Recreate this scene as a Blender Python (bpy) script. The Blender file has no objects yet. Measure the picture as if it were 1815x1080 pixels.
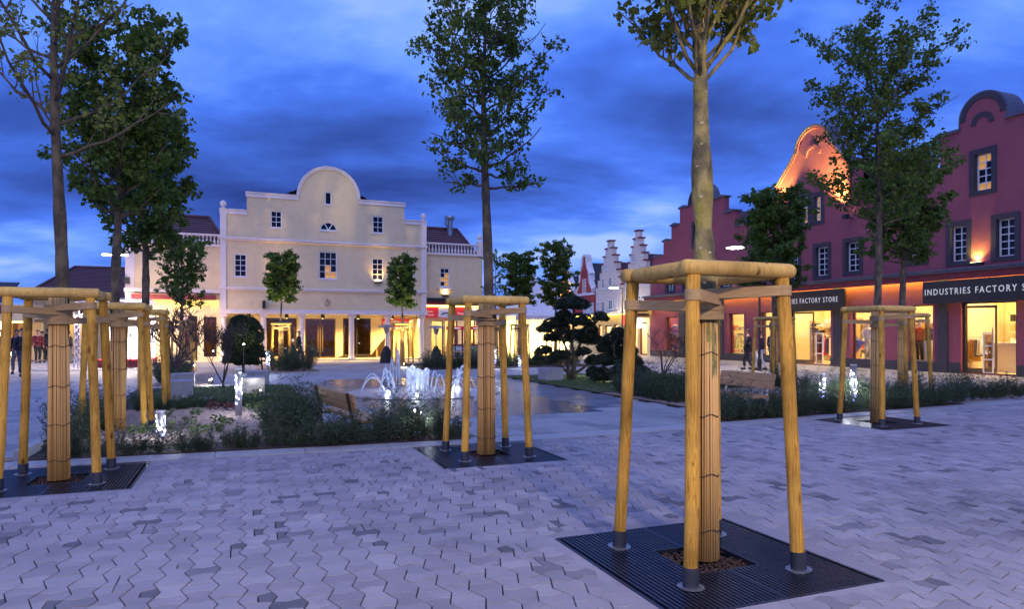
import bpy, bmesh, random
from math import *
from mathutils import Vector, Matrix
from mathutils.geometry import tessellate_polygon
R = random.Random(11)
sc = bpy.context.scene
col = sc.collection

# ------------------------------------------------------------------ camera, sky, light, exposure
FPX, CX, HZ, CH = 1210.0, 907.5, 590.0, 1.65      # focal length and horizon of the photograph in its pixels, eye height
cam = bpy.data.objects.new('camera', bpy.data.cameras.new('camera'))
col.objects.link(cam)
cam.location = (0, 0, CH)
cam.rotation_euler = (pi/2, 0, 0)
cam.data.sensor_width = 36.0
cam.data.lens = FPX/1815*36
cam.data.shift_y = (HZ-540)/1815
cam.data.clip_end = 3000
cam.data.clip_start = 0.05
sc.camera = cam

vs = sc.view_settings
vs.view_transform = 'Standard'
vs.look = 'None'
vs.exposure = 0.90
vs.gamma = 1.0
vs.use_curve_mapping = False
sc.render.engine = 'CYCLES'
sc.cycles.use_denoising = True
sc.cycles.max_bounces = 6
sc.cycles.diffuse_bounces = 3
sc.cycles.glossy_bounces = 3
sc.cycles.transparent_max_bounces = 12
sc.cycles.sample_clamp_indirect = 4.0
sc.cycles.caustics_reflective = False
sc.cycles.caustics_refractive = False

w = bpy.data.worlds.new('World')
sc.world = w
w.use_nodes = True
nt = w.node_tree
nt.nodes.clear()
def N(t, kind, **kw):
    n = t.nodes.new(kind)
    for k, v in kw.items():
        setattr(n, k, v)
    return n
def ramp(t, stops, interp='LINEAR'):
    n = t.nodes.new('ShaderNodeValToRGB')
    n.color_ramp.interpolation = interp
    e = n.color_ramp.elements
    while len(e) < len(stops):
        e.new(0.5)
    for i, (p, c) in enumerate(stops):
        e[i].position = p
        e[i].color = (c[0], c[1], c[2], 1)
    return n
def build_world():
    L = nt.links.new
    out = N(nt, 'ShaderNodeOutputWorld')
    bg = N(nt, 'ShaderNodeBackground')
    L(bg.outputs[0], out.inputs[0])
    tc = N(nt, 'ShaderNodeTexCoord')
    sep = N(nt, 'ShaderNodeSeparateXYZ')
    L(tc.outputs['Generated'], sep.inputs[0])
    # the cloud layer as a flat sheet overhead: direction divided by its height
    zz = N(nt, 'ShaderNodeMath', operation='MAXIMUM'); L(sep.outputs[2], zz.inputs[0]); zz.inputs[1].default_value = 0.0
    za = N(nt, 'ShaderNodeMath', operation='ADD'); L(zz.outputs[0], za.inputs[0]); za.inputs[1].default_value = 0.16
    dv = N(nt, 'ShaderNodeVectorMath', operation='DIVIDE')
    cz = N(nt, 'ShaderNodeCombineXYZ')
    L(za.outputs[0], cz.inputs[0]); L(za.outputs[0], cz.inputs[1]); cz.inputs[2].default_value = 1
    L(tc.outputs['Generated'], dv.inputs[0]); L(cz.outputs[0], dv.inputs[1])
    mp = N(nt, 'ShaderNodeMapping'); L(dv.outputs[0], mp.inputs[0])
    mp.inputs['Scale'].default_value = (0.80, 1.05, 0.0)
    mp.inputs['Location'].default_value = (11.3, 5.1, 0)
    mp.inputs['Rotation'].default_value = (0, 0, 0.15)
    n1 = N(nt, 'ShaderNodeTexNoise'); L(mp.outputs[0], n1.inputs['Vector'])
    n1.inputs['Scale'].default_value = 0.85; n1.inputs['Detail'].default_value = 7; n1.inputs['Roughness'].default_value = 0.55; n1.inputs['Distortion'].default_value = 0.25
    n2 = N(nt, 'ShaderNodeTexNoise'); L(mp.outputs[0], n2.inputs['Vector'])
    n2.inputs['Scale'].default_value = 2.6; n2.inputs['Detail'].default_value = 6; n2.inputs['Roughness'].default_value = 0.5
    # slow change of the cloud's brightness with height: pale gaps low, a dark belt, lighter above
    el = ramp(nt, [(0.0, (.50,)*3), (.07, (.72,)*3), (.125, (.58,)*3), (.185, (.43,)*3), (.25, (.46,)*3), (.33, (.55,)*3), (.45, (.60,)*3), (1, (.62,)*3)], 'EASE')
    L(sep.outputs[2], el.inputs[0])
    s1 = N(nt, 'ShaderNodeMath', operation='MULTIPLY_ADD'); L(n1.outputs[0], s1.inputs[0]); s1.inputs[1].default_value = 2.2; s1.inputs[2].default_value = -1.1
    s2 = N(nt, 'ShaderNodeMath', operation='MULTIPLY_ADD'); L(n2.outputs[0], s2.inputs[0]); s2.inputs[1].default_value = 0.55; L(s1.outputs[0], s2.inputs[2])
    s3 = N(nt, 'ShaderNodeMath', operation='ADD'); L(s2.outputs[0], s3.inputs[0]); L(el.outputs[0], s3.inputs[1])
    s4 = N(nt, 'ShaderNodeMath', operation='ADD'); L(s3.outputs[0], s4.inputs[0]); s4.inputs[1].default_value = -0.215
    cr = ramp(nt, [(0.0, (.008, .024, .14)), (.28, (.020, .055, .27)), (.55, (.036, .105, .49)), (.78, (.085, .195, .62)), (1.0, (.20, .30, .68))])
    L(s4.outputs[0], cr.inputs[0])
    # clear dusk sky behind the clouds
    sky = N(nt, 'ShaderNodeTexSky', sky_type='NISHITA')
    sky.sun_disc = False
    sky.sun_elevation = radians(1.0)
    sky.sun_rotation = radians(200)
    sk = N(nt, 'ShaderNodeVectorMath', operation='SCALE'); L(sky.outputs[0], sk.inputs[0]); sk.inputs['Scale'].default_value = 0.05
    mx = N(nt, 'ShaderNodeMix', data_type='RGBA', blend_type='ADD'); mx.inputs[0].default_value = 0.10
    L(cr.outputs[0], mx.inputs[6]); L(sk.outputs[0], mx.inputs[7])
    L(mx.outputs[2], bg.inputs[0])
    bg.inputs[1].default_value = 1.0
build_world()

sun = bpy.data.objects.new('sun', bpy.data.lights.new('sun', 'SUN'))
col.objects.link(sun)
sun.data.energy = 0.62                       # the last light of the west, behind and above the camera, through the cloud
sun.data.angle = radians(80)
sun.data.color = (0.74, 0.69, 1.0)
sun.rotation_euler = (radians(38), 0, radians(-14))

# ------------------------------------------------------------------ helpers: places
TH = radians(21.5)                            # the square is turned against the view
U = Vector((cos(TH), sin(TH), 0)); V = Vector((-sin(TH), cos(TH), 0))
def G(px, py, z=0.0):                         # the spot on the ground (or on level z) seen at a pixel of the photograph
    Y = FPX*(CH-z)/(py-HZ)
    return Vector(((px-CX)/FPX*Y, Y, z))
def AT(px, Y, py=None):                       # the spot at distance Y seen at a pixel
    return Vector(((px-CX)/FPX*Y, Y, 0 if py is None else CH+(HZ-py)/FPX*Y))
def PL(a, b, z=0.0):                          # plaza coordinates: along the kerb, away from the camera
    p = U*a+V*b
    return Vector((p.x, p.y, z))
def ab(p):
    return p.dot(U), p.dot(V)
class Frame:                                  # a vertical facade: local x along it, y into the building
    def __init__(s, o, ang):
        s.o = Vector((o.x, o.y, 0)); s.ang = ang
        s.x = Vector((cos(ang), sin(ang), 0)); s.y = Vector((-sin(ang), cos(ang), 0))
    def hit(s, px, py, d=0.0):
        r = Vector(((px-CX)/FPX, 1, (HZ-py)/FPX)); c = Vector((0, 0, CH))
        t = (s.o+s.y*d-c).dot(s.y)/r.dot(s.y)
        p = c+r*t
        return (p-s.o).dot(s.x), p.z
    def X(s, px, d=0.0): return s.hit(px, HZ, d)[0]
    def Z(s, px, py, d=0.0): return s.hit(px, py, d)[1]
    def rect(s, x0, y0, x1, y1, d=0.0):       # a level rectangle seen inside the pixel box
        xm = (x0+x1)/2
        return s.X(x0, d), s.X(x1, d), s.Z(xm, y1, d), s.Z(xm, y0, d)
    def W(s, x, y, z=0.0):
        p = s.o+s.x*x+s.y*y
        return Vector((p.x, p.y, z))

# ------------------------------------------------------------------ helpers: meshes
class MB:
    def __init__(s): s.v = []; s.f = []; s.m = []
    def add(s, vs_, fs, m=0):
        o = len(s.v); s.v += [tuple(p) for p in vs_]
        for f in fs:
            s.f.append(tuple(i+o for i in f)); s.m.append(m)
        return s
    def box(s, x0, x1, y0, y1, z0, z1, m=0):
        return s.add([(x0,y0,z0),(x1,y0,z0),(x1,y1,z0),(x0,y1,z0),(x0,y0,z1),(x1,y0,z1),(x1,y1,z1),(x0,y1,z1)],
              [(0,3,2,1),(4,5,6,7),(0,1,5,4),(1,2,6,5),(2,3,7,6),(3,0,4,7)], m)
    def cbox(s, c, sx, sy, sz, m=0, rot=None):
        pts = [Vector((x*sx/2, y*sy/2, z*sz/2)) for z in (-1,1) for (x,y) in ((-1,-1),(1,-1),(1,1),(-1,1))]
        if rot is not None: pts = [rot @ p for p in pts]
        c = Vector(c)
        return s.add([p+c for p in pts], [(0,3,2,1),(4,5,6,7),(0,1,5,4),(1,2,6,5),(2,3,7,6),(3,0,4,7)], m)
    def beam(s, p, q, wx, wz, m=0, up=(0,0,1)):   # a rectangular bar from p to q
        p = Vector(p); q = Vector(q); d = (q-p); L_ = d.length; d.normalize()
        sd = d.cross(Vector(up)); sd.normalize(); u2 = sd.cross(d)
        rot = Matrix((sd, d, u2)).transposed()
        return s.cbox((p+q)/2, wx, L_, wz, m, rot)
    def tube(s, pts, rad, n=8, m=0, cap=True, flat=1.0):
        pts = [Vector(p) for p in pts]; k = len(pts)
        if not hasattr(rad, '__len__'): rad = [rad]*k
        o = len(s.v); t = (pts[1]-pts[0]).normalized()
        a = t.orthogonal().normalized() if abs(t.z) < .95 else Vector((1,0,0))
        a = (a-t*a.dot(t)).normalized()
        for i in range(k):
            t2 = (pts[min(i+1,k-1)]-pts[max(i-1,0)])
            if t2.length > 1e-9: t = t2.normalized()
            a = a-t*a.dot(t)
            a = a.normalized() if a.length > 1e-6 else t.orthogonal().normalized()
            b = t.cross(a)
            for j in range(n):
                g = 2*pi*j/n
                s.v.append(tuple(pts[i]+(a*cos(g)+b*sin(g)*flat)*rad[i]))
        for i in range(k-1):
            for j in range(n):
                s.f.append((o+i*n+j, o+i*n+(j+1)%n, o+(i+1)*n+(j+1)%n, o+(i+1)*n+j)); s.m.append(m)
        if cap:
            s.f.append(tuple(o+j for j in range(n))[::-1]); s.m.append(m)
            s.f.append(tuple(o+(k-1)*n+j for j in range(n))); s.m.append(m)
        return s
    def lathe(s, prof, n=12, c=(0,0,0), m=0, sx=1, sy=1):
        o = len(s.v)
        for r, z in prof:
            for j in range(n):
                g = 2*pi*j/n
                s.v.append((c[0]+r*cos(g)*sx, c[1]+r*sin(g)*sy, c[2]+z))
        for i in range(len(prof)-1):
            for j in range(n):
                s.f.append((o+i*n+j, o+i*n+(j+1)%n, o+(i+1)*n+(j+1)%n, o+(i+1)*n+j)); s.m.append(m)
        s.f.append(tuple(o+j for j in range(n))[::-1]); s.m.append(m)
        s.f.append(tuple(o+(len(prof)-1)*n+j for j in range(n))); s.m.append(m)
        return s
    def slab(s, outl, holes, y0, y1, m=0, mr=None):    # a plate in the x-z plane, front at y0, with real openings
        if mr is None: mr = m
        loops = [outl]+list(holes)
        tri = tessellate_polygon([[Vector((p[0], p[1], 0)) for p in lp] for lp in loops])
        flat = [p for lp in loops for p in lp]
        o = len(s.v); k = len(flat)
        s.v += [(p[0], y0, p[1]) for p in flat]+[(p[0], y1, p[1]) for p in flat]
        for t in tri:
            a, b, c = [flat[i] for i in t]
            ccw = (b[0]-a[0])*(c[1]-a[1])-(b[1]-a[1])*(c[0]-a[0]) > 0
            t = tuple(t) if ccw else tuple(t)[::-1]
            s.f.append(tuple(o+i for i in t)); s.m.append(m)
            s.f.append(tuple(o+k+i for i in t[::-1])); s.m.append(m)
        st = 0
        for li, lp in enumerate(loops):
            n = len(lp)
            area = sum(lp[i][0]*lp[(i+1)%n][1]-lp[(i+1)%n][0]*lp[i][1] for i in range(n))
            fw = (area > 0) == (li == 0)
            for i in range(n):
                a, b = o+st+i, o+st+(i+1)%n
                q = (a, a+k, b+k, b) if fw else (a, b, b+k, a+k)
                s.f.append(q); s.m.append(mr if li else m)
            st += n
        return s
    def mesh(s, name, mats, smooth=False):
        me = bpy.data.meshes.new(name)
        me.from_pydata(s.v, [], s.f)
        for mm in (mats if isinstance(mats, (list, tuple)) else [mats]): me.materials.append(mm)
        if isinstance(mats, (list, tuple)) and len(mats) > 1: me.polygons.foreach_set('material_index', s.m)
        if smooth: me.polygons.foreach_set('use_smooth', [True]*len(s.f))
        me.update()
        return me
    def build(s, name, mats, parent=None, smooth=False, loc=None, rz=None):
        return put(name, s.mesh(name, mats, smooth), parent, loc, rz)
def put(name, me, parent=None, loc=None, rz=None):
    o = bpy.data.objects.new(name, me)
    col.objects.link(o)
    if parent is not None: o.parent = parent
    if loc is not None: o.location = loc
    if rz is not None: o.rotation_euler = (0, 0, rz)
    return o
def tag(o, label=None, cat=None, group=None, kind=None):
    if label: o['label'] = label
    if cat: o['category'] = cat
    if group: o['group'] = group
    if kind: o['kind'] = kind
    return o
def thing(name, label, cat, loc=(0,0,0), rz=0, group=None):
    o = bpy.data.objects.new(name, None); col.objects.link(o)
    o.location = loc; o.rotation_euler = (0, 0, rz); o.empty_display_size = .2
    return tag(o, label, cat, group)
def dup(root, loc=None, rz=None, label=None, group=None, scale=None):
    def cp(o, par):
        c = o.copy(); col.objects.link(c)
        if par is not None: c.parent = par
        for ch in list(kids.get(o, ())): cp(ch, c)
        return c
    kids = {}
    st = [root]
    while st:
        o = st.pop(); kids[o] = list(o.children); st += kids[o]
    r = cp(root, None)
    if loc is not None: r.location = loc
    if rz is not None: r.rotation_euler = (0, 0, rz)
    if label: r['label'] = label
    if group: r['group'] = group
    if scale: r.scale = scale if hasattr(scale, '__len__') else (scale,)*3
    return r
def arc(cx, cz, r, a0, a1, n):
    return [(cx+r*cos(a0+(a1-a0)*i/n), cz+r*sin(a0+(a1-a0)*i/n)) for i in range(n+1)]
def rc(x0, x1, z0, z1): return [(x0,z0),(x1,z0),(x1,z1),(x0,z1)]
def lamp(kind, loc, power, color, size=.05, rot=None, parent=None, spot=None, blend=.5, name='lamp_light', sx=None):
    d = bpy.data.lights.new(name, kind); d.energy = power; d.color = color
    if kind == 'AREA':
        d.size = size
        if sx: d.shape = 'RECTANGLE'; d.size_y = sx
    else: d.shadow_soft_size = size
    if kind == 'SPOT': d.spot_size = spot or 1.2; d.spot_blend = blend
    o = bpy.data.objects.new(name, d); col.objects.link(o); o.location = loc
    if rot is not None: o.rotation_euler = rot
    if parent is not None: o.parent = parent
    return o
def aim(o, target):
    o.rotation_euler = (Vector(target)-Vector(o.location)).to_track_quat('-Z', 'Y').to_euler()

# ------------------------------------------------------------------ materials
def mat(name, c1, c2=None, rough=.7, scale=6, bump=0, bscale=40, detail=5, metal=0, spec=.5, coord='Object', lo=.35, hi=.65, stretch=None, emit=None, estr=0, bdist=.01):
    m = bpy.data.materials.new(name); m.use_nodes = True
    t = m.node_tree; b = t.nodes['Principled BSDF']
    b.inputs['Roughness'].default_value = rough; b.inputs['Metallic'].default_value = metal
    b.inputs['Specular IOR Level'].default_value = spec
    b.inputs['Base Color'].default_value = (*c1, 1)
    vec = None
    if c2 is not None or bump:
        tc = N(t, 'ShaderNodeTexCoord')
        if coord == 'World':
            g = N(t, 'ShaderNodeNewGeometry'); vec = g.outputs['Position']
        else: vec = tc.outputs[coord]
        if stretch:
            mp = N(t, 'ShaderNodeMapping'); mp.inputs['Scale'].default_value = stretch
            t.links.new(vec, mp.inputs[0]); vec = mp.outputs[0]
    if c2 is not None:
        n = N(t, 'ShaderNodeTexNoise'); n.inputs['Scale'].default_value = scale; n.inputs['Detail'].default_value = detail
        t.links.new(vec, n.inputs['Vector'])
        r = ramp(t, [(lo, c1), (hi, c2)]); t.links.new(n.outputs[0], r.inputs[0]); t.links.new(r.outputs[0], b.inputs['Base Color'])
    if bump:
        n = N(t, 'ShaderNodeTexNoise'); n.inputs['Scale'].default_value = bscale; n.inputs['Detail'].default_value = 4
        t.links.new(vec, n.inputs['Vector'])
        bp = N(t, 'ShaderNodeBump'); bp.inputs['Strength'].default_value = bump; bp.inputs['Distance'].default_value = bdist
        t.links.new(n.outputs[0], bp.inputs['Height']); t.links.new(bp.outputs[0], b.inputs['Normal'])
    if emit:
        b.inputs['Emission Color'].default_value = (*emit, 1); b.inputs['Emission Strength'].default_value = estr
    return m
def emission(name, c, s):
    m = bpy.data.materials.new(name); m.use_nodes = True
    t = m.node_tree; t.nodes.clear()
    e = N(t, 'ShaderNodeEmission'); e.inputs[0].default_value = (*c, 1); e.inputs[1].default_value = s
    o = N(t, 'ShaderNodeOutputMaterial'); t.links.new(e.outputs[0], o.inputs[0])
    return m
def glass(name, tint=(1,1,1), refl=.10, rough=.02):
    m = bpy.data.materials.new(name); m.use_nodes = True
    t = m.node_tree; t.nodes.clear()
    tr = N(t, 'ShaderNodeBsdfTransparent'); tr.inputs[0].default_value = (*tint, 1)
    gl = N(t, 'ShaderNodeBsdfGlossy'); gl.inputs['Roughness'].default_value = rough
    mx = N(t, 'ShaderNodeMixShader'); mx.inputs[0].default_value = refl
    t.links.new(tr.outputs[0], mx.inputs[1]); t.links.new(gl.outputs[0], mx.inputs[2])
    o = N(t, 'ShaderNodeOutputMaterial'); t.links.new(mx.outputs[0], o.inputs[0])
    return m
def leafmat(name, dark, light, trans=.35, rough=.55):
    m = bpy.data.materials.new(name); m.use_nodes = True
    t = m.node_tree; b = t.nodes['Principled BSDF']; b.inputs['Roughness'].default_value = rough
    g = N(t, 'ShaderNodeNewGeometry')
    r = ramp(t, [(0, dark), (1, light)]); t.links.new(g.outputs['Random Per Island'], r.inputs[0])
    t.links.new(r.outputs[0], b.inputs['Base Color'])
    if trans <= 0: return m
    tl = N(t, 'ShaderNodeBsdfTranslucent'); t.links.new(r.outputs[0], tl.inputs[0])
    mx = N(t, 'ShaderNodeMixShader'); mx.inputs[0].default_value = trans
    t.links.new(b.outputs[0], mx.inputs[1]); t.links.new(tl.outputs[0], mx.inputs[2])
    t.links.new(mx.outputs[0], t.nodes['Material Output'].inputs[0])
    return m
def woodmat(name, c1, c2, c3, ring=9.0, rough=.82, axis_scale=(14, 14, .9)):
    m = bpy.data.materials.new(name); m.use_nodes = True
    t = m.node_tree; b = t.nodes['Principled BSDF']; b.inputs['Roughness'].default_value = rough
    L = t.links.new
    tc = N(t, 'ShaderNodeTexCoord'); oi = N(t, 'ShaderNodeObjectInfo')
    ad = N(t, 'ShaderNodeVectorMath', operation='ADD'); cb = N(t, 'ShaderNodeCombineXYZ')
    ml = N(t, 'ShaderNodeMath', operation='MULTIPLY'); L(oi.outputs['Random'], ml.inputs[0]); ml.inputs[1].default_value = 37
    L(ml.outputs[0], cb.inputs[0]); L(ml.outputs[0], cb.inputs[2])
    L(tc.outputs['Object'], ad.inputs[0]); L(cb.outputs[0], ad.inputs[1])
    mp = N(t, 'ShaderNodeMapping'); mp.inputs['Scale'].default_value = axis_scale; L(ad.outputs[0], mp.inputs[0])
    n = N(t, 'ShaderNodeTexNoise'); n.inputs['Scale'].default_value = 1.6; n.inputs['Detail'].default_value = 6; n.inputs['Distortion'].default_value = .8; L(mp.outputs[0], n.inputs['Vector'])
    mu = N(t, 'ShaderNodeMath', operation='MULTIPLY'); L(n.outputs[0], mu.inputs[0]); mu.inputs[1].default_value = ring
    fr = N(t, 'ShaderNodeMath', operation='PINGPONG'); L(mu.outputs[0], fr.inputs[0]); fr.inputs[1].default_value = 1
    r = ramp(t, [(0, c1), (.55, c2), (1, c3)]); L(fr.outputs[0], r.inputs[0])
    # knots
    vm = N(t, 'ShaderNodeMapping'); vm.inputs['Scale'].default_value = (9, 9, 3.2); L(ad.outputs[0], vm.inputs[0])
    vo = N(t, 'ShaderNodeTexVoronoi'); vo.inputs['Scale'].default_value = 1.0; L(vm.outputs[0], vo.inputs['Vector'])
    kr = ramp(t, [(.07, (1,)*3), (.20, (0,)*3)]); L(vo.outputs['Distance'], kr.inputs[0])
    mx = N(t, 'ShaderNodeMix', data_type='RGBA'); L(kr.outputs[0], mx.inputs[0]); L(r.outputs[0], mx.inputs[6]); mx.inputs[7].default_value = (c1[0]*.4, c1[1]*.36, c1[2]*.3, 1)
    # weathering blotches
    bl = N(t, 'ShaderNodeTexNoise'); bl.inputs['Scale'].default_value = 3.0; bl.inputs['Detail'].default_value = 5; L(ad.outputs[0], bl.inputs['Vector'])
    br = ramp(t, [(.3, (.60, .58, .55)), (.5, (.95,.94,.9)), (.7, (1.15, 1.12, 1.02))]); L(bl.outputs[0], br.inputs[0])
    m2 = N(t, 'ShaderNodeMix', data_type='RGBA', blend_type='MULTIPLY'); m2.inputs[0].default_value = 1; L(mx.outputs[2], m2.inputs[6]); L(br.outputs[0], m2.inputs[7])
    cm = N(t, 'ShaderNodeMapping'); cm.inputs['Scale'].default_value = tuple(q*(2.2 if q > 2 else .8) for q in axis_scale); L(ad.outputs[0], cm.inputs[0])
    cn = N(t, 'ShaderNodeTexNoise'); cn.inputs['Scale'].default_value = 1.0; cn.inputs['Detail'].default_value = 2; L(cm.outputs[0], cn.inputs['Vector'])
    cr = ramp(t, [(.488,(1,)*3),(.5,(.28,.24,.2)),(.512,(1,)*3)]); L(cn.outputs[0], cr.inputs[0])
    cg = N(t, 'ShaderNodeTexNoise'); cg.inputs['Scale'].default_value = 2.3; L(ad.outputs[0], cg.inputs['Vector'])
    cgr = ramp(t, [(.52,(0,)*3),(.6,(1,)*3)]); L(cg.outputs[0], cgr.inputs[0])
    m3 = N(t, 'ShaderNodeMix', data_type='RGBA', blend_type='MULTIPLY'); L(cgr.outputs[0], m3.inputs[0]); L(m2.outputs[2], m3.inputs[6]); L(cr.outputs[0], m3.inputs[7])
    rv = N(t, 'ShaderNodeMapRange'); L(oi.outputs['Random'], rv.inputs[0]); rv.inputs[3].default_value = .78; rv.inputs[4].default_value = 1.10
    hs = N(t, 'ShaderNodeHueSaturation'); L(m3.outputs[2], hs.inputs['Color']); L(rv.outputs[0], hs.inputs['Value'])
    L(hs.outputs[0], b.inputs['Base Color']); b.inputs['Specular IOR Level'].default_value = .2
    bp = N(t, 'ShaderNodeBump'); bp.inputs['Strength'].default_value = .35; bp.inputs['Distance'].default_value = .004; L(n.outputs[0], bp.inputs['Height']); L(bp.outputs[0], b.inputs['Normal'])
    return m

M = {}
for i, (c, d) in enumerate([((.315,.30,.335),(.255,.245,.275)), ((.27,.257,.29),(.22,.21,.24)), ((.20,.195,.225),(.16,.155,.18)), ((.13,.13,.155),(.10,.10,.12)), ((.355,.34,.365),(.30,.287,.315))]):
    M['paver%d' % i] = mat('paver_concrete_%d' % i, c, d, rough=.82, scale=3.0, bump=.35, bscale=160, coord='World', bdist=.004, lo=.3, hi=.7)
def stained(m, amt=.55, grain=1.0):
    # water marks, tyre dirt and gum spots over the clean stone
    t = m.node_tree; b = t.nodes['Principled BSDF']; L = t.links.new
    src = b.inputs['Base Color'].links[0].from_socket
    g = N(t, 'ShaderNodeNewGeometry')
    n = N(t, 'ShaderNodeTexNoise'); n.inputs['Scale'].default_value = .55; n.inputs['Detail'].default_value = 7; n.inputs['Roughness'].default_value = .62; L(g.outputs['Position'], n.inputs['Vector'])
    r = ramp(t, [(.33,(.68,.68,.70)),(.5,(.95,.95,.95)),(.7,(1.12,1.11,1.10))]); L(n.outputs[0], r.inputs[0])
    mx = N(t, 'ShaderNodeMix', data_type='RGBA', blend_type='MULTIPLY'); mx.inputs[0].default_value = amt+.25; L(src, mx.inputs[6]); L(r.outputs[0], mx.inputs[7])
    n2 = N(t, 'ShaderNodeTexNoise'); n2.inputs['Scale'].default_value = 6.5; n2.inputs['Detail'].default_value = 3; L(g.outputs['Position'], n2.inputs['Vector'])
    r2 = ramp(t, [(.66,(1,)*3),(.76,(.62,.60,.60))]); L(n2.outputs[0], r2.inputs[0])
    m2 = N(t, 'ShaderNodeMix', data_type='RGBA', blend_type='MULTIPLY'); m2.inputs[0].default_value = .8 if amt > 0 else 0.0; L(mx.outputs[2], m2.inputs[6]); L(r2.outputs[0], m2.inputs[7])
    n3 = N(t, 'ShaderNodeTexNoise'); n3.inputs['Scale'].default_value = 240; n3.inputs['Detail'].default_value = 2; L(g.outputs['Position'], n3.inputs['Vector'])
    r3 = ramp(t, [(.3,(.78,.78,.78)),(.7,(1.16,1.16,1.16))]); L(n3.outputs[0], r3.inputs[0])
    m3 = N(t, 'ShaderNodeMix', data_type='RGBA', blend_type='MULTIPLY'); m3.inputs[0].default_value = grain; L(m2.outputs[2], m3.inputs[6]); L(r3.outputs[0], m3.inputs[7])
    L(m3.outputs[2], b.inputs['Base Color'])
for i in range(5): stained(M['paver%d' % i])
M['sand'] = mat('joint_sand', (.012,.011,.012), (.022,.02,.02), rough=.95, scale=30, coord='World')
M['slab'] = mat('plaza_slab', (.30,.30,.315), (.24,.24,.255), rough=.6, scale=1.2, bump=.2, bscale=90, coord='World', lo=.35, hi=.7)
M['slab2'] = mat('plaza_slab_dark', (.23,.23,.245), (.17,.17,.185), rough=.5, scale=1.6, bump=.2, bscale=90, coord='World')
M['wet'] = mat('wet_slab', (.095,.095,.115), (.06,.06,.075), rough=.27, scale=2.0, bump=.25, bscale=9, coord='World', bdist=.006, stretch=(1,2.2,1))
M['wetring'] = mat('wet_cobble', (.16,.13,.12), (.10,.085,.085), rough=.30, scale=5, bump=.3, bscale=30, coord='World')
M['basin'] = mat('fountain_pad', (.36,.35,.37), (.26,.26,.29), rough=.33, scale=4, bump=.2, bscale=14, coord='World', bdist=.005)
stained(M['slab'], .55, 0); stained(M['slab2'], .55, 0)
M['kerb'] = mat('kerb_granite', (.34,.34,.36), (.28,.28,.30), rough=.6, scale=8, bump=.2, bscale=150, coord='World', bdist=.003)
M['gravel'] = mat('gravel', (.36,.27,.22), (.22,.16,.13), rough=.95, scale=24, bump=1.0, bscale=45, coord='World', bdist=.03)
M['pebble'] = mat('pebble', (.42,.33,.28), (.27,.20,.17), rough=.9, scale=14, coord='World')
M['soil'] = mat('soil', (.05,.035,.028), (.025,.018,.015), rough=.95, scale=10, bump=.8, bscale=40, coord='World', bdist=.03)
M['lawn'] = mat('lawn_soil', (.045,.075,.016), (.03,.05,.012), rough=.9, scale=6, coord='World')
M['grass'] = leafmat('grass_blade', (.045,.085,.012), (.10,.16,.028), .3)
M['post'] = woodmat('pine_post', (.42,.20,.028), (.70,.40,.075), (.56,.30,.05), axis_scale=(16,16,.7))
M['rail'] = woodmat('pine_rail', (.52,.33,.09), (.72,.49,.16), (.62,.41,.12), axis_scale=(16,16,.7))
M['strap'] = mat('strap_webbing', (.46,.31,.14), (.36,.235,.10), rough=.8, scale=9, bump=.3, bscale=120, stretch=(1,1,8))
M['shoe'] = mat('post_shoe', (.035,.04,.055), (.05,.055,.07), rough=.45, scale=12, metal=.3)
M['flange'] = mat('galvanised', (.35,.36,.38), (.25,.26,.28), rough=.4, scale=20, metal=.8)
M['grate'] = mat('cast_iron', (.022,.026,.040), (.034,.04,.06), rough=.38, scale=20, metal=.6)
M['mulch'] = mat('bark_mulch', (.075,.04,.028), (.03,.018,.014), rough=.9, scale=25)
M['bark'] = mat('lime_bark', (.30,.25,.10), (.085,.078,.042), rough=.85, scale=9, bump=.9, bscale=30, stretch=(1,1,.6), bdist=.02, lo=.38, hi=.60, detail=8)
def barkspots(m):
    t = m.node_tree; b = t.nodes['Principled BSDF']; L = t.links.new
    src = b.inputs['Base Color'].links[0].from_socket
    tc = N(t, 'ShaderNodeTexCoord')
    n = N(t, 'ShaderNodeTexNoise'); n.inputs['Scale'].default_value = 3.2; n.inputs['Detail'].default_value = 6; L(tc.outputs['Object'], n.inputs['Vector'])
    r = ramp(t, [(.46,(0,)*3),(.62,(.75,)*3)]); L(n.outputs[0], r.inputs[0])
    mx = N(t, 'ShaderNodeMix', data_type='RGBA'); L(r.outputs[0], mx.inputs[0]); L(src, mx.inputs[6]); mx.inputs[7].default_value = (.33,.29,.045,1)  # moss patches, their yellow brightened to stand in for lamplight on the trunk
    mp = N(t, 'ShaderNodeMapping'); mp.inputs['Scale'].default_value = (22,22,30); L(tc.outputs['Object'], mp.inputs[0])
    v = N(t, 'ShaderNodeTexVoronoi'); v.inputs['Scale'].default_value = .55; L(mp.outputs[0], v.inputs['Vector'])
    r2 = ramp(t, [(.10,(1,)*3),(.18,(0,)*3)]); L(v.outputs['Distance'], r2.inputs[0])
    m2 = N(t, 'ShaderNodeMix', data_type='RGBA'); L(r2.outputs[0], m2.inputs[0]); L(mx.outputs[2], m2.inputs[6]); m2.inputs[7].default_value = (.42,.38,.26,1)
    L(m2.outputs[2], b.inputs['Base Color'])
barkspots(M['bark'])
M['barkd'] = mat('bark_dark', (.10,.08,.06), (.05,.04,.032), rough=.9, scale=12, bump=.5, bscale=40, stretch=(1,1,.4))
M['reed'] = leafmat('reed', (.52,.27,.065), (.88,.57,.21), .0, .6)
M['wire'] = mat('wire', (.06,.03,.02), rough=.6)
M['bark2'] = mat('grey_bark', (.13,.105,.065), (.05,.043,.032), rough=.9, scale=9, bump=.9, bscale=30, stretch=(1,1,.6), bdist=.02, lo=.38, hi=.60, detail=8)
M['leaf'] = leafmat('lime_leaf', (.052,.105,.012), (.125,.20,.028), .5)
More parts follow.
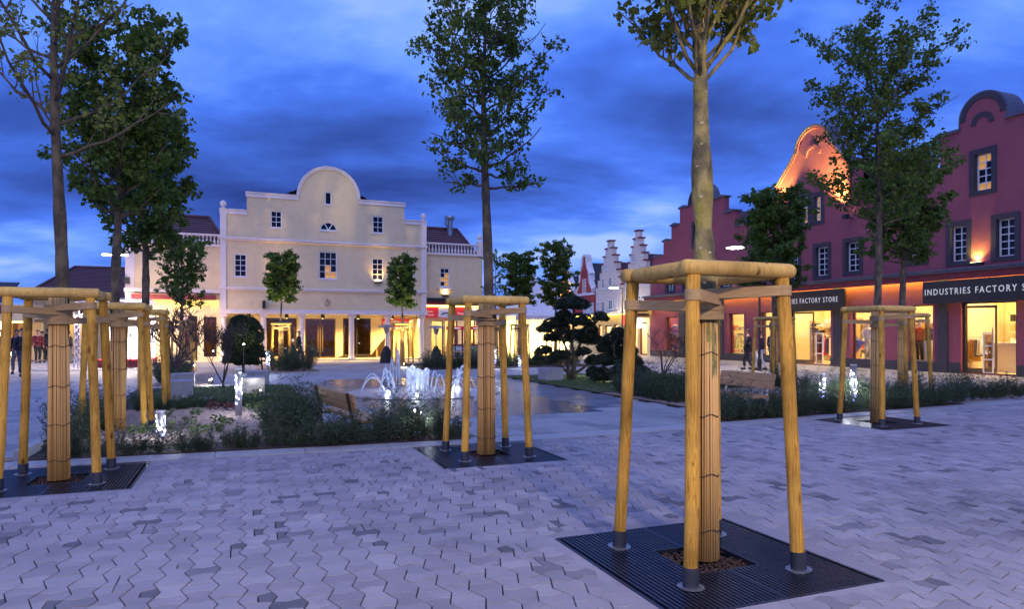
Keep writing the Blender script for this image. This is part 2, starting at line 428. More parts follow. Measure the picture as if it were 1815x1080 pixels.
M['leaflit'] = leafmat('lit_leaf', (.12,.165,.02), (.24,.27,.05), .5)  # same lime leaf, yellow lamplight painted in as a brighter colour
M['yew'] = leafmat('yew_needle', (.022,.040,.016), (.060,.092,.034), .2)
M['pine'] = leafmat('pine_needle', (.016,.027,.014), (.035,.055,.024), .15)
M['box'] = leafmat('topiary_leaf', (.018,.030,.012), (.040,.060,.022), .2)
M['perennial'] = leafmat('perennial_leaf', (.05,.09,.02), (.16,.22,.06), .3)
M['heuchera'] = leafmat('red_leaf', (.08,.02,.025), (.16,.05,.05), .3)
M['petal'] = leafmat('white_petal', (.5,.5,.55), (.75,.75,.8), .3)
M['twig'] = mat('bare_twig', (.085,.05,.045), (.05,.032,.03), rough=.85, scale=15)
M['cream'] = mat('cream_render', (.83,.655,.375), (.77,.60,.34), rough=.9, scale=2.2, bump=.5, bscale=55, bdist=.012)
stained(M['cream'], .0)
M['trim'] = mat('white_trim', (.80,.70,.62), (.75,.65,.575), rough=.75, scale=3)
M['white'] = mat('white_paint', (.80,.79,.77), (.74,.73,.71), rough=.5, scale=5)
M['roof'] = mat('roof_tile', (.115,.045,.050), (.08,.032,.038), rough=.7, scale=3)
M['roofd'] = mat('dark_roof_tile', (.04,.042,.055), (.028,.03,.04), rough=.6, scale=3)
M['zinc'] = mat('zinc', (.30,.33,.37), (.22,.245,.28), rough=.35, scale=4, metal=.7)
M['red'] = mat('red_render', (.30,.080,.105), (.27,.070,.093), rough=.9, scale=1.8, bump=.5, bscale=50, bdist=.012)
stained(M['red'], .0)
M['redfar'] = mat('brick_red_render', (.40,.06,.05), (.34,.05,.045), rough=.9, scale=2.5)
M['whitefar'] = mat('pale_render', (.78,.70,.58), (.72,.64,.53), rough=.9, scale=2.0, bump=.3, bscale=40)
M['capred'] = mat('red_coping', (.25,.045,.045), (.19,.035,.04), rough=.7, scale=6)
M['surround'] = mat('grey_surround', (.052,.042,.056), (.042,.034,.046), rough=.8, scale=4)
M['plinth'] = mat('dark_plinth', (.05,.045,.055), (.038,.034,.044), rough=.7, scale=4)
M['fascia'] = mat('red_fascia', (.20,.018,.026), (.17,.015,.022), rough=.6, scale=3)
M['coping'] = mat('slate_coping', (.10,.10,.13), (.075,.075,.10), rough=.5, scale=5)
M['signblack'] = mat('black_sign', (.012,.010,.011), (.018,.014,.014), rough=.45, scale=5)
M['letter'] = mat('pale_lettering', (.62,.60,.58), (.56,.54,.52), rough=.5, emit=(.9,.88,.85), estr=.22)
M['signred'] = mat('red_sign', (.42,.02,.03), (.36,.018,.028), rough=.5, emit=(.9,.04,.06), estr=.15)
M['darkglass'] = mat('dark_window_glass', (.010,.010,.018), rough=.08, spec=.25)
M['warmglass'] = mat('lit_window_glass', (.10,.04,.02), (.55,.26,.06), rough=.08, scale=2.3, emit=(1,.5,.12), estr=.25, lo=.45, hi=.6)
M['glass'] = glass('shop_glass', (.97,.97,.95), .07)
M['smoked'] = glass('smoked_glass', (.55,.48,.40), .06)
M['frame'] = mat('dark_metal_frame', (.035,.03,.03), (.045,.04,.038), rough=.4, metal=.5)
M['bronze'] = mat('bronze_frame', (.22,.15,.06), (.17,.115,.05), rough=.4, metal=.5)
M['inwall'] = mat('shop_wall', (.74,.62,.36), (.70,.58,.33), rough=.9, scale=2)
M['inwood'] = mat('shop_wood', (.50,.33,.16), (.38,.24,.11), rough=.6, scale=4, stretch=(1,1,6))
M['pale'] = mat('pale_board', (.72,.64,.50), (.66,.58,.44), rough=.6, scale=3, stretch=(.3,.3,7))
M['lampwarm'] = emission('warm_lamp', (1,.68,.28), 16)
M['lampshop'] = emission('shop_lamp', (1,.74,.34), 12)
M['strip'] = emission('cove_strip', (1,.74,.08), 34)
M['stripy'] = emission('yellow_strip', (1,.66,.12), 5)
M['led'] = emission('white_led', (.86,.88,1), 15)
M['ledb'] = emission('blue_led', (.25,.28,1), 7)
M['spot'] = emission('spot_lens', (1,.95,.84), 40)
M['street'] = emission('street_lamp_lens', (1,.93,.82), 30)
M['screen'] = emission('stage_screen', (1,.86,.83), 3.0)
M['alu'] = mat('aluminium', (.62,.62,.66), rough=.35, metal=.7)
M['stone'] = mat('concrete_seat', (.30,.30,.32), (.24,.24,.26), rough=.7, scale=5, bump=.2, bscale=60)
M['teak'] = mat('bench_wood', (.44,.26,.11), (.35,.20,.085), rough=.6, scale=5, stretch=(1,9,9), bump=.2, bscale=30)
M['steel'] = mat('grey_steel', (.42,.43,.44), (.36,.37,.38), rough=.45, metal=.4)
M['water'] = bpy.data.materials.new('water_spray')
M['cloth'] = mat('black_cover', (.012,.012,.014), (.02,.02,.022), rough=.8, scale=6, bump=.5, bscale=7, bdist=.04)
M['tent'] = mat('tent_canvas', (.78,.76,.74), (.73,.71,.70), rough=.85, scale=1.5)
def water():
    m = M['water']; m.use_nodes = True; t = m.node_tree; b = t.nodes['Principled BSDF']
    b.inputs['Base Color'].default_value = (.86,.90,.95,1); b.inputs['Roughness'].default_value = .25
    tl = N(t, 'ShaderNodeBsdfTranslucent'); tl.inputs[0].default_value = (.86,.92,.95,1)
    mx = N(t, 'ShaderNodeMixShader'); mx.inputs[0].default_value = .55
    tr = N(t, 'ShaderNodeBsdfTransparent'); m2 = N(t, 'ShaderNodeMixShader')
    g = N(t, 'ShaderNodeNewGeometry'); n = N(t, 'ShaderNodeTexNoise'); n.inputs['Scale'].default_value = 28; n.inputs['Detail'].default_value = 3
    mp = N(t, 'ShaderNodeMapping'); mp.inputs['Scale'].default_value = (1,1,.25); t.links.new(g.outputs['Position'], mp.inputs[0]); t.links.new(mp.outputs[0], n.inputs['Vector'])
    r = ramp(t, [(.42,(.05,)*3),(.68,(.55,)*3)]); t.links.new(n.outputs[0], r.inputs[0]); t.links.new(r.outputs[0], m2.inputs[0])
    t.links.new(b.outputs[0], mx.inputs[1]); t.links.new(tl.outputs[0], mx.inputs[2])
    t.links.new(mx.outputs[0], m2.inputs[1]); t.links.new(tr.outputs[0], m2.inputs[2]); t.links.new(m2.outputs[0], t.nodes['Material Output'].inputs[0])
water()

# ------------------------------------------------------------------ ground
def kb(a):                                    # the kerb's inner edge, a slightly bent line
    pts = [(-14,10.55),(-2.76,10.37),(.54,10.15),(4.03,9.97),(7.32,10.17),(12.5,10.51),(17.75,10.95),(26,11.7)]
    for (a0,b0),(a1,b1) in zip(pts, pts[1:]):
        if a <= a1: return b0+(b1-b0)*(a-a0)/(a1-a0)
    return pts[-1][1]
KW = .40
mb = MB(); mb.add([(-260,-60,-.09),(260,-60,-.09),(260,420,-.09),(-260,420,-.09)], [(0,1,2,3)])
tag(mb.build('ground', M['sand']), kind='structure')

GRATES = []                                   # filled with (centre a, centre b)
TREES_IN_GRATES = [(3.144,4.135), (3.09,8.80), (-1.93,9.02), (10.9,9.25)]
GS = 1.63                                     # grate side
def in_grate(a, b, m=0.0):
    return any(abs(a-x) < GS/2+m and abs(b-y) < GS/2+m for x, y in TREES_IN_GRATES)

plaza = tag(MB().box(-11, 27, .9, 9.2, -.085, -.055).build('plaza_bed', M['sand'], rz=TH), kind='structure')
PW, PP, PD, JG = .172, .168, .029, .0040      # cell length, row pitch, bow of the edges, half joint
def paver_outline(par, half=0):
    # a square cell whose edges bow: two opposite edges out, the other two in
    d = PD if par == 0 else -PD
    o = [(0,0),(PW/2,-d),(PW,0),(PW-d,PP/2),(PW,PP),(PW/2,PP+d),(0,PP),(d,PP/2)]
    if half == 1: o = [o[0],o[1],o[5],o[6],o[7]]
    if half == 2: o = [o[1],o[2],o[3],o[4],o[5]]
    return o
def shrink(o, d):
    n = len(o); r = []
    for i in range(n):
        p0 = Vector(o[i-1]); p = Vector(o[i]); p1 = Vector(o[(i+1)%n])
        e0 = (p-p0).normalized(); e1 = (p1-p).normalized()
        n0 = Vector((-e0.y, e0.x)); n1 = Vector((-e1.y, e1.x))
        b = n0+n1
        r.append(p+b*(2*d/max(b.length_squared, .4)))
    return r
def paver_geo(par, half):
    o = paver_outline(par, half); n = len(o)
    a = shrink(o, JG); b = shrink(o, JG+.0025)
    vs_ = [(p.x,p.y,0) for p in b]+[(p.x,p.y,-.003) for p in a]+[(p.x,p.y,-.05) for p in a]
    fs = [(n+i,n+(i+1)%n,(i+1)%n,i) for i in range(n)]+[(2*n+i,2*n+(i+1)%n,n+(i+1)%n,n+i) for i in range(n)]
    tri = tessellate_polygon([[Vector((p.x,p.y,0)) for p in b]])
    for t in tri:
        A, B_, C_ = [b[i] for i in t]
        fs.append(tuple(t) if (B_-A).cross(C_-A) > 0 else tuple(t)[::-1])
    return vs_, fs
geo = {(p,h): paver_geo(p,h) for p in (0,1) for h in (0,1,2)}
def pick(r):
    x = r.random()
    return 3 if x < .012 else 2 if x < .065 else 1 if x < .36 else 4 if x < .46 else 0
rp = random.Random(4)
plist = []
nrow = int(10.4/PP)
for i in range(nrow):
    b0 = .9+i*PP
    for k in range(-66, 158):
        a0 = k*PW; par = (i+k) % 2
        ac = a0+PW/2; bc = b0+PP/2
        if bc > kb(ac)-KW-.012-PP*.35 : continue
        p = PL(ac, bc)
        if p.y < 1.6 or abs(p.x) > 1.35*p.y+3.0: continue
        if in_grate(ac, bc, .105): continue
        c_ = pick(rp)
        if rp.random() < .085:
            plist.append((p.y, par, 1, a0, b0, c_)); plist.append((p.y, par, 2, a0, b0, 3 if rp.random() < .4 else pick(rp)))
        else: plist.append((p.y, par, 0, a0, b0, c_))
def visible(q):
    p = PL(q[3]+PW/2, q[4]+PP/2)
    x = CX+FPX*p.x/p.y; y = HZ+FPX*CH/p.y
    return 4 < x < 1811 and y < 1074
big = sorted([q for q in plist if visible(q) and q[2] == 0], key=lambda q: q[0])[:300]
bigs = set(id(q) for q in big)
pm = {}
for q in big:
    key = (q[1], q[5])
    if key not in pm:
        m_ = MB(); m_.add(*geo[(q[1],0)]); pm[key] = m_.mesh('paver', M['paver%d' % q[5]])
    o = put('paver', pm[key], plaza, (q[3], q[4], rp.uniform(-.0025,.0025)))
    o.rotation_euler = (rp.uniform(-.008,.008), rp.uniform(-.008,.008), 0)
m_ = MB()
for q in plist:
    if id(q) in bigs: continue
    vs_, fs = geo[(q[1],q[2])]
    tx, ty, dz = rp.uniform(-.008,.008), rp.uniform(-.008,.008), rp.uniform(-.0025,.0025)
    m_.add([(x+q[3], y+q[4], z+dz+x*tx+y*ty) for x, y, z in vs_], fs, q[5])
tag(m_.build('pavers', [M['paver%d' % i] for i in range(5)], plaza), kind='stuff')
# cut pavers round the grates and along the kerb: thin setts closing the rows
m_ = MB()
for ga, gb in TREES_IN_GRATES:
    h = GS/2+.012
    for sx in (-1,1):
        m_.box(ga+sx*(h+.09)-.09, ga+sx*(h+.09)+.09, gb-h-.18, gb+h+.18, -.05, -.0035, rp.randint(0,1))
        m_.box(ga-h, ga+h, gb+sx*(h+.09)-.09, gb+sx*(h+.09)+.09, -.05, -.0035, rp.randint(0,1))
a = -11.0
while a < 26:
    a1 = a+.2
    y0, y1 = kb(a)-KW-.006, kb(a1)-KW-.006
    m_.add([(a,y0-.13,-.0042),(a1-.006,y1-.13,-.0042),(a1-.006,y1,-.0042),(a,y0,-.0042)], [(0,1,2,3)], rp.randint(0,1))
    a = a1
tag(m_.build('edge_setts', [M['paver0'], M['paver1']], plaza), kind='stuff')

# kerb of long granite stones, each a part
kerb = tag(thing('kerb', None, None), kind='structure')
a = -13.0
while a < 25.5:
    a1 = a+1.15
    m_ = MB()
    g = .004
    q = [(a+g,kb(a)-KW),(a1-g,kb(a1)-KW),(a1-g,kb(a1)),(a+g,kb(a))]
    w_ = [PL(*p) for p in q]
    m_.add([(p.x,p.y,.012) for p in w_]+[(p.x,p.y,-.08) for p in w_], [(0,1,2,3),(1,0,4,5),(2,1,5,6),(3,2,6,7),(0,3,7,4)])
    m_.build('kerb_stone', M['kerb'], kerb)
    a = a1

# slab paving of the inner square and the pavements
FC_A, FC_B = 4.52, 18.6                       # fountain centre
def in_bed(a, b):
    if -2.65 < a < 1.35 and kb(a) < b < 22.4: return True          # left bed
    if 1.35 <= a < 3.25 and kb(a) < b < 11.3: return True          # its tongue along the kerb
    if 9.0 < a < 15.4 and kb(a) < b < 24.0: return True            # right bed
    if 8.1 <= a <= 9.0 and kb(a) < b < 11.3: return True
    return False
m_ = MB(); rs = random.Random(9)
SA, SB = .45, .60
mk = {}
ib = 0
while 9.0+ib*SB < 46:
    ia = 0
    while -24+ia*SA < 27.5:
        a = -24+ia*SA+(SA/2 if ib % 2 else 0); b = 9.0+ib*SB
        ia += 1
        ac, bc = a+SA/2, b+SB/2
        if bc < kb(ac)+.16 : continue
        if in_bed(ac, bc): continue
        dark = FC_A-1.95 < ac < FC_A+2.75 and FC_B-6.2 < bc < FC_B+6.3
        wet = hypot(ac-FC_A-.9, (bc-FC_B)*.8) < 4.6 or (ac-FC_A-4) ** 2+(bc-FC_B+1) ** 2 < 7
        k = 2 if dark else (1 if rs.random() < .09 else 0)
        if wet and k != 2: k = 3
        g = .004; dz = rs.uniform(-.0015,.0015)
        y0 = max(b, kb(ac)+.002) if b < kb(ac)+.5 else b
        m_.add([(a+g,y0+g,dz),(a+SA-g,y0+g,dz),(a+SA-g,b+SB-g,dz),(a+g,b+SB-g,dz),
                (a+g,y0+g,-.05),(a+SA-g,y0+g,-.05),(a+SA-g,b+SB-g,-.05),(a+g,b+SB-g,-.05)],
               [(0,1,2,3),(0,4,5,1),(1,5,6,2),(2,6,7,3),(3,7,4,0)], k)
    ib += 1
M['dampslab'] = mat('damp_slab', (.17,.17,.19), (.11,.11,.125), rough=.34, scale=1.3, bump=.25, bscale=10, coord='World', bdist=.006)
paving = tag(MB().box(-24, 27.6, 8.6, 46, -.088, -.058).build('paving', M['sand'], rz=TH), kind='structure')
tag(m_.build('paving_slabs', [M['slab'], M['slab2'], M['wet'], M['dampslab']], paving), kind='stuff')
# narrow strip between kerb and first slab row
m_ = MB(); a = 3.3
while a < 8.05:
    a1 = min(a+.6, 8.08)
    m_.add([(a+.003,kb(a)+.003,-.002),(a1-.003,kb(a1)+.003,-.002),(a1-.003,kb(a1)+.30,-.006),(a+.003,kb(a)+.30,-.006)], [(0,1,2,3)])
    a = a1
tag(m_.build('edge_slabs', M['slab'], paving), kind='stuff')
far = MB().add([(-80,44,-.055),(90,44,-.055),(90,140,-.055),(-80,140,-.055)], [(0,1,2,3)]).add([(-80,10.6,-.056),(-23.9,10.6,-.056),(-23.9,44.1,-.056),(-80,44.1,-.056)], [(0,1,2,3)])
tag(far.build('street', M['slab'], rz=TH), kind='structure')

# bed edging, soil, gravel and lawn sheets
def sheet(name, pts, z, m, kind='structure', th=.10):
    k = len(pts); w_ = [PL(*p) for p in pts]
    mm = MB(); mm.add([(p.x,p.y,z) for p in w_]+[(p.x,p.y,z-th) for p in w_],
        [tuple(range(k))]+[(i,k+i,k+(i+1)%k,(i+1)%k)[::-1] for i in range(k)])
    return tag(mm.build(name, m), kind=kind)
sheet('soil_bed', [(-2.6,kb(-2.6)+.002),(3.25,kb(3.25)+.002),(3.25,11.3),(1.35,11.3),(1.35,22.3),(-2.6,22.3)], .022, M['soil'])
sheet('gravel_bed', [(-2.3,11.0),(1.3,11.0),(1.3,16.2),(-2.3,16.2)], .034, M['gravel'])
sheet('lawn', [(-2.2,16.6),(1.35,16.6),(1.35,22.3),(-2.2,22.3)], .036, M['lawn'])
sheet('soil_bed', [(8.1,kb(8.1)+.002),(15.4,kb(15.4)+.002),(15.4,24.0),(9.0,24.0),(9.0,11.3),(8.1,11.3)], .022, M['soil'])
sheet('gravel_bed', [(9.02,11.6),(15.0,11.6),(15.0,16.2),(9.02,16.2)], .034, M['gravel'])
sheet('lawn', [(9.0,16.4),(15.35,16.4),(15.35,23.9),(9.0,23.9)], .036, M['lawn'])
sheet('soil_bed', [(-2.6,23.5),(-1.0,23.5),(-1.0,31),(-2.6,31)], .025, M['gravel'])
sheet('soil_bed', [(.6,29.5),(3.0,29.5),(3.0,37),(.6,37)], .025, M['gravel'])
sheet('soil_bed', [(7.4,29.5),(16.5,29.5),(16.5,35.5),(7.4,35.5)], .025, M['soil'])
m_ = MB()                                     # the raised edge between left pavement and bed
for i in range(12):
    m_.box(-2.75, -2.62, 10.5+i*1.0+.004, 11.5+i*1.0-.004, -.05, .13)
tag(m_.build('bed_edging', M['kerb'], rz=TH), kind='structure')
m_ = MB(); rg = random.Random(3)
for i in range(5200):
    a, b = (rg.uniform(-2.2,1.3), rg.uniform(11.1,16.1)) if i < 3400 else (rg.uniform(9.05,14.8), rg.uniform(11.7,16.1))
    s = rg.uniform(.010,.026); p = PL(a, b, .036+s*.3)
    q = [Vector((rg.uniform(-1,1), rg.uniform(-1,1), rg.uniform(-.4,.4))) for _ in range(3)]
    m_.add([p+Vector((s*rg.uniform(.6,1),s*rg.uniform(-.3,.3),0)), p+Vector((-s*.5,s*rg.uniform(.5,1),0)), p+Vector((-s*.5,-s*rg.uniform(.5,1),0)), p+Vector((rg.uniform(-.3,.3)*s,0,s*.8))], [(0,1,3),(1,2,3),(2,0,3)])
tag(m_.build('gravel', M['pebble']), 'pinkish gravel strewn between the shrubs of the planting beds', 'gravel', kind='stuff')
m_ = MB()
for i in range(16000):
    if i < 4500: a, b = rg.uniform(-2.1,1.3), rg.uniform(16.65,22.2)
    else: a, b = rg.uniform(9.05,15.3), rg.uniform(16.45,23.8)
    p = PL(a, b, .036); h = rg.uniform(.03,.075); an = rg.uniform(0, pi); wv = Vector((cos(an), sin(an), 0))*.007; ln = Vector((rg.uniform(-.03,.03), rg.uniform(-.03,.03), h))
    m_.add([p-wv, p+wv, p+ln], [(0,1,2)])
tag(m_.build('lawn_grass', M['grass']), 'short green grass of the two small lawns lit by ground spots', 'grass', kind='stuff')

# ------------------------------------------------------------------ tree grates
def make_grate():
    root = thing('tree_grate', 'x', 'tree grate')
    h = GS/2; hole = .27; n = 46; pit = GS/n
    long_ = MB().box(-.0105,.0105,-h+.02,h-.02,-.032,-.001).mesh('grate_bar', M['grate'])
    short = MB().box(-.0105,.0105,-h+.02,-hole-.01,-.032,-.001).mesh('grate_bar', M['grate'])
    for i in range(n):
        x = -h+pit*(i+.5)
        if i in (0, n-1): continue
        if abs(x) < hole:
            put('grate_bar', short, root, (x,0,0)); o = put('grate_bar', short, root, (x,0,0)); o.rotation_euler = (0,0,pi)
        else: put('grate_bar', long_, root, (x,0,0))
    f = MB()
    for s in (-1,1):
        f.box(s*h-.012, s*h+.012, -h, h, -.05, .001)
        f.box(-h+.012, h-.012, s*h-.012, s*h+.012, -.05, .001)
        f.box(s*(hole)-.008, s*hole+.008, -hole, hole, -.05, .0)
        f.box(-hole+.008, hole-.008, s*hole-.008, s*hole+.008, -.05, .0)
        f.box(-h+.012, h-.012, s*.52-.012, s*.52+.012, -.05, -.012)
    f.box(-.006,.006,-h+.012,-hole,-.045,.0012); f.box(-.006,.006,hole,h-.012,-.045,.0012)
    f.build('grate_frame', M['grate'], root)
    c = MB(); rr = random.Random(5)
    c.box(-h+.02,h-.02,-h+.02,h-.02,-.07,-.055)
    for i in range(420):
        p = Vector((rr.uniform(-hole+.02,hole-.02), rr.uniform(-hole+.02,hole-.02), -.052+rr.uniform(0,.03)))
        rot = Matrix.Rotation(rr.uniform(0,6.3), 3, 'Z') @ Matrix.Rotation(rr.uniform(-.6,.6), 3, 'X')
        c.cbox(p, rr.uniform(.008,.02), rr.uniform(.03,.07), .005, 0, rot)
    tag(c.build('mulch', M['mulch'], root), kind='stuff')
    return root
grate0 = make_grate()
glab = ['square dark iron tree grate in the foreground under the nearest staked tree', 'square dark iron tree grate below the middle staked tree beside the hedge', 'square dark iron tree grate cut by the left picture edge', 'square dark iron tree grate on the right with the light of the bollard on it']
for i, (a, b) in enumerate(TREES_IN_GRATES):
    p = PL(a, b)
    if i == 0: o = grate0; o.location = p; o.rotation_euler = (0,0,TH); o['label'] = glab[0]; o['group'] = 'tree grates set in the pavers'
    else: o = dup(grate0, p, TH, glab[i])

# ------------------------------------------------------------------ stake frames round the young trees
def make_stakes(detail=True):
    root = thing('tree_stake_frame', 'x', 'tree stakes')
    rr = random.Random(8)
    B, T, H = .45, .375, 2.03
    corners = [(-1,-1),(1,-1),(1,1),(-1,1)]
    def at(c, z): 
        t = B+(T-B)*z/H
        return Vector((c[0]*t, c[1]*t, z))
    for c in corners:
        m_ = MB(); n = 16 if detail else 8
        zs = [.05,.12,.13,.5,.9,1.3,1.7,2.03]
        m_.tube([at(c,z)+Vector((rr.uniform(-.004,.004), rr.uniform(-.004,.004), 0)) for z in zs], [.047+rr.uniform(-.0015,.0015) for z in zs], n)
        po = m_.build('post', M['post'], root, smooth=True)
        if detail:
            MB().tube([at(c,0.004),at(c,.13)], [.053,.053], 16).build('shoe', M['shoe'], po, smooth=False)
            MB().tube([at(c,.0),at(c,.008)], [.088,.088], 20).build('flange', M['flange'], po)
    def rail(c, d, ez, name='rail'):
        p, q = at(c, H), at(d, H); p.z = q.z = H+.052+ez
        e = (q-p).normalized()*.075; p = p-e; q = q+e
        pts = [p+(q-p)*t for t in (0,.012,.03,.3,.6,.97,.988,1)]
        rad = [.034,.046,.053,.054,.055,.053,.046,.034]
        MB().tube(pts, rad, 16 if detail else 8).build(name, M['rail'], root, smooth=True)
    # the rails butt: two sit a hand's width shorter inside the other two
    for k in range(4):
        c, d = corners[k], corners[(k+1)%4]
        p, q = at(c, H), at(d, H); p.z = q.z = H+.052
        e = (q-p).normalized()
        if k % 2 == 0: p = p-e*.085; q = q+e*.085
        else: p = p+e*.055; q = q-e*.055
        pts = [p+(q-p)*t for t in (0,.012,.035,.3,.6,.965,.988,1)]
        rad = [.044,.050,.054,.054,.055,.054,.050,.044]
        MB().tube(pts, rad, 16 if detail else 8).build('rail', M['rail'], root, smooth=True)
    for k, c in enumerate(corners):
        z = [1.90,1.945,1.80,1.86][k]; p = at(c, z)
        d = Vector((-c[0], -c[1], 0)).normalized(); s = Vector((-d.y, d.x, 0))
        m_ = MB()
        for sg in (-1,1):                     # both sides of the loop from post to trunk
            a1 = p+s*sg*.050; a2 = Vector((0,0,z-.02))-d*.0+s*sg*.130
            m_.beam(a1, a2, .006, .072)
        for (cc, r_, zz) in ((p,.051,z),(Vector((0,0,0)),.132,z-.02)):
            cc = Vector((cc.x,cc.y,0)); n = 16; prof = []
            vs_ = []; fs = []
            for j in range(n):
                g = 2*pi*j/n
                for (rr_, z_) in ((r_,-.036),(r_+.005,-.036),(r_+.005,.036),(r_,.036)):
                    vs_.append((cc.x+cos(g)*rr_, cc.y+sin(g)*rr_, zz+z_))
            for j in range(n):
                j2 = (j+1)%n
                for q_ in range(4):
                    fs.append((j*4+q_, j2*4+q_, j2*4+(q_+1)%4, j*4+(q_+1)%4))
            m_.add(vs_, fs)
        m_.build('strap', M['strap'], root)
    return root
stakes0 = make_stakes(True)
stakes1 = make_stakes(False)
# (a, b, label) of every tree that stands in stakes
TREEPOS = {
 'near': PL(3.144,4.135), 'mid': PL(3.09,8.80), 'left': PL(-1.93,9.02), 'right': PL(10.9,9.25),
 'left2': PL(-1.93,12.9), 'left3': PL(-1.97,16.4), 'right2': AT(1600,17.2), 'right3': AT(1372,21.0),
 'l10': AT(322,27.5), 'front1': AT(498,33.5), 'front2': AT(713,34.5), 'thin': AT(879,37.0), 'c12': AT(921,38.5), 'c11': AT(985,40.0),
}
slab_ = {
 'near': 'yellow pine stakes and rails round the nearest trunk, standing in the foreground grate',
 'mid': 'pine stakes and rails round the middle trunk beside the fountain view',
 'left': 'pine stakes and rails round the trunk at the left picture edge',
 'right': 'pine stakes and rails round the trunk in the right-hand grate',
 'left2': 'pine stakes in the left bed just behind the leftmost frame',
 'left3': 'pine stakes at the far end of the left bed before the bright stage',
 'right2': 'pine stakes on the pavement side, half hidden behind the right-hand frame',
 'right3': 'pine stakes behind the right bench in front of the shop door',
 'l10': 'dark pine stakes in front of the bright stage beside the bare shrub',
 'front1': 'small pine stakes round the clipped tree left of the entrance doors',
 'front2': 'small pine stakes round the clipped tree by the patio heater and red sign',
 'thin': 'far pine stakes round the thin tree right of the food cart',
 'c12': 'far pine stakes in front of the white tent wall',
 'c11': 'far pine stakes behind the cloud pine',
}
for k, p in TREEPOS.items():
    nearq = k in ('near','mid','left','right','left2','left3')
    src = stakes0 if nearq else stakes1
    if k in ('near', 'right2'): o = src; o.location = p; o.rotation_euler = (0,0,TH); o['label'] = slab_[k]; o['group'] = 'pine stake frames round the young trees'
    else: o = dup(src, p, TH+(.03 if nearq else .1)*R.uniform(-1,1), slab_[k])
    o['group'] = 'pine stake frames round the young trees'

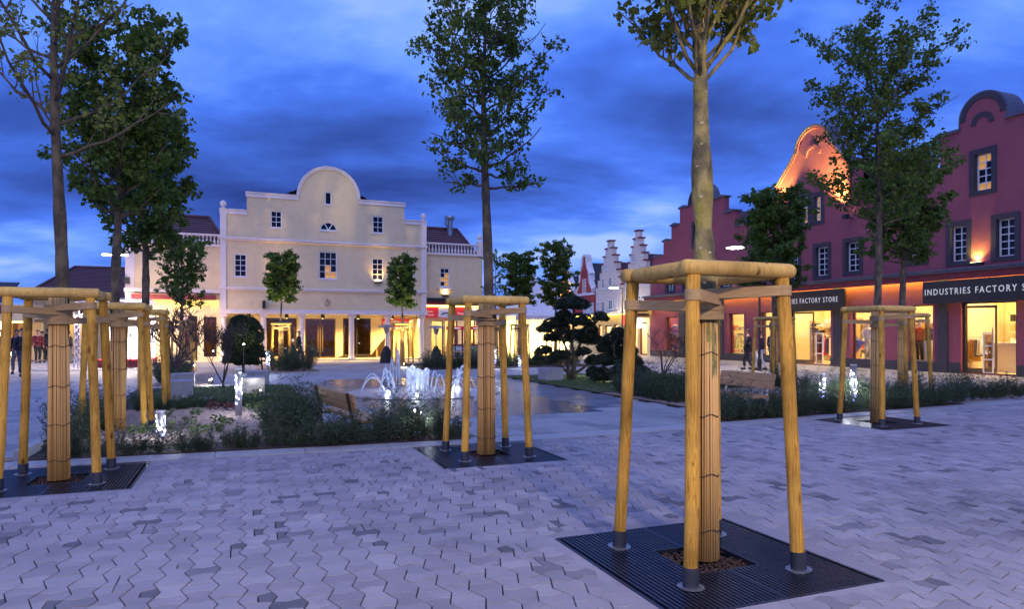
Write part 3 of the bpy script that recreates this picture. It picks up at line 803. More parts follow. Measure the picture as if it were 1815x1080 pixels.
# ------------------------------------------------------------------ trees
def leaf(mb, p, d, l, w_, rr):
    d = d.normalized(); s = d.cross(Vector((rr.uniform(-1,1), rr.uniform(-1,1), rr.uniform(-.3,1))))
    if s.length < 1e-3: s = d.orthogonal()
    s.normalize(); nn = s.cross(d)
    m = p+d*l*.45-nn*l*.06
    mb.add([p, m+s*w_+nn*l*.12, p+d*l-nn*l*.1, m-s*w_+nn*l*.12, m], [(0,4,1),(4,2,1),(0,3,4),(4,3,2)] if l > .05 and False else [(0,2,1),(0,3,2)])
def bez(p0, p1, p2, n):
    return [p0*(1-t)**2+p1*2*t*(1-t)+p2*t*t for t in [i/n for i in range(n+1)]]
def make_tree(label, loc, H, cb, hw, tr, leaves, lsize, seed, lm='leaf', nl=26, wrap=True, spread=1.0, twn=3, up=1.0, topw=1.0, box=.6, leafbase=0.0, wraptop=2.12, name='young_tree', wr=.118, sub=(4,6), bm='bark2', rise=1.0, lowpow=1.05, burl=.16, lowrise=.45, lr=.30):
    rr = random.Random(seed)
    root = thing(name, label, 'tree', loc)
    tk = MB(); cr = MB()
    # trunk with swellings
    n = 22; tp = []; rad = []
    ph = rr.uniform(0,6)
    for i in range(n+1):
        z = H*.95*i/n
        tp.append(Vector((.035*sin(z*1.1+ph)*min(1,z/2), .035*cos(z*.9+ph)*min(1,z/2), z)))
        f = 1-.35*min(z/cb,1) if z < cb else .65*(1-(z-cb)/(H*.95-cb))**.85
        b = 1+burl*exp(-((z-cb*.80)/.22)**2)+burl*.75*exp(-((z-cb*.62)/.12)**2)
        rad.append(max(tr*f*b*(1+rr.uniform(-.05,.05)), .006))
    nn_ = 12
    # finer knots on the stem
    pts2 = []; rad2 = []
    for i in range(n):
        for k in range(3):
            t = k/3; pts2.append(tp[i].lerp(tp[i+1], t)); rad2.append((rad[i]*(1-t)+rad[i+1]*t)*(1+rr.uniform(-.05,.07)))
    pts2.append(tp[-1]); rad2.append(rad[-1])
    tk.tube(pts2, rad2, nn_)
    def trunk_at(z):
        t = min(max(z/(H*.95)*n, 0), n-.001); i = int(t)
        return tp[i].lerp(tp[i+1], t-i), rad[i]*(1-(t-i))+rad[i+1]*(t-i)
    tips = []
    for i in range(nl):
        u = i/max(nl-1,1)
        z0 = cb+(H*.93-cb)*u**lowpow
        az = i*2.39996+rr.uniform(-.35,.35)
        c, s = cos(az), sin(az)
        bx = 1/max(abs(cos(az-TH)), abs(sin(az-TH)))
        er = hw*((1-box)+box*min(bx,1.3))*rr.uniform(.72,1.0)*(1 if u < .8 else 1-(u-.8)*(1-topw)*4)*spread
        rise = (.55+.7*rr.random())*hw*up*(1-.4*u)*(lowrise+(1-lowrise)*min(1,u/.22))
        z2 = min(z0+rise, H)
        p0, r0 = trunk_at(z0)
        p2 = Vector((p0.x+c*er, p0.y+s*er, z2)); p1 = Vector((p0.x+c*er*.5, p0.y+s*er*.5, z0+rise*.28))
        pts = bez(p0, p1, p2, 7)
        for q in pts[1:-1]: q += Vector((rr.uniform(-.03,.03), rr.uniform(-.03,.03), rr.uniform(-.03,.03)))
        rl = min(r0*.55, tr*lr)*(1-.35*u)
        tk.tube(pts, [rl*(1-.82*j/7)+.002 for j in range(8)], 6)
        for k in range(rr.randint(*sub)):
            t = .25+.75*(k+rr.random())/sub[1]
            t = min(t, .98); j = int(t*7); q = pts[j].lerp(pts[j+1], t*7-j)
            tan = (pts[j+1]-pts[j]).normalized()
            d = (tan*.5+Vector((rr.uniform(-1,1), rr.uniform(-1,1), rr.uniform(-.2,1.0*up)))).normalized()
            ln = rr.uniform(.25,.62)*hw*.62
            e = q+d*ln; e.z = min(e.z, H+.05)
            mid = q.lerp(e,.5)+Vector((rr.uniform(-.05,.05), rr.uniform(-.05,.05), rr.uniform(-.02,.06)))
            tk.tube([q, mid, e], [rl*.32+.002, rl*.2+.002, .0022], 4, cap=False)
            for m in range(twn):
                tt = rr.uniform(.25,1); w0 = q.lerp(mid, tt*2) if tt < .5 else mid.lerp(e, tt*2-1)
                d2 = (d*.4+Vector((rr.uniform(-1,1), rr.uniform(-1,1), rr.uniform(-.3,.9)))).normalized()
                w1 = w0+d2*rr.uniform(.10,.26)*max(hw,.6)*.8
                tk.tube([w0, w1], [.0032, .0016], 3, cap=False)
                tips.append((w0, w1))
            tips.append((mid, e))
    # leaves hang from the twigs in small bunches
    k = max(leaves//max(len(tips),1), 1); left_ = leaves
    for w0, w1 in tips:
        kk = k+(1 if rr.random() < leaves/len(tips)-k else 0)
        if leafbase and rr.random() < leafbase: continue
        for m in range(kk):
            p = w0.lerp(w1, rr.uniform(.3,1.05))+Vector((rr.uniform(-.07,.07), rr.uniform(-.07,.07), rr.uniform(-.07,.05)))
            d = Vector((rr.uniform(-1,1), rr.uniform(-1,1), rr.uniform(-1.2,.25)))
            l = lsize*rr.uniform(.45,1.35)
            leaf(cr, p, d, l, l*rr.uniform(.33,.46), rr)
    t_ = tk.build('trunk', M[bm], root, smooth=True)
    cr.build('crown', M[lm], root)
    if wrap:
        rw = MB(); nw = 54 if wr > .098 else 38
        for j in range(nw):
            g = 2*pi*j/nw; r_ = wr+rr.uniform(-.009,.006)
            r1 = max(r_*.84, rad[0]*.9)
            z1 = wraptop+rr.uniform(-.06,.04)
            tw = rr.uniform(-.06,.06)
            rw.tube([Vector((cos(g)*r_, sin(g)*r_, .0)), Vector((cos(g+tw)*(r_*.94+rr.uniform(-.004,.004)), sin(g+tw)*r_*.94, 1.0)), Vector((cos(g+tw)*r1, sin(g+tw)*r1, z1))], [(.0064 if wr > .098 else .0074)*rr.uniform(.75,1.15)]*3, 5)
        ro = rw.build('reed_wrap', M['reed'], root, smooth=True)
        for z in (.22,.62,1.05,1.5):
            r_ = (wr-.02*z/2)+.013
            MB().tube([Vector((cos(2*pi*j/20)*r_, sin(2*pi*j/20)*r_, z+.012*sin(j*1.3)+.0)) for j in range(21)], .0045, 4, cap=False).build('wire', M['wire'], ro)
        MB().lathe([(wr-.014,0),(wr-.019,1.0),(wr*.84-.012,wraptop-.12)], 16).build('inner_wrap', M['wire'], ro)
    return root
T = TREEPOS
make_tree('nearest young tree with pale lit trunk, cut by the top picture edge', T['near'], 7.0, 3.46, .92, .080, 15000, .066, 21, 'leaflit', nl=60, up=1.9, twn=4, wr=.094, bm='bark', sub=(7,11), lowpow=1.45, burl=.48, lowrise=.75, lr=.19)
make_tree('tall dark young tree in the middle before the cloudy sky', T['mid'], 7.0, 3.62, .88, .080, 8600, .066, 22, nl=50, up=.9, lowrise=.2, lr=.22, sub=(6,9), box=.9, topw=1.0)
make_tree('thinly leaved young tree with open limbs at the left picture edge', T['left'], 7.4, 3.62, 1.25, .080, 5200, .055, 23, 'leaflit', wr=.102, nl=26, up=1.5, twn=3, sub=(5,7), leafbase=.1, lr=.24)
make_tree('broad dark young tree before the round red gables', T['right'], 7.45, 3.62, 1.08, .080, 12000, .074, 24, nl=50, up=1.0, lr=.22, sub=(6,9), box=.9)
make_tree('dense young tree in the left bed behind the thinly leaved one', T['left2'], 6.95, 3.55, .98, .09, 13500, .088, 25, nl=46, wr=.115, sub=(6,9), box=.9)
make_tree('young tree of the left bed nearest the bright stage', T['left3'], 6.45, 3.30, 1.0, .09, 11000, .10, 26, nl=40, wr=.115, sub=(6,8), box=.8)
make_tree('bushy young tree in stakes on the shop pavement, behind the broad one', T['right2'], 6.3, 3.35, .95, .09, 11000, .10, 27, nl=40, wr=.115, sub=(6,8))
make_tree('low dense clipped tree in front of the bell gable', T['right3'], 6.15, 3.05, 1.02, .09, 15000, .11, 28, nl=46, up=.55, sub=(6,9), box=.9)
make_tree('narrow half-bare tree before the left wing of the cream house', T['l10'], 5.35, 2.55, .98, .08, 6500, .10, 29, nl=40, up=1.4, sub=(5,8))
make_tree('small box-clipped tree before the left part of the cream house', T['front1'], 5.75, 3.15, .82, .06, 8500, .12, 30, 'leaf', nl=40, box=1.0, up=.6, sub=(6,9))
make_tree('small box-clipped tree before the right part of the cream house', T['front2'], 5.65, 2.95, .68, .06, 7500, .12, 31, 'leaf', nl=38, box=1.0, up=.6, sub=(6,9))
make_tree('thin nearly bare tree between cream house and white tent', T['thin'], 6.0, 2.6, .75, .06, 700, .14, 32, nl=26, up=1.6)
make_tree('dark clipped tree left of the white tent peak', T['c12'], 6.3, 3.2, .92, .08, 10000, .13, 33, nl=40, box=1.0, up=.55, sub=(6,9))
make_tree('tall dark clipped tree behind the cloud pine', T['c11'], 7.2, 3.1, .98, .08, 11000, .13, 34, nl=46, box=1.0, up=.6, sub=(6,9))

# bare ornamental shrubs
def make_bare(label, loc, h, spread, stems, seed, trunk_h=0.0, r0=.03, dens=5):
    rr = random.Random(seed); root = thing('bare_shrub', label, 'shrub', loc); mb = MB()
    def grow(p, d, ln, r, lev):
        n = 3; pts = [p]
        for i in range(n):
            d = (d+Vector((rr.uniform(-.22,.22), rr.uniform(-.22,.22), rr.uniform(-.05,.2)))).normalized()
            pts.append(pts[-1]+d*ln/n)
        mb.tube(pts, [max(r*(1-.45*i/n), .0065) for i in range(n+1)], 6 if lev < 2 else 4 if lev < 3 else 3, cap=False)
        if lev >= 4 or ln < .09: return
        for k in range(rr.randint(2, dens if lev < 3 else 3)):
            t = rr.uniform(.45,1.0); j = min(int(t*n), n-1); q = pts[j].lerp(pts[j+1], t*n-j)
            az = rr.uniform(0,6.28)
            d2 = (d*.75+Vector((cos(az), sin(az), rr.uniform(-.1,.6)))*.75).normalized()
            grow(q, d2, ln*rr.uniform(.5,.75), r*.5, lev+1)
    if trunk_h: mb.tube([Vector((0,0,0)), Vector((.01,.0,trunk_h*.5)), Vector((0,.01,trunk_h))], [r0*1.3,r0*1.05,r0], 8)
    for s in range(stems):
        az = s*6.283/stems+rr.uniform(-.4,.4)
        d = Vector((cos(az)*spread, sin(az)*spread, 1)).normalized()
        grow(Vector((0,0,trunk_h)), d, h*.42, r0*.7, 0)
    mb.build('branches', M['twig'], root, smooth=True)
    return root
make_bare('bare reddish multi-stemmed shrub beside the tall bollard', G(395,690), 2.5, .32, 4, 41, .15, .03)
make_bare('bare dark spreading shrub before the bright stage', G(312,688), 2.2, .75, 6, 42, .55, .05)
make_bare('bare small shrub on the lawn edge left of the shop window', AT(1176,24.5), 2.2, .55, 5, 43, .1, .035, 3)

# yew shrubs of the hedges
def yew_mesh(h, w_, seed, ns=34):
    rr = random.Random(seed); mb = MB()
    for i in range(ns):
        az = rr.uniform(0,6.283); r_ = w_*sqrt(rr.random())*.55
        p = Vector((cos(az)*r_, sin(az)*r_, 0)); lean = rr.uniform(.1,.75)*(.4+r_/w_)
        d = Vector((cos(az)*lean, sin(az)*lean, 1)).normalized(); ln = h*(rr.uniform(.45,.95) if i % 3 else rr.uniform(1.0,1.38))*(1-.35*r_/w_)
        n = 7; prev = p
        for j in range(n):
            q = p+d*ln*(j+1)/n+Vector((rr.uniform(-.012,.012),)*3)
            for m in range(4):
                a2 = rr.uniform(0,6.283); sd = Vector((cos(a2), sin(a2), rr.uniform(.3,1.1))).normalized()
                sl = ln*.30*(1-.62*j/n)*rr.uniform(.6,1.1)+.03
                for t in range(5):
                    b0 = q+sd*sl*t/5
                    nd = (sd*.6+Vector((rr.uniform(-1,1), rr.uniform(-1,1), rr.uniform(-.5,.8)))).normalized()
                    s2 = nd.cross(sd); s2 = s2.normalized() if s2.length > .01 else Vector((1,0,0))
                    L_ = rr.uniform(.03,.052)
                    mb.add([b0-s2*.005, b0+s2*.005, b0+nd*L_], [(0,1,2)])
            prev = q
    return mb.mesh('foliage', M['yew'])
YEW = [yew_mesh(.62,.40,50), yew_mesh(.50,.42,51), yew_mesh(.72,.40,52), yew_mesh(.42,.38,53)]
YSTEM = MB()
for i in range(5): YSTEM.tube([(0.03*cos(i*1.3),.03*sin(i*1.3),-.02),(.08*cos(i*1.3),.08*sin(i*1.3),.25)], [.008,.004], 4)
YSTEM = YSTEM.mesh('stems', M['twig'])
ry = random.Random(77)
def yew(p, s, label, group):
    t = thing('yew_shrub', label, 'shrub', p, ry.uniform(0,6.28), group)
    t.scale = (s*ry.uniform(.9,1.12), s*ry.uniform(.9,1.12), s*ry.uniform(.85,1.12))
    put('foliage', YEW[ry.randrange(4)], t); put('stems', YSTEM, t)
def yrow(pts, step, s, label, group, jit=.08):
    for (a0,b0),(a1,b1) in zip(pts, pts[1:]):
        L_ = hypot(a1-a0, b1-b0); n = max(int(L_/step), 1)
        for i in range(n):
            t = (i+.5)/n
            yew(PL(a0+(a1-a0)*t+ry.uniform(-jit,jit), b0+(b1-b0)*t+ry.uniform(-jit,jit), .01), s, label, group)
yrow([(-2.45,10.52),(.9,10.30)], .30, .62, 'low dark yew shrub in the row along the kerb of the left bed', 'yew row along the left kerb')
yrow([(.9,10.33),(3.2,10.17)], .30, .92, 'dark yew shrub in the row between the bench and the middle staked tree', 'yew row before the bench')
yrow([(1.9,10.75),(3.0,10.65)], .42, .92, 'dark yew shrub in the row between the bench and the middle staked tree', 'yew row before the bench', .05)
yrow([(.35,11.2),(.85,11.9),(.75,13.2)], .36, 1.15, 'tall dark yew shrub in the clump left of the bench', 'yew clump beside the bench')
yrow([(-2.35,11.4),(-2.35,15.0)], .42, .85, 'dark yew shrub along the raised edge of the left bed', 'yews along the left bed edge')
yrow([(-2.2,16.1),(1.1,16.0)], .38, .66, 'dark yew shrub in the row between gravel and left lawn', 'yew row before the left lawn')
yrow([(-2.2,15.9),(-.9,15.9)], .40, .60, 'dark yew shrub in the row between gravel and left lawn', 'yew row before the left lawn')
yrow([(8.2,10.36),(11.0,10.55),(15.3,10.90)], .34, .84, 'dark yew shrub in the row along the kerb of the right bed', 'yew row along the right kerb')
yrow([(8.3,10.95),(12.0,11.3),(15.3,11.6)], .42, .95, 'dark yew shrub in the row along the kerb of the right bed', 'yew row along the right kerb')
yrow([(15.5,11.3),(18.8,11.5)], .42, .92, 'dark yew shrub in the row running out at the right picture edge', 'yew row at the right edge')
yrow([(9.35,13.2),(9.5,16.2)], .40, 1.0, 'dark yew shrub in the block at the corner of the right lawn', 'yew block beside the right lawn')
yrow([(9.85,13.2),(10.0,16.2)], .40, 1.05, 'dark yew shrub in the block at the corner of the right lawn', 'yew block beside the right lawn')
yrow([(10.4,13.6),(10.6,16.2)], .45, .95, 'dark yew shrub in the block at the corner of the right lawn', 'yew block beside the right lawn')
yrow([(14.9,12.0),(14.9,16.6)], .48, .85, 'dark yew shrub in the row along the shop pavement', 'yew row along the shop pavement')
yrow([(11.2,16.0),(14.6,16.4)], .48, .72, 'dark yew shrub in the row behind the right bench', 'yew row behind the right bench')
yrow([(7.5,30.0),(10.6,30.2)], .55, 1.35, 'dark shrub in the far bed behind the fountain jets', 'shrubs of the far bed')
yrow([(11.2,30.4),(16.2,31.6)], .55, 1.3, 'dark shrub in the far bed in front of the tent', 'shrubs before the tent')
yrow([(8.0,31.5),(11.0,31.5)], .6, 1.3, 'dark shrub in the far bed behind the fountain jets', 'shrubs of the far bed')
yrow([(1.2,30.2),(2.7,30.4)], .42, 1.5, 'round dark shrub in the small bed left of the entrance', 'shrubs left of the entrance')
yrow([(1.5,31.2),(2.9,31.2)], .5, 1.6, 'round dark shrub in the small bed left of the entrance', 'shrubs left of the entrance')
yrow([(-2.3,24.0),(-2.1,28.0)], .55, 1.25, 'dark shrub along the path at the stage side', 'shrubs by the stage path')

# small flowering plants on the gravel
def perennial(p, m1, h, label, group, seed, petals=False):
    rr = random.Random(seed); t = thing('perennial_plant', label, 'plant', p, 0, group); mb = MB()
    for i in range(46):
        az = rr.uniform(0,6.28); r_ = rr.uniform(0,.10); q = Vector((cos(az)*r_, sin(az)*r_, rr.uniform(.02,h)))
        leaf(mb, q, Vector((cos(az), sin(az), rr.uniform(-.1,.8))), rr.uniform(.05,.09), .022, rr)
    mb.build('leaves', M[m1], t)
    if petals:
        m2 = MB()
        for i in range(40):
            az = rr.uniform(0,6.28); r_ = rr.uniform(0,.13)
            leaf(m2, Vector((cos(az)*r_, sin(az)*r_, h*rr.uniform(.8,1.2))), Vector((rr.uniform(-1,1), rr.uniform(-1,1), 1)), .03, .014, rr)
        m2.build('flowers', M['petal'], t)
for i in range(13):
    perennial(G(ry.uniform(445,500), ry.uniform(716,742), .034), 'perennial', .12, 'small green plant on the gravel right of the tall bollard', 'green plants on the gravel', i)
for i, (x, y) in enumerate([(370,722),(378,728),(398,722),(405,728)]):
    perennial(G(x, y, .034), 'heuchera', .16, 'small dark red leaved plant on the gravel left of the tall bollard', 'red leaved plants on the gravel', 20+i)
for i, (x, y) in enumerate([(312,720),(365,718),(470,712),(486,712),(330,716)]):
    perennial(G(x, y, .034), 'perennial', .14, 'small plant with white flowers at the back of the gravel', 'white flowering plants', 30+i, True)
for i in range(10):
    perennial(G(ry.uniform(215,420), ry.uniform(735,775), .034), 'perennial', .14, 'small pale green plant among the yews near the small bollard', 'plants near the small bollard', 50+i)

# cloud-pruned pines and a round topiary
def pad_mesh(seed, n=900, m='pine'):
    rr = random.Random(seed); mb = MB()
    for i in range(n):
        z = rr.uniform(-.55,1); az = rr.uniform(0,6.283); r_ = sqrt(max(0,1-z*z))*rr.uniform(.8,1.0)
        lump = 1+.13*sin(az*3+seed)*cos(z*4+seed)+.09*sin(az*7+2*seed)
        p = Vector((cos(az)*r_*lump, sin(az)*r_*lump, z*lump*(1 if z > 0 else .6)))
        for k in range(4):
            d = (p*.6+Vector((rr.uniform(-1,1), rr.uniform(-1,1), rr.uniform(-.4,1.2)))).normalized()*rr.uniform(.16,.30)
            s = d.cross(Vector((rr.uniform(-1,1), rr.uniform(-1,1), rr.uniform(-1,1)))); s = s.normalized()*.035 if s.length > 1e-3 else Vector((.035,0,0))
            mb.add([p-s, p+s, p+d], [(0,1,2)])
    return mb.mesh('foliage_pad', M[m])
PADS = [pad_mesh(60+i) for i in range(3)]
CORE = MB().lathe([(.05,-.35),(.55,-.3),(.82,-.05),(.80,.25),(.5,.62),(.05,.78)], 10).mesh('pad_core', M['pine'], True)
def cloud_pine(label, base, Y, pads, stems, seed):
    rr = random.Random(seed); root = thing('cloud_pine', label, 'tree', base)
    tk = MB(); hubs = []
    for (dx, dz) in stems:
        e = AT(dx, Y+rr.uniform(-.2,.2), dz)-base; e.z = max(e.z,.3)
        pts = bez(Vector((rr.uniform(-.12,.12), rr.uniform(-.1,.1), 0)), Vector((e.x*.2, e.y*.3, e.z*.6)), e, 7)
        for q in pts[1:-1]: q += Vector((rr.uniform(-.05,.05), rr.uniform(-.05,.05), 0))
        tk.tube(pts, [.075-.045*i/7 for i in range(8)], 8); hubs += pts[2:]
    for (x, y, wd, hh) in pads:
        c = AT(x, Y+rr.uniform(-.55,.55), y)-base
        s = wd/2/FPX*Y
        o = put('foliage_pad', PADS[rr.randrange(3)], root, c); o.scale = (s, s*rr.uniform(.85,1.1), hh/2/FPX*Y*1.15); o.rotation_euler = (rr.uniform(-.15,.15), rr.uniform(-.15,.15), rr.uniform(0,6))
        k = put('pad_core', CORE, o)
        h = min(hubs, key=lambda q: (q-c).length+abs(q.z-c.z+.15)*.8)
        mid = h.lerp(c,.55)+Vector((rr.uniform(-.06,.06), rr.uniform(-.06,.06), -.07))
        tk.tube(bez(h, mid, c, 5), [.03-.017*i/5 for i in range(6)], 6, cap=False)
    tk.build('trunk', M['barkd'], root, smooth=True)
    return root
b1 = G(1014,674); cloud_pine('large cloud-pruned dark pine on the lawn before the glowing tent', b1, b1.y,
    [(1015,543,56,26),(1000,560,28,16),(1030,572,52,24),(1065,565,28,20),(985,577,44,22),(965,586,30,18),(1020,602,52,26),(981,601,38,20),(1044,590,36,20),(963,624,30,18),(991,634,38,20),(1054,606,34,20),(1052,642,34,20),(1000,590,30,16),(1034,626,26,16),(955,637,22,14)],
    [(1016,548),(990,590),(1040,585),(1060,640),(975,640)], 71)
b2 = G(1090,680); cloud_pine('smaller dense cloud-pruned pine beside the left stake post of the nearest tree', b2, b2.y,
    [(1086,605,40,22),(1078,622,44,22),(1110,622,40,24),(1089,642,46,24),(1120,644,40,26),(1066,668,40,26),(1052,662,28,20),(1124,664,44,34),(1105,660,44,30),(1096,592,30,18),(1070,640,30,20)],
    [(1088,610),(1115,630),(1070,655)], 72)
b3 = AT(431,29.0); b3.z = 0
t = thing('topiary_shrub', 'big dark rounded topiary shrub with a spot in front, before the colonnade', 'shrub', b3)
BP = [pad_mesh(80+i, 1500, 'box') for i in range(2)]
for (x, y, wd, hh) in [(428,588,46,44),(414,613,36,46),(446,598,38,48),(432,622,52,40),(412,638,30,34),(452,628,34,32),(440,577,34,24),(424,572,26,20),(438,642,40,26)]:
    c = AT(x, 29+R.uniform(-.3,.3), y)-b3; s = wd/2/FPX*29
    o = put('foliage_lobe', BP[R.randrange(2)], t, c); o.scale = (s,s,hh/2/FPX*29*1.1); o.rotation_euler = (0,0,R.uniform(0,6))
    put('lobe_core', CORE, o)
MB().tube([(0,0,0),(0,0,.6)], [.07,.05], 8).build('trunk', M['barkd'], t)

# ------------------------------------------------------------------ building kit
PANE = {}
def pane_mesh(w_, h, m):
    k = (round(w_,3), round(h,3), m)
    if k not in PANE: PANE[k] = MB().box(-w_/2, w_/2, 0, .006, -h/2, h/2).mesh('pane', M[m])
    return PANE[k]
def window(par, x0, x1, z0, z1, nx, nz, y=0.0, fm='white', gm='darkglass', fr=.05, mu=.028, sill=True, deep=.05, sillm=None, proud=.025, lit=(), panes=True):
    pw = (x1-x0-2*fr-(nx-1)*mu)/nx; ph = (z1-z0-2*fr-(nz-1)*mu)/nz
    holes = []; cs = []
    for i in range(nx):
        for j in range(nz):
            a = x0+fr+i*(pw+mu); b = z0+fr+j*(ph+mu)
            holes.append(rc(a, a+pw, b, b+ph)); cs.append((a+pw/2, b+ph/2, i, j))
    f = MB().slab(rc(x0,x1,z0,z1), holes, y-proud, y+deep).build('window', M[fm], par)
    for cx, cz, i, j in cs:
        put('pane', pane_mesh(pw+.004, ph+.004, 'warmglass' if (i,j) in lit else gm), f, (cx, y+.012, cz))
    if sill: MB().box(x0-.07, x1+.07, y-.09, y+.04, z0-.075, z0-.002).build('sill', M[sillm or fm], f)
    return f
def courses(mb, p0, p1, q1, q0, n, lift=.035, m=0, th=.05):
    # roof slope p0-p1 (eaves) to q0-q1 (ridge): overlapping courses of tiles
    p0, p1, q0, q1 = map(Vector, (p0,p1,q0,q1)); nn = (p1-p0).cross(q0-p0).normalized()
    if nn.z < 0: nn = -nn
    for i in range(n):
        a, b = i/n, (i+1)/n
        A, B_, C_, D_ = p0.lerp(q0,a)+nn*lift, p1.lerp(q1,a)+nn*lift, p1.lerp(q1,b), p0.lerp(q0,b)
        A0, B0 = p0.lerp(q0,a), p1.lerp(q1,a)
        mb.add([A,B_,C_,D_,A0,B0], [(0,1,2,3),(4,5,1,0)], m)
    mb.add([p0-nn*.02,p1-nn*.02,q1-nn*.02,q0-nn*.02], [(3,2,1,0)], m)
def coping(par, pts, m, y0=-.07, y1=.36, th=.07, name='coping'):
    for (a, b) in zip(pts, pts[1:]):
        L_ = hypot(b[0]-a[0], b[1]-a[1])
        if L_ < .02: continue
        n = Vector((-(b[1]-a[1])/L_, (b[0]-a[0])/L_)); 
        if n.y < -.3 : n = -n
        MB().slab([a, b, (b[0]+n.x*th,b[1]+n.y*th), (a[0]+n.x*th,a[1]+n.y*th)], [], y0, y1).build(name, M[m], par)
def ring_strip(pts, th):                      # closed outline of a band following a curve, inside it
    inner = []
    for i, p in enumerate(pts):
        a = pts[max(i-1,0)]; b = pts[min(i+1,len(pts)-1)]
        d = Vector((b[0]-a[0], b[1]-a[1])).normalized(); inner.append((p[0]+d.y*th, p[1]-d.x*th))
    return pts+inner[::-1]
def text(par, s, x, z, size, y, m, ex=.012, name='lettering', align='LEFT', sx=1.0, spacing=1.0):
    cu = bpy.data.curves.new('lettering', 'FONT'); cu.body = s; cu.size = size; cu.extrude = ex; cu.align_x = align; cu.space_character = spacing
    cu.resolution_u = 2
    o = bpy.data.objects.new('t', cu); col.objects.link(o)
    dg = bpy.context.evaluated_depsgraph_get()
    me = bpy.data.meshes.new_from_object(o.evaluated_get(dg))
    bpy.data.objects.remove(o); bpy.data.curves.remove(cu)
    me.materials.clear(); me.materials.append(M[m]); me.name = name
    t = put(name, me, par, (x, y, z)); t.rotation_euler = (pi/2, 0, 0); t.scale = (sx,1,1)
    return t

# ------------------------------------------------------------------ the cream house with round gable
P0 = G(390, 642)
FC = Frame(P0, TH)
cream = thing('cream_shop_house', 'cream rendered house with stepped round gable, white bands and a lit colonnade', 'house', P0, TH)
X1 = FC.X(755.5)
zc0, zc1 = FC.Z(570,556.3), FC.Z(570,550)     # beam over the colonnade
zs = (FC.Z(415,374)+FC.Z(737,391))/2          # shoulder
zt = (FC.Z(482,344.5)+FC.Z(677,358.5))/2      # step
xa0, xa1 = FC.X(437.5), FC.X(716.5)
xg0, xg1 = FC.X(528), FC.X(636.5); xm = (xg0+xg1)/2; rg_ = (xg1-xg0)/2
ztop = FC.Z(582,297)
outl = [(0,zc0),(X1,zc0),(X1,zs),(xa1,zs),(xa1,zt),(xg1,zt)]+arc(xm, ztop-rg_, rg_, 0, pi, 28)+[(xg0,zt),(xa0,zt),(xa0,zs),(0,zs)]
wins = [ # px box, nx, nz, lit
 ((480,374,499.5,403.5),2,3,()), ((660.5,383.5,679.5,413),2,3,()), ((576,340.5,587.5,362.5),1,1,()),
 ((415.5,450.5,437,490.5),2,4,()), ((479.5,452.5,500.5,492),2,4,()), ((565.5,446.5,597,494.5),3,4,((1,0),(2,0),(1,1))),
 ((659.5,458.5,679,496.5),2,4,()), ((716,460,733.5,497),2,4,())]
rects = [FC.rect(*b) for b,_,_,_ in wins]
hx0, hx1, hz0, hz1 = FC.rect(567.5,394,597,408.5)
half = [(hx0,hz0),(hx1,hz0)]+[((hx0+hx1)/2+(hx1-hx0)/2*cos(pi*i/14), hz0+(hz1-hz0)*sin(pi*i/14)) for i in range(1,14)]
MB().slab(outl, [rc(*r) for r in rects]+[half], 0, .35).build('wall', M['cream'], cream)
for (b,nx,nz,lit), r in zip(wins, rects): window(cream, *r, nx, nz, y=.06, sillm='trim', lit=lit)
# half-moon window: frame with two slanting bars
hc = (hx0+hx1)/2; hr = (hx1-hx0)/2; hh = hz1-hz0
def hm(r_, a): return (hc+hr*r_*cos(a), hz0+.03+(hh-.03)*r_*sin(a))
secs = []
for a0, a1 in ((.06,.98),(1.10,2.04),(2.16,pi-.06)):
    secs.append([hm(.12,(a0+a1)/2)]+[hm(.90,a0+(a1-a0)*i/5) for i in range(6)])
fr_ = MB().slab(half, secs, .035, .11).build('window', M['white'], cream)
MB().slab(half, [], .07, .076).build('pane', M['darkglass'], fr_)
MB().box(hx0-.09, hx1+.09, -.05, .10, hz0-.08, hz0-.003).build('sill', M['trim'], fr_)
# bands, pilasters, copings
zb0, zb1 = FC.Z(570,433.4), FC.Z(570,427.4)
zm0, zm1 = FC.Z(570,518.2), FC.Z(570,512)
def band(par, x0, x1, z0, z1, m='trim', d=.16, name='cornice'):
    h = z1-z0
    MB().box(x0-.03, x1+.03, -d*.55, .0-.002, z0, z0+h*.45).box(x0-.06, x1+.06, -d, -.002, z0+h*.45+.001, z1).build(name, M[m], par)
band(cream, 0, X1, zb0, zb1); band(cream, 0, X1, zm0, zm1)
MB().box(-.06, X1+.06, -.16, .36, zc0-.03, zc0+.10).box(-.03, X1+.03, -.08, .0-.002, zc0+.101, zc1).build('beam', M['trim'], cream)
pw = FC.X(401)
for x0, x1 in ((0,pw),(X1-pw*1.0,X1)):
    for z0, z1 in ((zc1+.002,zm0-.002),(zm1+.002,zb0-.002),(zb1+.002,zs)):
        MB().box(x0, x1, -.07, -.002, z0, z1).build('pilaster', M['trim'], cream)
for pts in ([(-.05,zs),(xa0+.06,zs)],[(xa0-.08,zt),(xg0+.05,zt)],[(xg1-.05,zt),(xa1+.08,zt)],[(xa1-.06,zs),(X1+.05,zs)]):
    coping(cream, pts, 'trim', -.10, .42, .06)
    MB().box(pts[0][0]+.02, pts[1][0]-.02, -.06, -.002, pts[0][1]-.22, pts[0][1]-.004).build('moulding', M['trim'], cream)
MB().slab(ring_strip(arc(xm, ztop-rg_, rg_+.05, pi, 0, 30), .17), [], -.08, -.002).build('moulding', M['trim'], cream)
ap = arc(xm, ztop-rg_, rg_, pi, 0, 26)
m_ = MB()
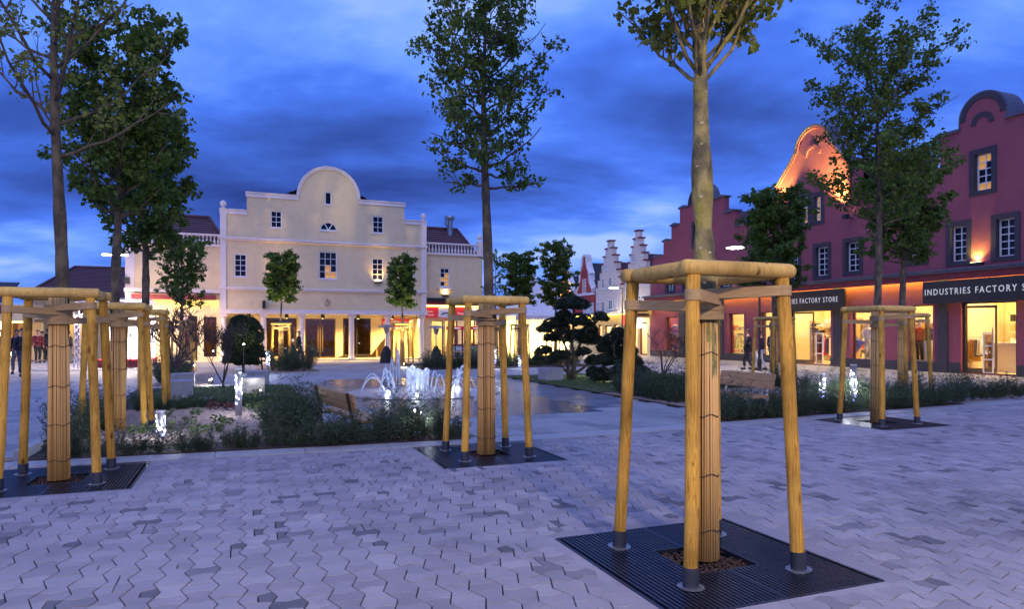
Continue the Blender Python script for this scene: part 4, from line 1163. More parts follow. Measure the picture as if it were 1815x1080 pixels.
for a, b in zip(ap, ap[1:]):
    n0 = Vector((a[0]-xm, a[1]-ztop+rg_)).normalized(); n1 = Vector((b[0]-xm, b[1]-ztop+rg_)).normalized()
    m_.slab([a, b, (b[0]+n1.x*.06,b[1]+n1.y*.06), (a[0]+n0.x*.06,a[1]+n0.y*.06)], [], -.12, .42)
m_.build('coping', M['trim'], cream)
for x in (pw*.5, X1-pw*.5):
    MB().lathe([(.14,0),(.14,.05),(.07,.09),(.10,.13),(.155,.2),(.18,.28),(.17,.36),(.12,.43),(.05,.47),(.01,.48)], 14, (x, .1, zs+.06)).build('ball_finial', M['trim'], cream, smooth=True)
# colonnade: columns, back wall with doors, ceiling
cols = [FC.X(q,.12) for q in (396,467,534.8,623,687,747)]
for x in cols:
    m_ = MB(); m_.box(x-.22,x+.22,-.10,.34,0,.12)
    m_.lathe([(.20,.121),(.205,.16),(.17,.2),(.165,.3),(.155,zc0-.42),(.15,zc0-.3),(.19,zc0-.26),(.19,zc0-.2)], 18, (x,.12,0))
    m_.box(x-.21,x+.21,-.09,.33,zc0-.199,zc0-.031)
    m_.build('column', M['trim'], cream)
D = 2.1
def rk(*b): return FC.rect(*b, D)
zfl = .06
open_ = {'left_window': rk(389,566,452,634), 'shop_window': rk(472,564,526,632), 'door': rk(540.5,565,595,634.5),
         'tall_window': rk(608,564.5,657.5,630), 'shop': rk(697,580,725,632), 'slot': rk(735.5,566,743.5,631)}
for k in ('door','shop','slot'): r = open_[k]; open_[k] = (r[0], r[1], zfl+.01, r[3])
ztc = zc0-.02
MB().slab(rc(-.0,X1,0,ztc), [rc(*r) for r in open_.values()], D, D+.25).build('back_wall', M['inwall'], cream)
MB().box(0, X1, .36, D+6, zc0-.02, zc0+.15).build('ceiling', M['white'], cream)
MB().box(-.02, X1+.02, -.35, D+6, -.05, zfl).build('floor', M['slab'], cream)
for q in (0, X1-.25): MB().box(q, q+.25, .36, D-.002, zfl, zc0-.021).build('side_wall', M['inwall'], cream)
# the body behind
MB().box(0, .3, .352, 9, zc0+.152, zs).box(X1-.3, X1, .352, 9, zc0+.152, zs).box(.3, X1-.3, 8.7, 9, 0, zs).box(0,.25,D+.252,8.7,zfl,zc0-.021).box(X1-.25,X1,D+.252,8.7,zfl,zc0-.021).build('outer_wall', M['cream'], cream)
m_ = MB(); courses(m_, (0,.36,zs-.5),(0,9,zs-.5),(X1/2,9,zt+1.3),(X1/2,.36,zt+1.3), 16); courses(m_, (X1,.36,zs-.5),(X1,9,zs-.5),(X1/2,9,zt+1.3),(X1/2,.36,zt+1.3), 16)
m_.build('roof', M['roof'], cream)
# openings: dark framed glass
def glazing(par, r, y, parts=1, gm='smoked', fm='frame', name='shop_window', fr=.06, bars=(), handle=False):
    x0,x1,z0,z1 = r; w_ = (x1-x0-fr*(parts+1))/parts
    hs = [rc(x0+fr+i*(w_+fr), x0+fr+i*(w_+fr)+w_, z0+fr, z1-fr) for i in range(parts)]
    f = MB().slab(rc(x0+.003,x1-.003,z0+.003,z1-.003), hs, y, y+.07).build(name, M[fm], par)
    for h in hs:
        put('pane', pane_mesh(h[1][0]-h[0][0]+.01, h[2][1]-h[0][1]+.01, gm), f, ((h[0][0]+h[1][0])/2, y+.03, (h[0][1]+h[2][1])/2))
    if handle:
        MB().box((x0+x1)/2-.16,(x0+x1)/2-.11,y-.05,y-.012,z0+.4,z1-.4).box((x0+x1)/2+.11,(x0+x1)/2+.16,y-.05,y-.012,z0+.4,z1-.4).build('handle', M['bronze'], f)
    return f
glazing(cream, open_['left_window'], D+.08, 2); glazing(cream, open_['shop_window'], D+.08, 1)
glazing(cream, open_['door'], D+.08, 2, name='door', fm='bronze', handle=True); glazing(cream, open_['tall_window'], D+.08, 2)
glazing(cream, open_['slot'], D+.08, 1, 'glass'); glazing(cream, open_['shop'], D+.08, 2, 'glass')
# rooms behind
m_ = MB(); m_.box(.25, X1-.25, D+5.2, D+5.3, zfl, zc0-.021); m_.box(FC.X(668,D), FC.X(668,D)+.1, D+.251, D+5.199, zfl, zc0-.021)
m_.build('room_wall', M['inwood'], cream)
for px, s in ((420,.5),(498,1.0),(560,.7),(590,.7)):
    x = FC.X(px, D+2.5); MB().box(x-.3, x+.3, D+2.6, D+2.9, zc0-.10, zc0-.03).build('ceiling_lamp', M['lampwarm'], cream)
for px in (705, 722, 742):
    x = FC.X(px, D+1.5); MB().box(x-.25, x+.25, D+1.0, D+2.2, zc0-.10, zc0-.03).build('ceiling_lamp', M['lampshop'], cream)
zsg0, zsg1 = FC.Z(700,580.5,D), FC.Z(700,565.5,D)
sg = MB().box(FC.X(677,D), FC.X(725,D), D-.07, D-.004, zsg0, zsg1).build('shop_sign', M['signred'], cream)
MB().slab(rc(FC.X(693,D), FC.X(707,D), zsg0+.10, zsg1-.1), [], D-.09, D-.071).build('sign_plate', M['pale'], sg)
for i, (x, wd) in enumerate(((FC.X(678.5,D),.36),(FC.X(709.5,D),.42))):
    for q in range(2): MB().box(x, x+wd*(1-.25*q), D-.076, D-.071, zsg0+.30-q*.14, zsg0+.34-q*.14).build('sign_line', M['letter'], sg)
for px in (441,508,572,635,695,741):
    x = FC.X(px,.9); zz = zc0-.02
    dl = MB().lathe([(.11,0),(.11,-.25),(.085,-.25)], 14, (x,.9,zz)).build('downlight', M['frame'], cream)
    MB().lathe([(.08,-.256),(.01,-.257)], 12, (x,.9,zz)).build('lens', M['lampwarm'], dl)
    l = lamp('SPOT', (x,.9,zz-.30), 520, (1,.62,.17), .06, (0,0,0), dl, 2.5, .8)
ca = MB().tube([(FC.X(580),-.03,FC.Z(580,529)),(FC.X(580.5),-.03,FC.Z(580,534))]+[(FC.X(580)+.13*cos(-1.2+i*.52), -.035-.002*i, FC.Z(580,538)+.15*sin(pi/2-i*.52)) for i in range(22)], .014, 6).build('cable_loop', M['frame'], cream)
x = FC.X(467); MB().box(x-.07, x+.10, -.62, -.06, FC.Z(467,547), FC.Z(467,534)).build('hanging_sign', M['frame'], cream)
MB().box(x-.02, x+.02, -.06, -.002, FC.Z(467,541), FC.Z(467,539)).build('sign_bracket', M['frame'], cream)
def wall_uplight(par, x, y, z, power, c=(1,.62,.16), wd=.42, tilt=.0, name='wall_uplight'):
    f = MB().box(x-wd/2, x+wd/2, y-.20, y-.005, z-.11, z).build(name, M['frame'], par)
    MB().box(x-wd/2+.04, x+wd/2-.04, y-.16, y-.05, z+.002, z+.008).build('lens', M['lampwarm'], f)
    lamp('SPOT', (x, y-.11, z+.03), power, c, .05, (pi-.10+tilt, 0, 0), f, 2.2, .9)
for (px, py) in ((490.5,494.5),(669.5,499)): wall_uplight(cream, FC.X(px), -.02, FC.Z(px,py), 60)
x0s, x1s = FC.X(455), FC.X(750)
MB().box(FC.X(470), FC.X(702), -.06, -.04, zb0-.022, zb0-.006).build('light_strip', emission('faint_strip', (1,.60,.10), .40), cream)

# wings left and right
def wing(px0, px1, sgn, name_label, roof_px, base_y, zcor, zbal0, zbal1, xin):
    pass
# right wing
rw0, rw1 = X1+.002, FC.X(855,.45)
YW = .45
rwing = thing('cream_side_wing', 'lower cream wing right of the round gable with balustrade and red shop sign', 'house', P0, TH)
zk = FC.Z(800,453,YW); zb = FC.Z(800,431.5,YW)
zfas = FC.Z(780,529,YW); zneon = FC.Z(780,544,YW); zsb = FC.Z(780,563.5,YW)
wr_ = FC.rect(780,475.5,796.5,508,YW)
gd = FC.rect(764,568,786,637,YW); gw = FC.rect(787.5,567,811,637,YW); gw2 = FC.rect(828,567,842,610,YW)
gd = (gd[0],gd[1],.08,gd[3]); gw = (gw[0],gw[1],.08,gw[3])
MB().slab(rc(rw0,rw1,0,zk), [rc(*wr_),rc(*gd),rc(*gw),rc(*gw2)], YW, YW+.3).build('wall', M['cream'], rwing)
window(rwing, *wr_, 2, 4, y=YW+.06, lit=((0,1),(1,0),(1,1),(1,2)), sillm='trim')
MB().box(wr_[0]-.22, wr_[1]+.22, YW-.22, YW-.003, wr_[2]-.17, wr_[2]-.078).box(wr_[0]-.13, wr_[1]+.13, YW-.13, YW-.003, wr_[2]-.26, wr_[2]-.171).build('sill', M['trim'], rwing)
wall_uplight(rwing, FC.X(788.5,YW), YW, FC.Z(788,522,YW), 70)
def balustrade(par, x0, x1, y, z0, z1, n):
    MB().box(x0, x1, y-.12, y+.20, z0-.14, z0).build('balustrade_base', M['trim'], par)
    MB().box(x0, x1, y-.08, y+.18, z1-.10, z1).build('handrail', M['trim'], par)
    h = z1-.10-z0; prof = [(.055,0),(.055,.06),(.035,.09),(.075,.28),(.07,.36),(.032,.62),(.03,.8),(.05,.88),(.055,1)]
    bm = MB().lathe([(r_, t*h) for r_, t in prof], 10).mesh('baluster', M['trim'], True)
    for i in range(n): put('baluster', bm, par, (x0+(x1-x0)*(i+.5)/n, y+.05, z0))
balustrade(rwing, rw0, rw1, YW, zk+.14, zb, 18)
MB().box(rw1-.32, rw1+.02, YW-.10, YW+.3, zk+.0, zb+.2).lathe([(.12,0),(.12,.04),(.07,.09),(.17,.24),(.14,.4),(.02,.47)], 12, (rw1-.15, YW+.1, zb+.2)).build('end_pier', M['trim'], rwing)
def hip(par, x0, x1, ya, yb, z0, z1, rx0, rx1, n, m='roof'):
    ym = (ya+yb)/2; mm = MB()
    courses(mm, (x0,ya,z0),(x1,ya,z0),(rx1,ym,z1),(rx0,ym,z1), n); courses(mm, (x0,yb,z0),(x1,yb,z0),(rx1,ym,z1),(rx0,ym,z1), n)
    courses(mm, (x0,ya,z0),(x0,yb,z0),(rx0,ym,z1),(rx0,ym,z1), n); courses(mm, (x1,ya,z0),(x1,yb,z0),(rx1,ym,z1),(rx1,ym,z1), n)
    o = mm.build('roof', M[m], par)
    r_ = MB().tube([(rx0,ym,z1+.05),(rx1,ym,z1+.05)], .11, 8)
    for (a, b) in (((rx1,ym,z1+.05),(x1,ya,z0+.05)),((rx0,ym,z1+.05),(x0,ya,z0+.05))): r_.tube([a,b], .09, 8)
    r_.build('ridge', M[m], o)
rx1 = FC.X(812,3.2)
hip(rwing, rw0-.5, rw1-.15, YW+.5, 6.0, zk+.1, FC.Z(790,406,3.2), rw0-.4, rx1, 12)
v0 = FC.X(797.5,3.0); zv = FC.Z(797,403,3.0)
MB().tube([(v0,3.0,zv-.6),(v0,3.0,zv+.5)], .20, 12).lathe([(.30,.5),(.34,.62),(.30,.74),(.10,.8)], 12, (v0,3.0,zv)).box(v0-.32, v0-.18, 2.8, 3.2, zv+.1, zv+.75).build('roof_vent', M['zinc'], rwing, smooth=False)
MB().box(rw0, rw1, YW+.301, 6, zk-.14, zk+.02).box(rw1-.25, rw1, YW+.301, 6, 0, zk-.141).box(rw0+.25, rw1-.25, 5.8, 6, 0, zk-.141).build('outer_wall', M['cream'], rwing)
MB().box(rw0+.02, rw1, YW-.30, YW-.003, zfas-.22, zfas).build('awning_box', M['frame'], rwing)
MB().box(rw0+.02, rw1, YW-.22, YW-.003, zneon+.10, zfas-.222).build('fascia', M['fascia'], rwing)
MB().box(rw0+.02, rw1-.05, YW-.25, YW-.02, zneon, zneon+.095).build('light_strip', M['stripy'], rwing)
rs_ = MB().box(rw0+.02, rw1-.02, YW-.14, YW-.003, zsb, zneon-.004).build('shop_sign', M['signred'], rwing)
xp0, xp1 = FC.X(775.5,YW), FC.X(803,YW)
MB().slab([(xp0,zsb+.06),(xp0+.12,zsb+.02),(xp1-.12,zsb+.02),(xp1,zsb+.06),(xp1-.04,(zsb+zneon)/2),(xp1,zneon-.06),(xp1-.12,zneon-.02),(xp0+.12,zneon-.02),(xp0,zneon-.06),(xp0+.04,(zsb+zneon)/2)], [], YW-.17, YW-.141).build('sign_plate', M['white'], rs_)
ab_ = arc((xp0+xp1)/2, zsb-.28, .62, pi*.68, pi*.32, 10)
MB().slab(ring_strip(ab_, .09), [], YW-.176, YW-.1705).build('plate_emblem', M['coping'], rs_)
text(rs_, 'FRUITS', rw0+.10, zsb+.33, .13, YW-.145, 'letter', .004); text(rs_, 'ONNEL', rw0+.14, zsb+.12, .13, YW-.145, 'letter', .004)
text(rs_, 'Tenue', FC.X(809.5,YW), zsb+.22, .20, YW-.145, 'letter', .004)
glazing(rwing, gd, YW+.1, 1, 'glass', 'bronze'); glazing(rwing, gw, YW+.1, 1, 'glass', 'frame'); glazing(rwing, gw2, YW+.1, 1, 'glass', 'frame')
MB().box(rw0+.02, rw1-.26, 3.4, 3.5, 0, zsb).box(rw0, rw1-.25, YW+.31, 5.8, 0, .05).box(rw0, rw1-.25, YW+.31, 5.8, zsb, zsb+.1).build('room_wall', M['inwall'], rwing)
for px in (770,795,830):
    x = FC.X(px,YW+1.4); MB().box(x-.35, x+.35, YW+.9, YW+1.9, zsb-.09, zsb-.02).build('ceiling_lamp', M['lampshop'], rwing)

# left wing
lw0, lw1 = FC.X(222,.25), -.002
lwing = thing('cream_side_wing', 'cream wing left of the round gable with balustrade above the glowing light curtain', 'house', P0, TH)
YL = .25
zk = FC.Z(300,434.5,YL); zb = FC.Z(300,411.5,YL); zl1, zl0 = FC.Z(300,512,YL), FC.Z(300,518.5,YL)
lr = [FC.rect(361,562,384,633,YL), FC.rect(318,560,350,640,YL)]
MB().slab(rc(lw0,lw1,0,zk), [rc(*r) for r in lr], YL, YL+.3).build('wall', M['cream'], lwing)
MB().box(lw0-.05, lw1, YL-.14, YL-.002, zl0, zl1).build('cornice', M['trim'], lwing)
MB().box(lw0, lw0+.45, YL-.06, YL-.003, 0, zl0-.003).box(lw0, lw0+.45, YL-.06, YL-.003, zl1+.003, zk).build('pilaster', M['trim'], lwing)
balustrade(lwing, lw0, lw1, YL, zk+.14, zb, 24)
hip(lwing, lw0-.2, lw1+.4, YL+.5, 7.0, zk+.1, FC.Z(330,384,3.7), FC.X(290,3.7), FC.X(371,3.7), 13)
MB().box(lw0, lw1, YL+.301, 7, zk-.14, zk+.02).box(lw0, lw0+.25, YL+.301, 7, 0, zk-.141).box(lw0+.25, lw1-.25, 6.8, 7, 0, zk-.141).build('outer_wall', M['cream'], lwing)
zaw1, zaw0 = FC.Z(300,523,YL), FC.Z(300,531,YL)
MB().box(FC.X(235,YL), FC.X(383,YL), YL-.55, YL-.003, zaw0, zaw1).build('awning_box', M['fascia'], lwing)
# icicle light curtain under the awning box
ic = MB(); ri = random.Random(2); xx = lw0+.1
while xx < lw1-.05:
    L_ = ri.uniform(.25,.62)
    ic.box(xx-.006, xx+.006, YL-.32, YL-.308, zaw0-.03-L_, zaw0-.03); xx += ri.uniform(.05,.10)
tag(ic.build('light_curtain', emission('curtain_glow', (1,.66,.13), 3.6), lwing), kind='stuff')
glazing(lwing, lr[0], YL+.1, 1, 'smoked'); glazing(lwing, lr[1], YL+.1, 2, 'smoked')
MB().box(lw0+.3, lw1-.26, 3.2, 3.3, 0, zl0).box(lw0+.26, lw1-.26, YL+.31, 6.7, 0, .05).build('room_wall', M['inwood'], lwing)
x = FC.X(337,1.4); MB().box(x-.3, x+.3, 1.0, 1.8, zaw0-.2, zaw0-.1).build('ceiling_lamp', M['lampwarm'], lwing)
z = FC.Z(226,498,YL); MB().cbox((FC.X(226,YL), YL-.14, z), .26, .26, .36).build('loudspeaker', M['frame'], lwing)

# ------------------------------------------------------------------ brown roofed hall and gabled house at the far left, stage
FH = Frame(G(150,634), TH)
hall = thing('brown_roofed_hall', 'low hall with brown hipped tile roof at the left behind the stage', 'building', FH.o, TH)
hx0, hx1 = FH.X(60), FH.X(245); he = FH.Z(150,528); hz = FH.Z(180,476,4.5)
MB().slab(rc(hx0,hx1,0,he), [rc(*FH.rect(112,548,132,630)),rc(*FH.rect(138,548,168,630))], 0, .3).box(hx0,hx0+.3,.301,9,0,he).box(hx1-.3,hx1,.301,9,0,he).box(hx0+.3,hx1-.3,8.7,9,0,he).build('wall', M['cream'], hall)
hip(hall, hx0-.5, hx1+.5, -.6, 9.6, he, hz, FH.X(132,4.5), hx1, 22)
MB().box(hx0+.3,hx1-.3,3,3.1,0,he).box(hx0+.3,hx1-.3,.31,3,he-.15,he-.05).build('room_wall', M['inwall'], hall)
for px in (122,150): x = FH.X(px,1.5); MB().box(x-.4,x+.4,1,2,he-.25,he-.16).build('ceiling_lamp', M['lampshop'], hall)
glazing(hall, FH.rect(112,548,132,630), .1, 1, 'glass'); glazing(hall, FH.rect(138,548,168,630), .1, 1, 'glass')
FO = Frame(G(40,640), TH)
shop = thing('corner_shop', 'low shop with yellow lit front and dark red shutters at the left picture edge', 'building', FO.o, TH)
ox0, ox1 = FO.X(-60), FO.X(69); oz = FO.Z(40,541); 
MB().box(ox0,ox1,-1.2,-.9,FO.Z(30,570),oz).box(ox0,ox1,-.899,5,FO.Z(30,566),oz).build('canopy', M['cream'], shop)
MB().box(ox0,ox1,1,1.2,0,FO.Z(30,571)).build('wall', M['inwall'], shop)
MB().box(ox0,ox1-.3,-.6,-.45,FO.Z(30,573),FO.Z(30,570)-.01).build('light_strip', M['stripy'], shop)
MB().box(ox0,FO.X(14),-1.25,-1.201,FO.Z(5,561),FO.Z(5,538)).build('upper_wall', M['white'], shop)
for px in (-14, 1, 9.3):
    x = FO.X(px,-1.2); MB().box(x-.16,x+.16,-1.30,-1.251,FO.Z(5,557),FO.Z(5,542)).build('shutter', M['fascia'], shop)
om = MB(); courses(om, (ox0,-1.4,oz+.1),(FO.X(22),-1.4,oz+.1),(FO.X(8),3,FO.Z(5,500,3)),(ox0,3,FO.Z(5,500,3)), 9); om.build('roof', M['roofd'], shop)
for i in range(3):
    x = FO.X(8+i*14, 1); w_ = MB().box(x-.35,x+.35,.93,.99,.3,2.3).build('lit_window', M['lampwarm'] if i == 0 else M['inwood'], shop)

FS = Frame(G(210,652), TH)
stage = thing('stage', 'open-air stage with glaring white back screen, red floor edge and truss posts', 'stage', FS.o, TH)
s0, s1 = FS.X(172), FS.X(268)
MB().box(s0,s1,0,2.6,0,.32).build('platform', M['fascia'], stage); MB().box(s0,s1,-.02,2.6,.321,.38).build('floor', M['signred'], stage)
MB().box(s0+.1,s1-.1,2.5,2.58,.38,FS.Z(220,560,2.5)).build('screen', M['screen'], stage)
def truss(par, p, q, w_=.26, name='truss'):
    p = Vector(p); q = Vector(q); d = (q-p).normalized(); a = d.orthogonal().normalized()*w_/2; b = d.cross(a)
    m_ = MB(); cs = [a+b, a-b, -a-b, -a+b]; n = max(int((q-p).length/.32), 1)
    for c in cs: m_.tube([p+c, q+c], .022, 5)
    for i in range(n):
        for k in range(4):
            u = p+(q-p)*(i/n); v = p+(q-p)*((i+1)/n); m_.tube([u+cs[k], v+cs[(k+1)%4]], .012, 4, cap=False)
    return m_.build(name, M['alu'], par)
zt_ = FS.Z(150,541)
for px in (139.5, 262): x = FS.X(px); truss(stage, (x,0,0), (x,0,zt_))
xa, xb = FS.X(139.5), FS.X(262); truss(stage, (xa,0,zt_+.14), (xb+.13,0,zt_+.14)); truss(stage, (xa,2.4,zt_+.14),(xb,2.4,zt_+.14)); truss(stage, (xb,.14,zt_+.14),(xb,2.3,zt_+.14)); truss(stage, (xa,.14,zt_+.14),(xa,2.3,zt_+.14))
for px in (148, 180, 210, 240):
    x = FS.X(px); h = MB().cbox((x,-.02,zt_-.28), .24,.3,.26).box(x-.02,x+.02,-.04,0,zt_-.15,zt_-.0).build('stage_light', M['frame'], stage)
    MB().lathe([(.09,-.005),(.01,-.006)], 10, (x,-.02,zt_-.412)).build('lens', M['spot'], h)
for px in (216, 231, 266):
    x = FS.X(px,-.6); ms = thing('microphone_stand', {216:'thin microphone stand left of two before the stage', 231:'thin microphone stand right of two before the stage', 266:'thin microphone stand by the right stage post'}[px], 'microphone stand', FS.W(x,-.6))
    MB().tube([(0,0,0),(0,0,1.45)], .018, 6).lathe([(.22,0),(.22,.02),(.03,.03)], 14).build('pole', M['frame'], ms)
    MB().lathe([(.02,1.45),(.04,1.5),(.035,1.58),(.01,1.6)], 8).build('microphone', M['frame'], ms)
la = lamp('AREA', (FS.X(220), -.05, zt_-.5), 160, (1,.62,.62), 4.0, (radians(65),0,0), stage, sx=.8)

# ------------------------------------------------------------------ the row of red shop houses on the right
FR = Frame(PL(27.0, 16.9), TH-pi/2)
RX, RZ = FR.X, FR.Z
ZCOR = (RZ(1700,480)+RZ(1300,517.5))/2        # top of the shop front
FD = .55                                      # how far the fascia stands out
def red_window(par, box, nx=2, nz=5, lit=(), deep=.26, tw=.20):
    x0,x1,z0,z1 = FR.rect(*box)
    ix0,ix1,iz0,iz1 = x0+tw, x1-tw, z0+tw*.9, z1-tw
    MB().slab(rc(x0,x1,z0,z1), [rc(ix0,ix1,iz0,iz1)], -.035, .24).build('window_surround', M['surround'], par)
    window(par, ix0, ix1, iz0, iz1, nx, nz, y=.20, lit=lit, sill=False, fr=.055, mu=.035)
    return rc(x0+.02,x1-.02,z0+.02,z1-.02)
def holes_for(boxes): 
    r = []
    for b in boxes:
        x0,x1,z0,z1 = FR.rect(*b); r.append(rc(x0+.02,x1-.02,z0+.02,z1-.02))
    return r
ALL = [(i,j) for i in range(3) for j in range(6)]
def house_front(par, outl, winboxes, shopboxes, x0, x1):
    hs = holes_for([b for b,_ in winboxes])
    MB().slab(outl, hs, 0, .35).build('wall', M['red'], par)
    for b, lit in winboxes: red_window(par, b, lit=lit)
    sh = []
    for b in shopboxes:
        r = FR.rect(*b[:4]); z0 = .03 if b[4] == 'door' else r[2]
        sh.append((r[0],r[1],z0,r[3],b[4]))
    pl = .42
    # lower wall with openings, plinth standing proud where there is no door
    MB().slab(rc(x0,x1,0,ZCOR-.175), [rc(*s[:4]) for s in sh], 0.002, .35, 0).build('shop_front', M['red'], par)
    doors = sorted([s for s in sh if s[4] == 'door'], key=lambda s: s[0]); xs = [x0]
    for d in doors: xs += [d[0]-.03, d[1]+.03]
    xs.append(x1)
    for a, b in zip(xs[::2], xs[1::2]):
        if b-a > .05: MB().box(a, b, -.035, .0, 0, pl).build('plinth', M['plinth'], par)
    MB().box(x0, x1, -FD+.045, .0, ZCOR-.17, ZCOR-.06).box(x0, x1, -FD, -FD+.044, ZCOR-.34, ZCOR-.06).build('fascia', M['fascia'], par)
    MB().box(x0, x1, -FD-.10, .0, ZCOR-.058, ZCOR+.03).box(x0, x1, -FD-.16, -FD+.05, ZCOR+.031, ZCOR+.10).build('gutter', M['coping'], par)
    MB().box(x0+.05, x1-.05, -.20, -.13, ZCOR-.205, ZCOR-.173).build('cove_light', M['strip'], par)
    for s in sh:
        fr = MB().slab(rc(s[0]-.10,s[1]+.10,s[2]-.04 if s[4]!='door' else .031,s[3]+.10), [rc(s[0]+.002,s[1]-.002,(s[2] if s[4]!='door' else .032)+.002,s[3]-.002)], -.022, -.001).build('opening_frame', M['red'], par) if s[4] != 'door' else None
        if s[4] == 'win':
            glazing(par, s[:4], .18, 1, 'glass', 'frame', fr=.045)
        else:
            x0_, x1_ = s[0], s[1]; z1_ = s[3]
            f = MB().slab(rc(x0_+.003,x1_-.003,.034,z1_), [rc(x0_+.10,x1_-.10,.06,z1_-.12)], .12, .26).build('door_frame', M['frame'], par)
    return sh
def room(par, x0, x1, depth, h, wallm='inwall', lamps=3):
    MB().box(x0, x1, depth, depth+.1, 0, h).box(x0, x0+.08, .36, depth-.001, 0, h).box(x1-.08, x1, .36, depth-.001, 0, h).box(x0+.081, x1-.081, .36, depth-.001, h-.1, h).box(x0+.081,x1-.081,.36,depth-.001,0,.028).build('room', M[wallm], par)
    for i in range(lamps):
        x = x0+(x1-x0)*(i+.5)/lamps
        MB().box(x-.45, x+.45, depth*.25, depth*.75, h-.16, h-.102).build('ceiling_lamp', M['lampshop'], par)
def pilaster(par, px0, px1):
    MB().box(RX(px0), RX(px1), -.09, .0, 0, ZCOR-.305).build('pilaster', M['plinth'], par)
HR = ZCOR-.32
xA0, xAB, xBC, xC1 = RX(1153), RX(1345), RX(1656), RX(1803)+6.0
# house with the stepped gable
hA = thing('red_gabled_house', 'dark red house with stepped gable rising behind the nearest trunk', 'house', FR.o, FR.ang)
xc = (RX(1205)+RX(1284))/2
st = [(RX(1157),RZ(1165,456)),(RX(1176),RZ(1183,428)),(RX(1190),RZ(1197,400)),(RX(1205),RZ(1212,369))]
za = RZ(1240,327); r_ = xc-RX(1221.5); ze = RZ(1345,420)
L_ = [(xA0,ZCOR-.1)]; Rr = []
pts = [(st[0][0],ze),(st[0][0],st[0][1])]
for i in range(1,4): pts += [(st[i][0],st[i-1][1]),(st[i][0],st[i][1])]
pts += [(xc-r_,st[3][1])]
gab = pts+arc(xc, za-r_, r_, pi, 0, 16)+[(2*xc-x,z) for x,z in pts[::-1]]
xr = 2*xc-st[0][0]
outA = [(xA0,ZCOR-.1),(xAB,ZCOR-.1)]+([(xAB,ze)] if xr < xAB else [])+[(min(x,xAB),z) for x,z in gab[::-1]]
wA = [((1226,391,1247,439),()), ((1179,490,1197,520),()), ((1209,488,1226,517),()), ((1275,478,1299,513),())]
house_front(hA, outA, wA, [(1179.5,562,1202.5,631.5,'win'),(1291,556,1319,633,'win')], xA0, xAB-.003)
for i in range(4):
    x = st[i][0]; x2 = st[i+1][0] if i < 3 else xc-r_
    for s in (0,1):
        a, b = (x-.10, x2) if s == 0 else (2*xc-x2, 2*xc-x+.10)
        z = st[i][1]
        MB().slab([(a,z),(b,z),(b,z+.05),((b if s == 0 else a),z+.05)] if False else [(a,z),(b,z),(b,z+.09),((a+b)/2,z+.20),(a,z+.09)], [], -.10, .45).build('coping', M['coping'], hA)
coping(hA, arc(xc, za-r_, r_, pi, 0, 16), 'coping', -.08, .5, .07)
MB().slab(ring_strip(arc(xc, za-r_, r_-.04, pi*.97, pi*.03, 18), .22), [], -.035, -.001).build('arch_band', M['surround'], hA)
MB().slab(ring_strip(arc(xc, za-r_-.25, r_*.50, pi*.9, pi*.1, 14), .20), [], -.035, -.001).build('arch_band', M['surround'], hA)
pilaster(hA,1204.5,1215); pilaster(hA,1269,1282.5)
room(hA, xA0+.1, xAB-.1, 3.6, HR)
m_ = MB(); courses(m_, (xA0,.4,ze-.5),(xA0,11,ze-.5),(xc,11,za-1.5),(xc,.4,za-1.5), 20); courses(m_, (xr+.3,.4,ze-.5),(xr+.3,11,ze-.5),(xc,11,za-1.5),(xc,.4,za-1.5), 20)
m_.build('roof', M['roof'], hA)
MB().box(xA0,xA0+.3,.351,11,0,ze-.5).box(xA0+.3,xAB,10.7,11,0,ze-.5).build('outer_wall', M['red'], hA)
# house with the bell gable
hB = thing('red_gabled_house', 'dark red house with bell-shaped gable lit orange by spots', 'house', FR.o, FR.ang)
xc = RX(1441); zt = RZ(1441,224); r_ = xc-RX(1411); ze = RZ(1365,398)
cv = [(RX(1372),ze),(RX(1372),RZ(1378,336))]
f0 = (RX(1378),RZ(1378,330)); f1 = (xc-r_, RZ(1411,268)); 
S = []
for i in range(13):
    t = i/12; a = (2*t*t if t < .5 else 1-2*(1-t)**2)
    S.append((f0[0]+(f1[0]-f0[0])*(t*.72+.28*a), f0[1]+(f1[1]-f0[1])*(t**1.15)))
bl = cv+[(RX(1372),f0[1])]+S[0:]+arc(xc, zt-r_, r_, pi, pi/2, 10)
bell = bl+[(2*xc-x,z) for x,z in bl[::-1]][1:]
outB = [(xAB+.002,ZCOR-.1),(xBC-.002,ZCOR-.1),(xBC-.002,ze)]+bell[::-1]+[(xAB+.002,ze)]
wB = [((1415.5,341,1437.5,402),ALL), ((1438,340,1461,398),ALL), ((1441,430.5,1473,495),()), ((1494,421.5,1529.5,487.5),()), ((1398,444,1420,501),()), ((1604,397,1646,470),())]
house_front(hB, outB, wB, [(1347,553,1376,634,'win'),(1400,548,1472,652,'door'),(1508,545,1546,641,'win'),(1612,541,1654,647,'win')], xAB+.002, xBC-.002)
nb = len(bell)
coping(hB, bell[2:-2], 'coping', -.09, .6, .08)
MB().slab(ring_strip(bell[3:-3], .13), [], -.06, -.001).build('moulding', M['red'], hB)
MB().slab(ring_strip(arc(xc, zt-r_-.32, r_*.46, pi*1.0, 0, 16), .14), [], -.06, -.001).build('arch_band', M['red'], hB)
pilaster(hB,1478.5,1492); 
room(hB, xAB+.1, xBC-.1, 4.6, HR, lamps=5)
m_ = MB(); xe0, xe1 = xAB, xBC
courses(m_, (xe0,.4,ze-.1),(xe0,11,ze-.1),(xc,11,zt-1.3),(xc,.4,zt-1.3), 22); courses(m_, (xe1,.4,ze-.1),(xe1,11,ze-.1),(xc,11,zt-1.3),(xc,.4,zt-1.3), 22)
m_.build('roof', M['roof'], hB)
MB().box(xAB,xBC,10.7,11,0,ze-.1).build('outer_wall', M['red'], hB)
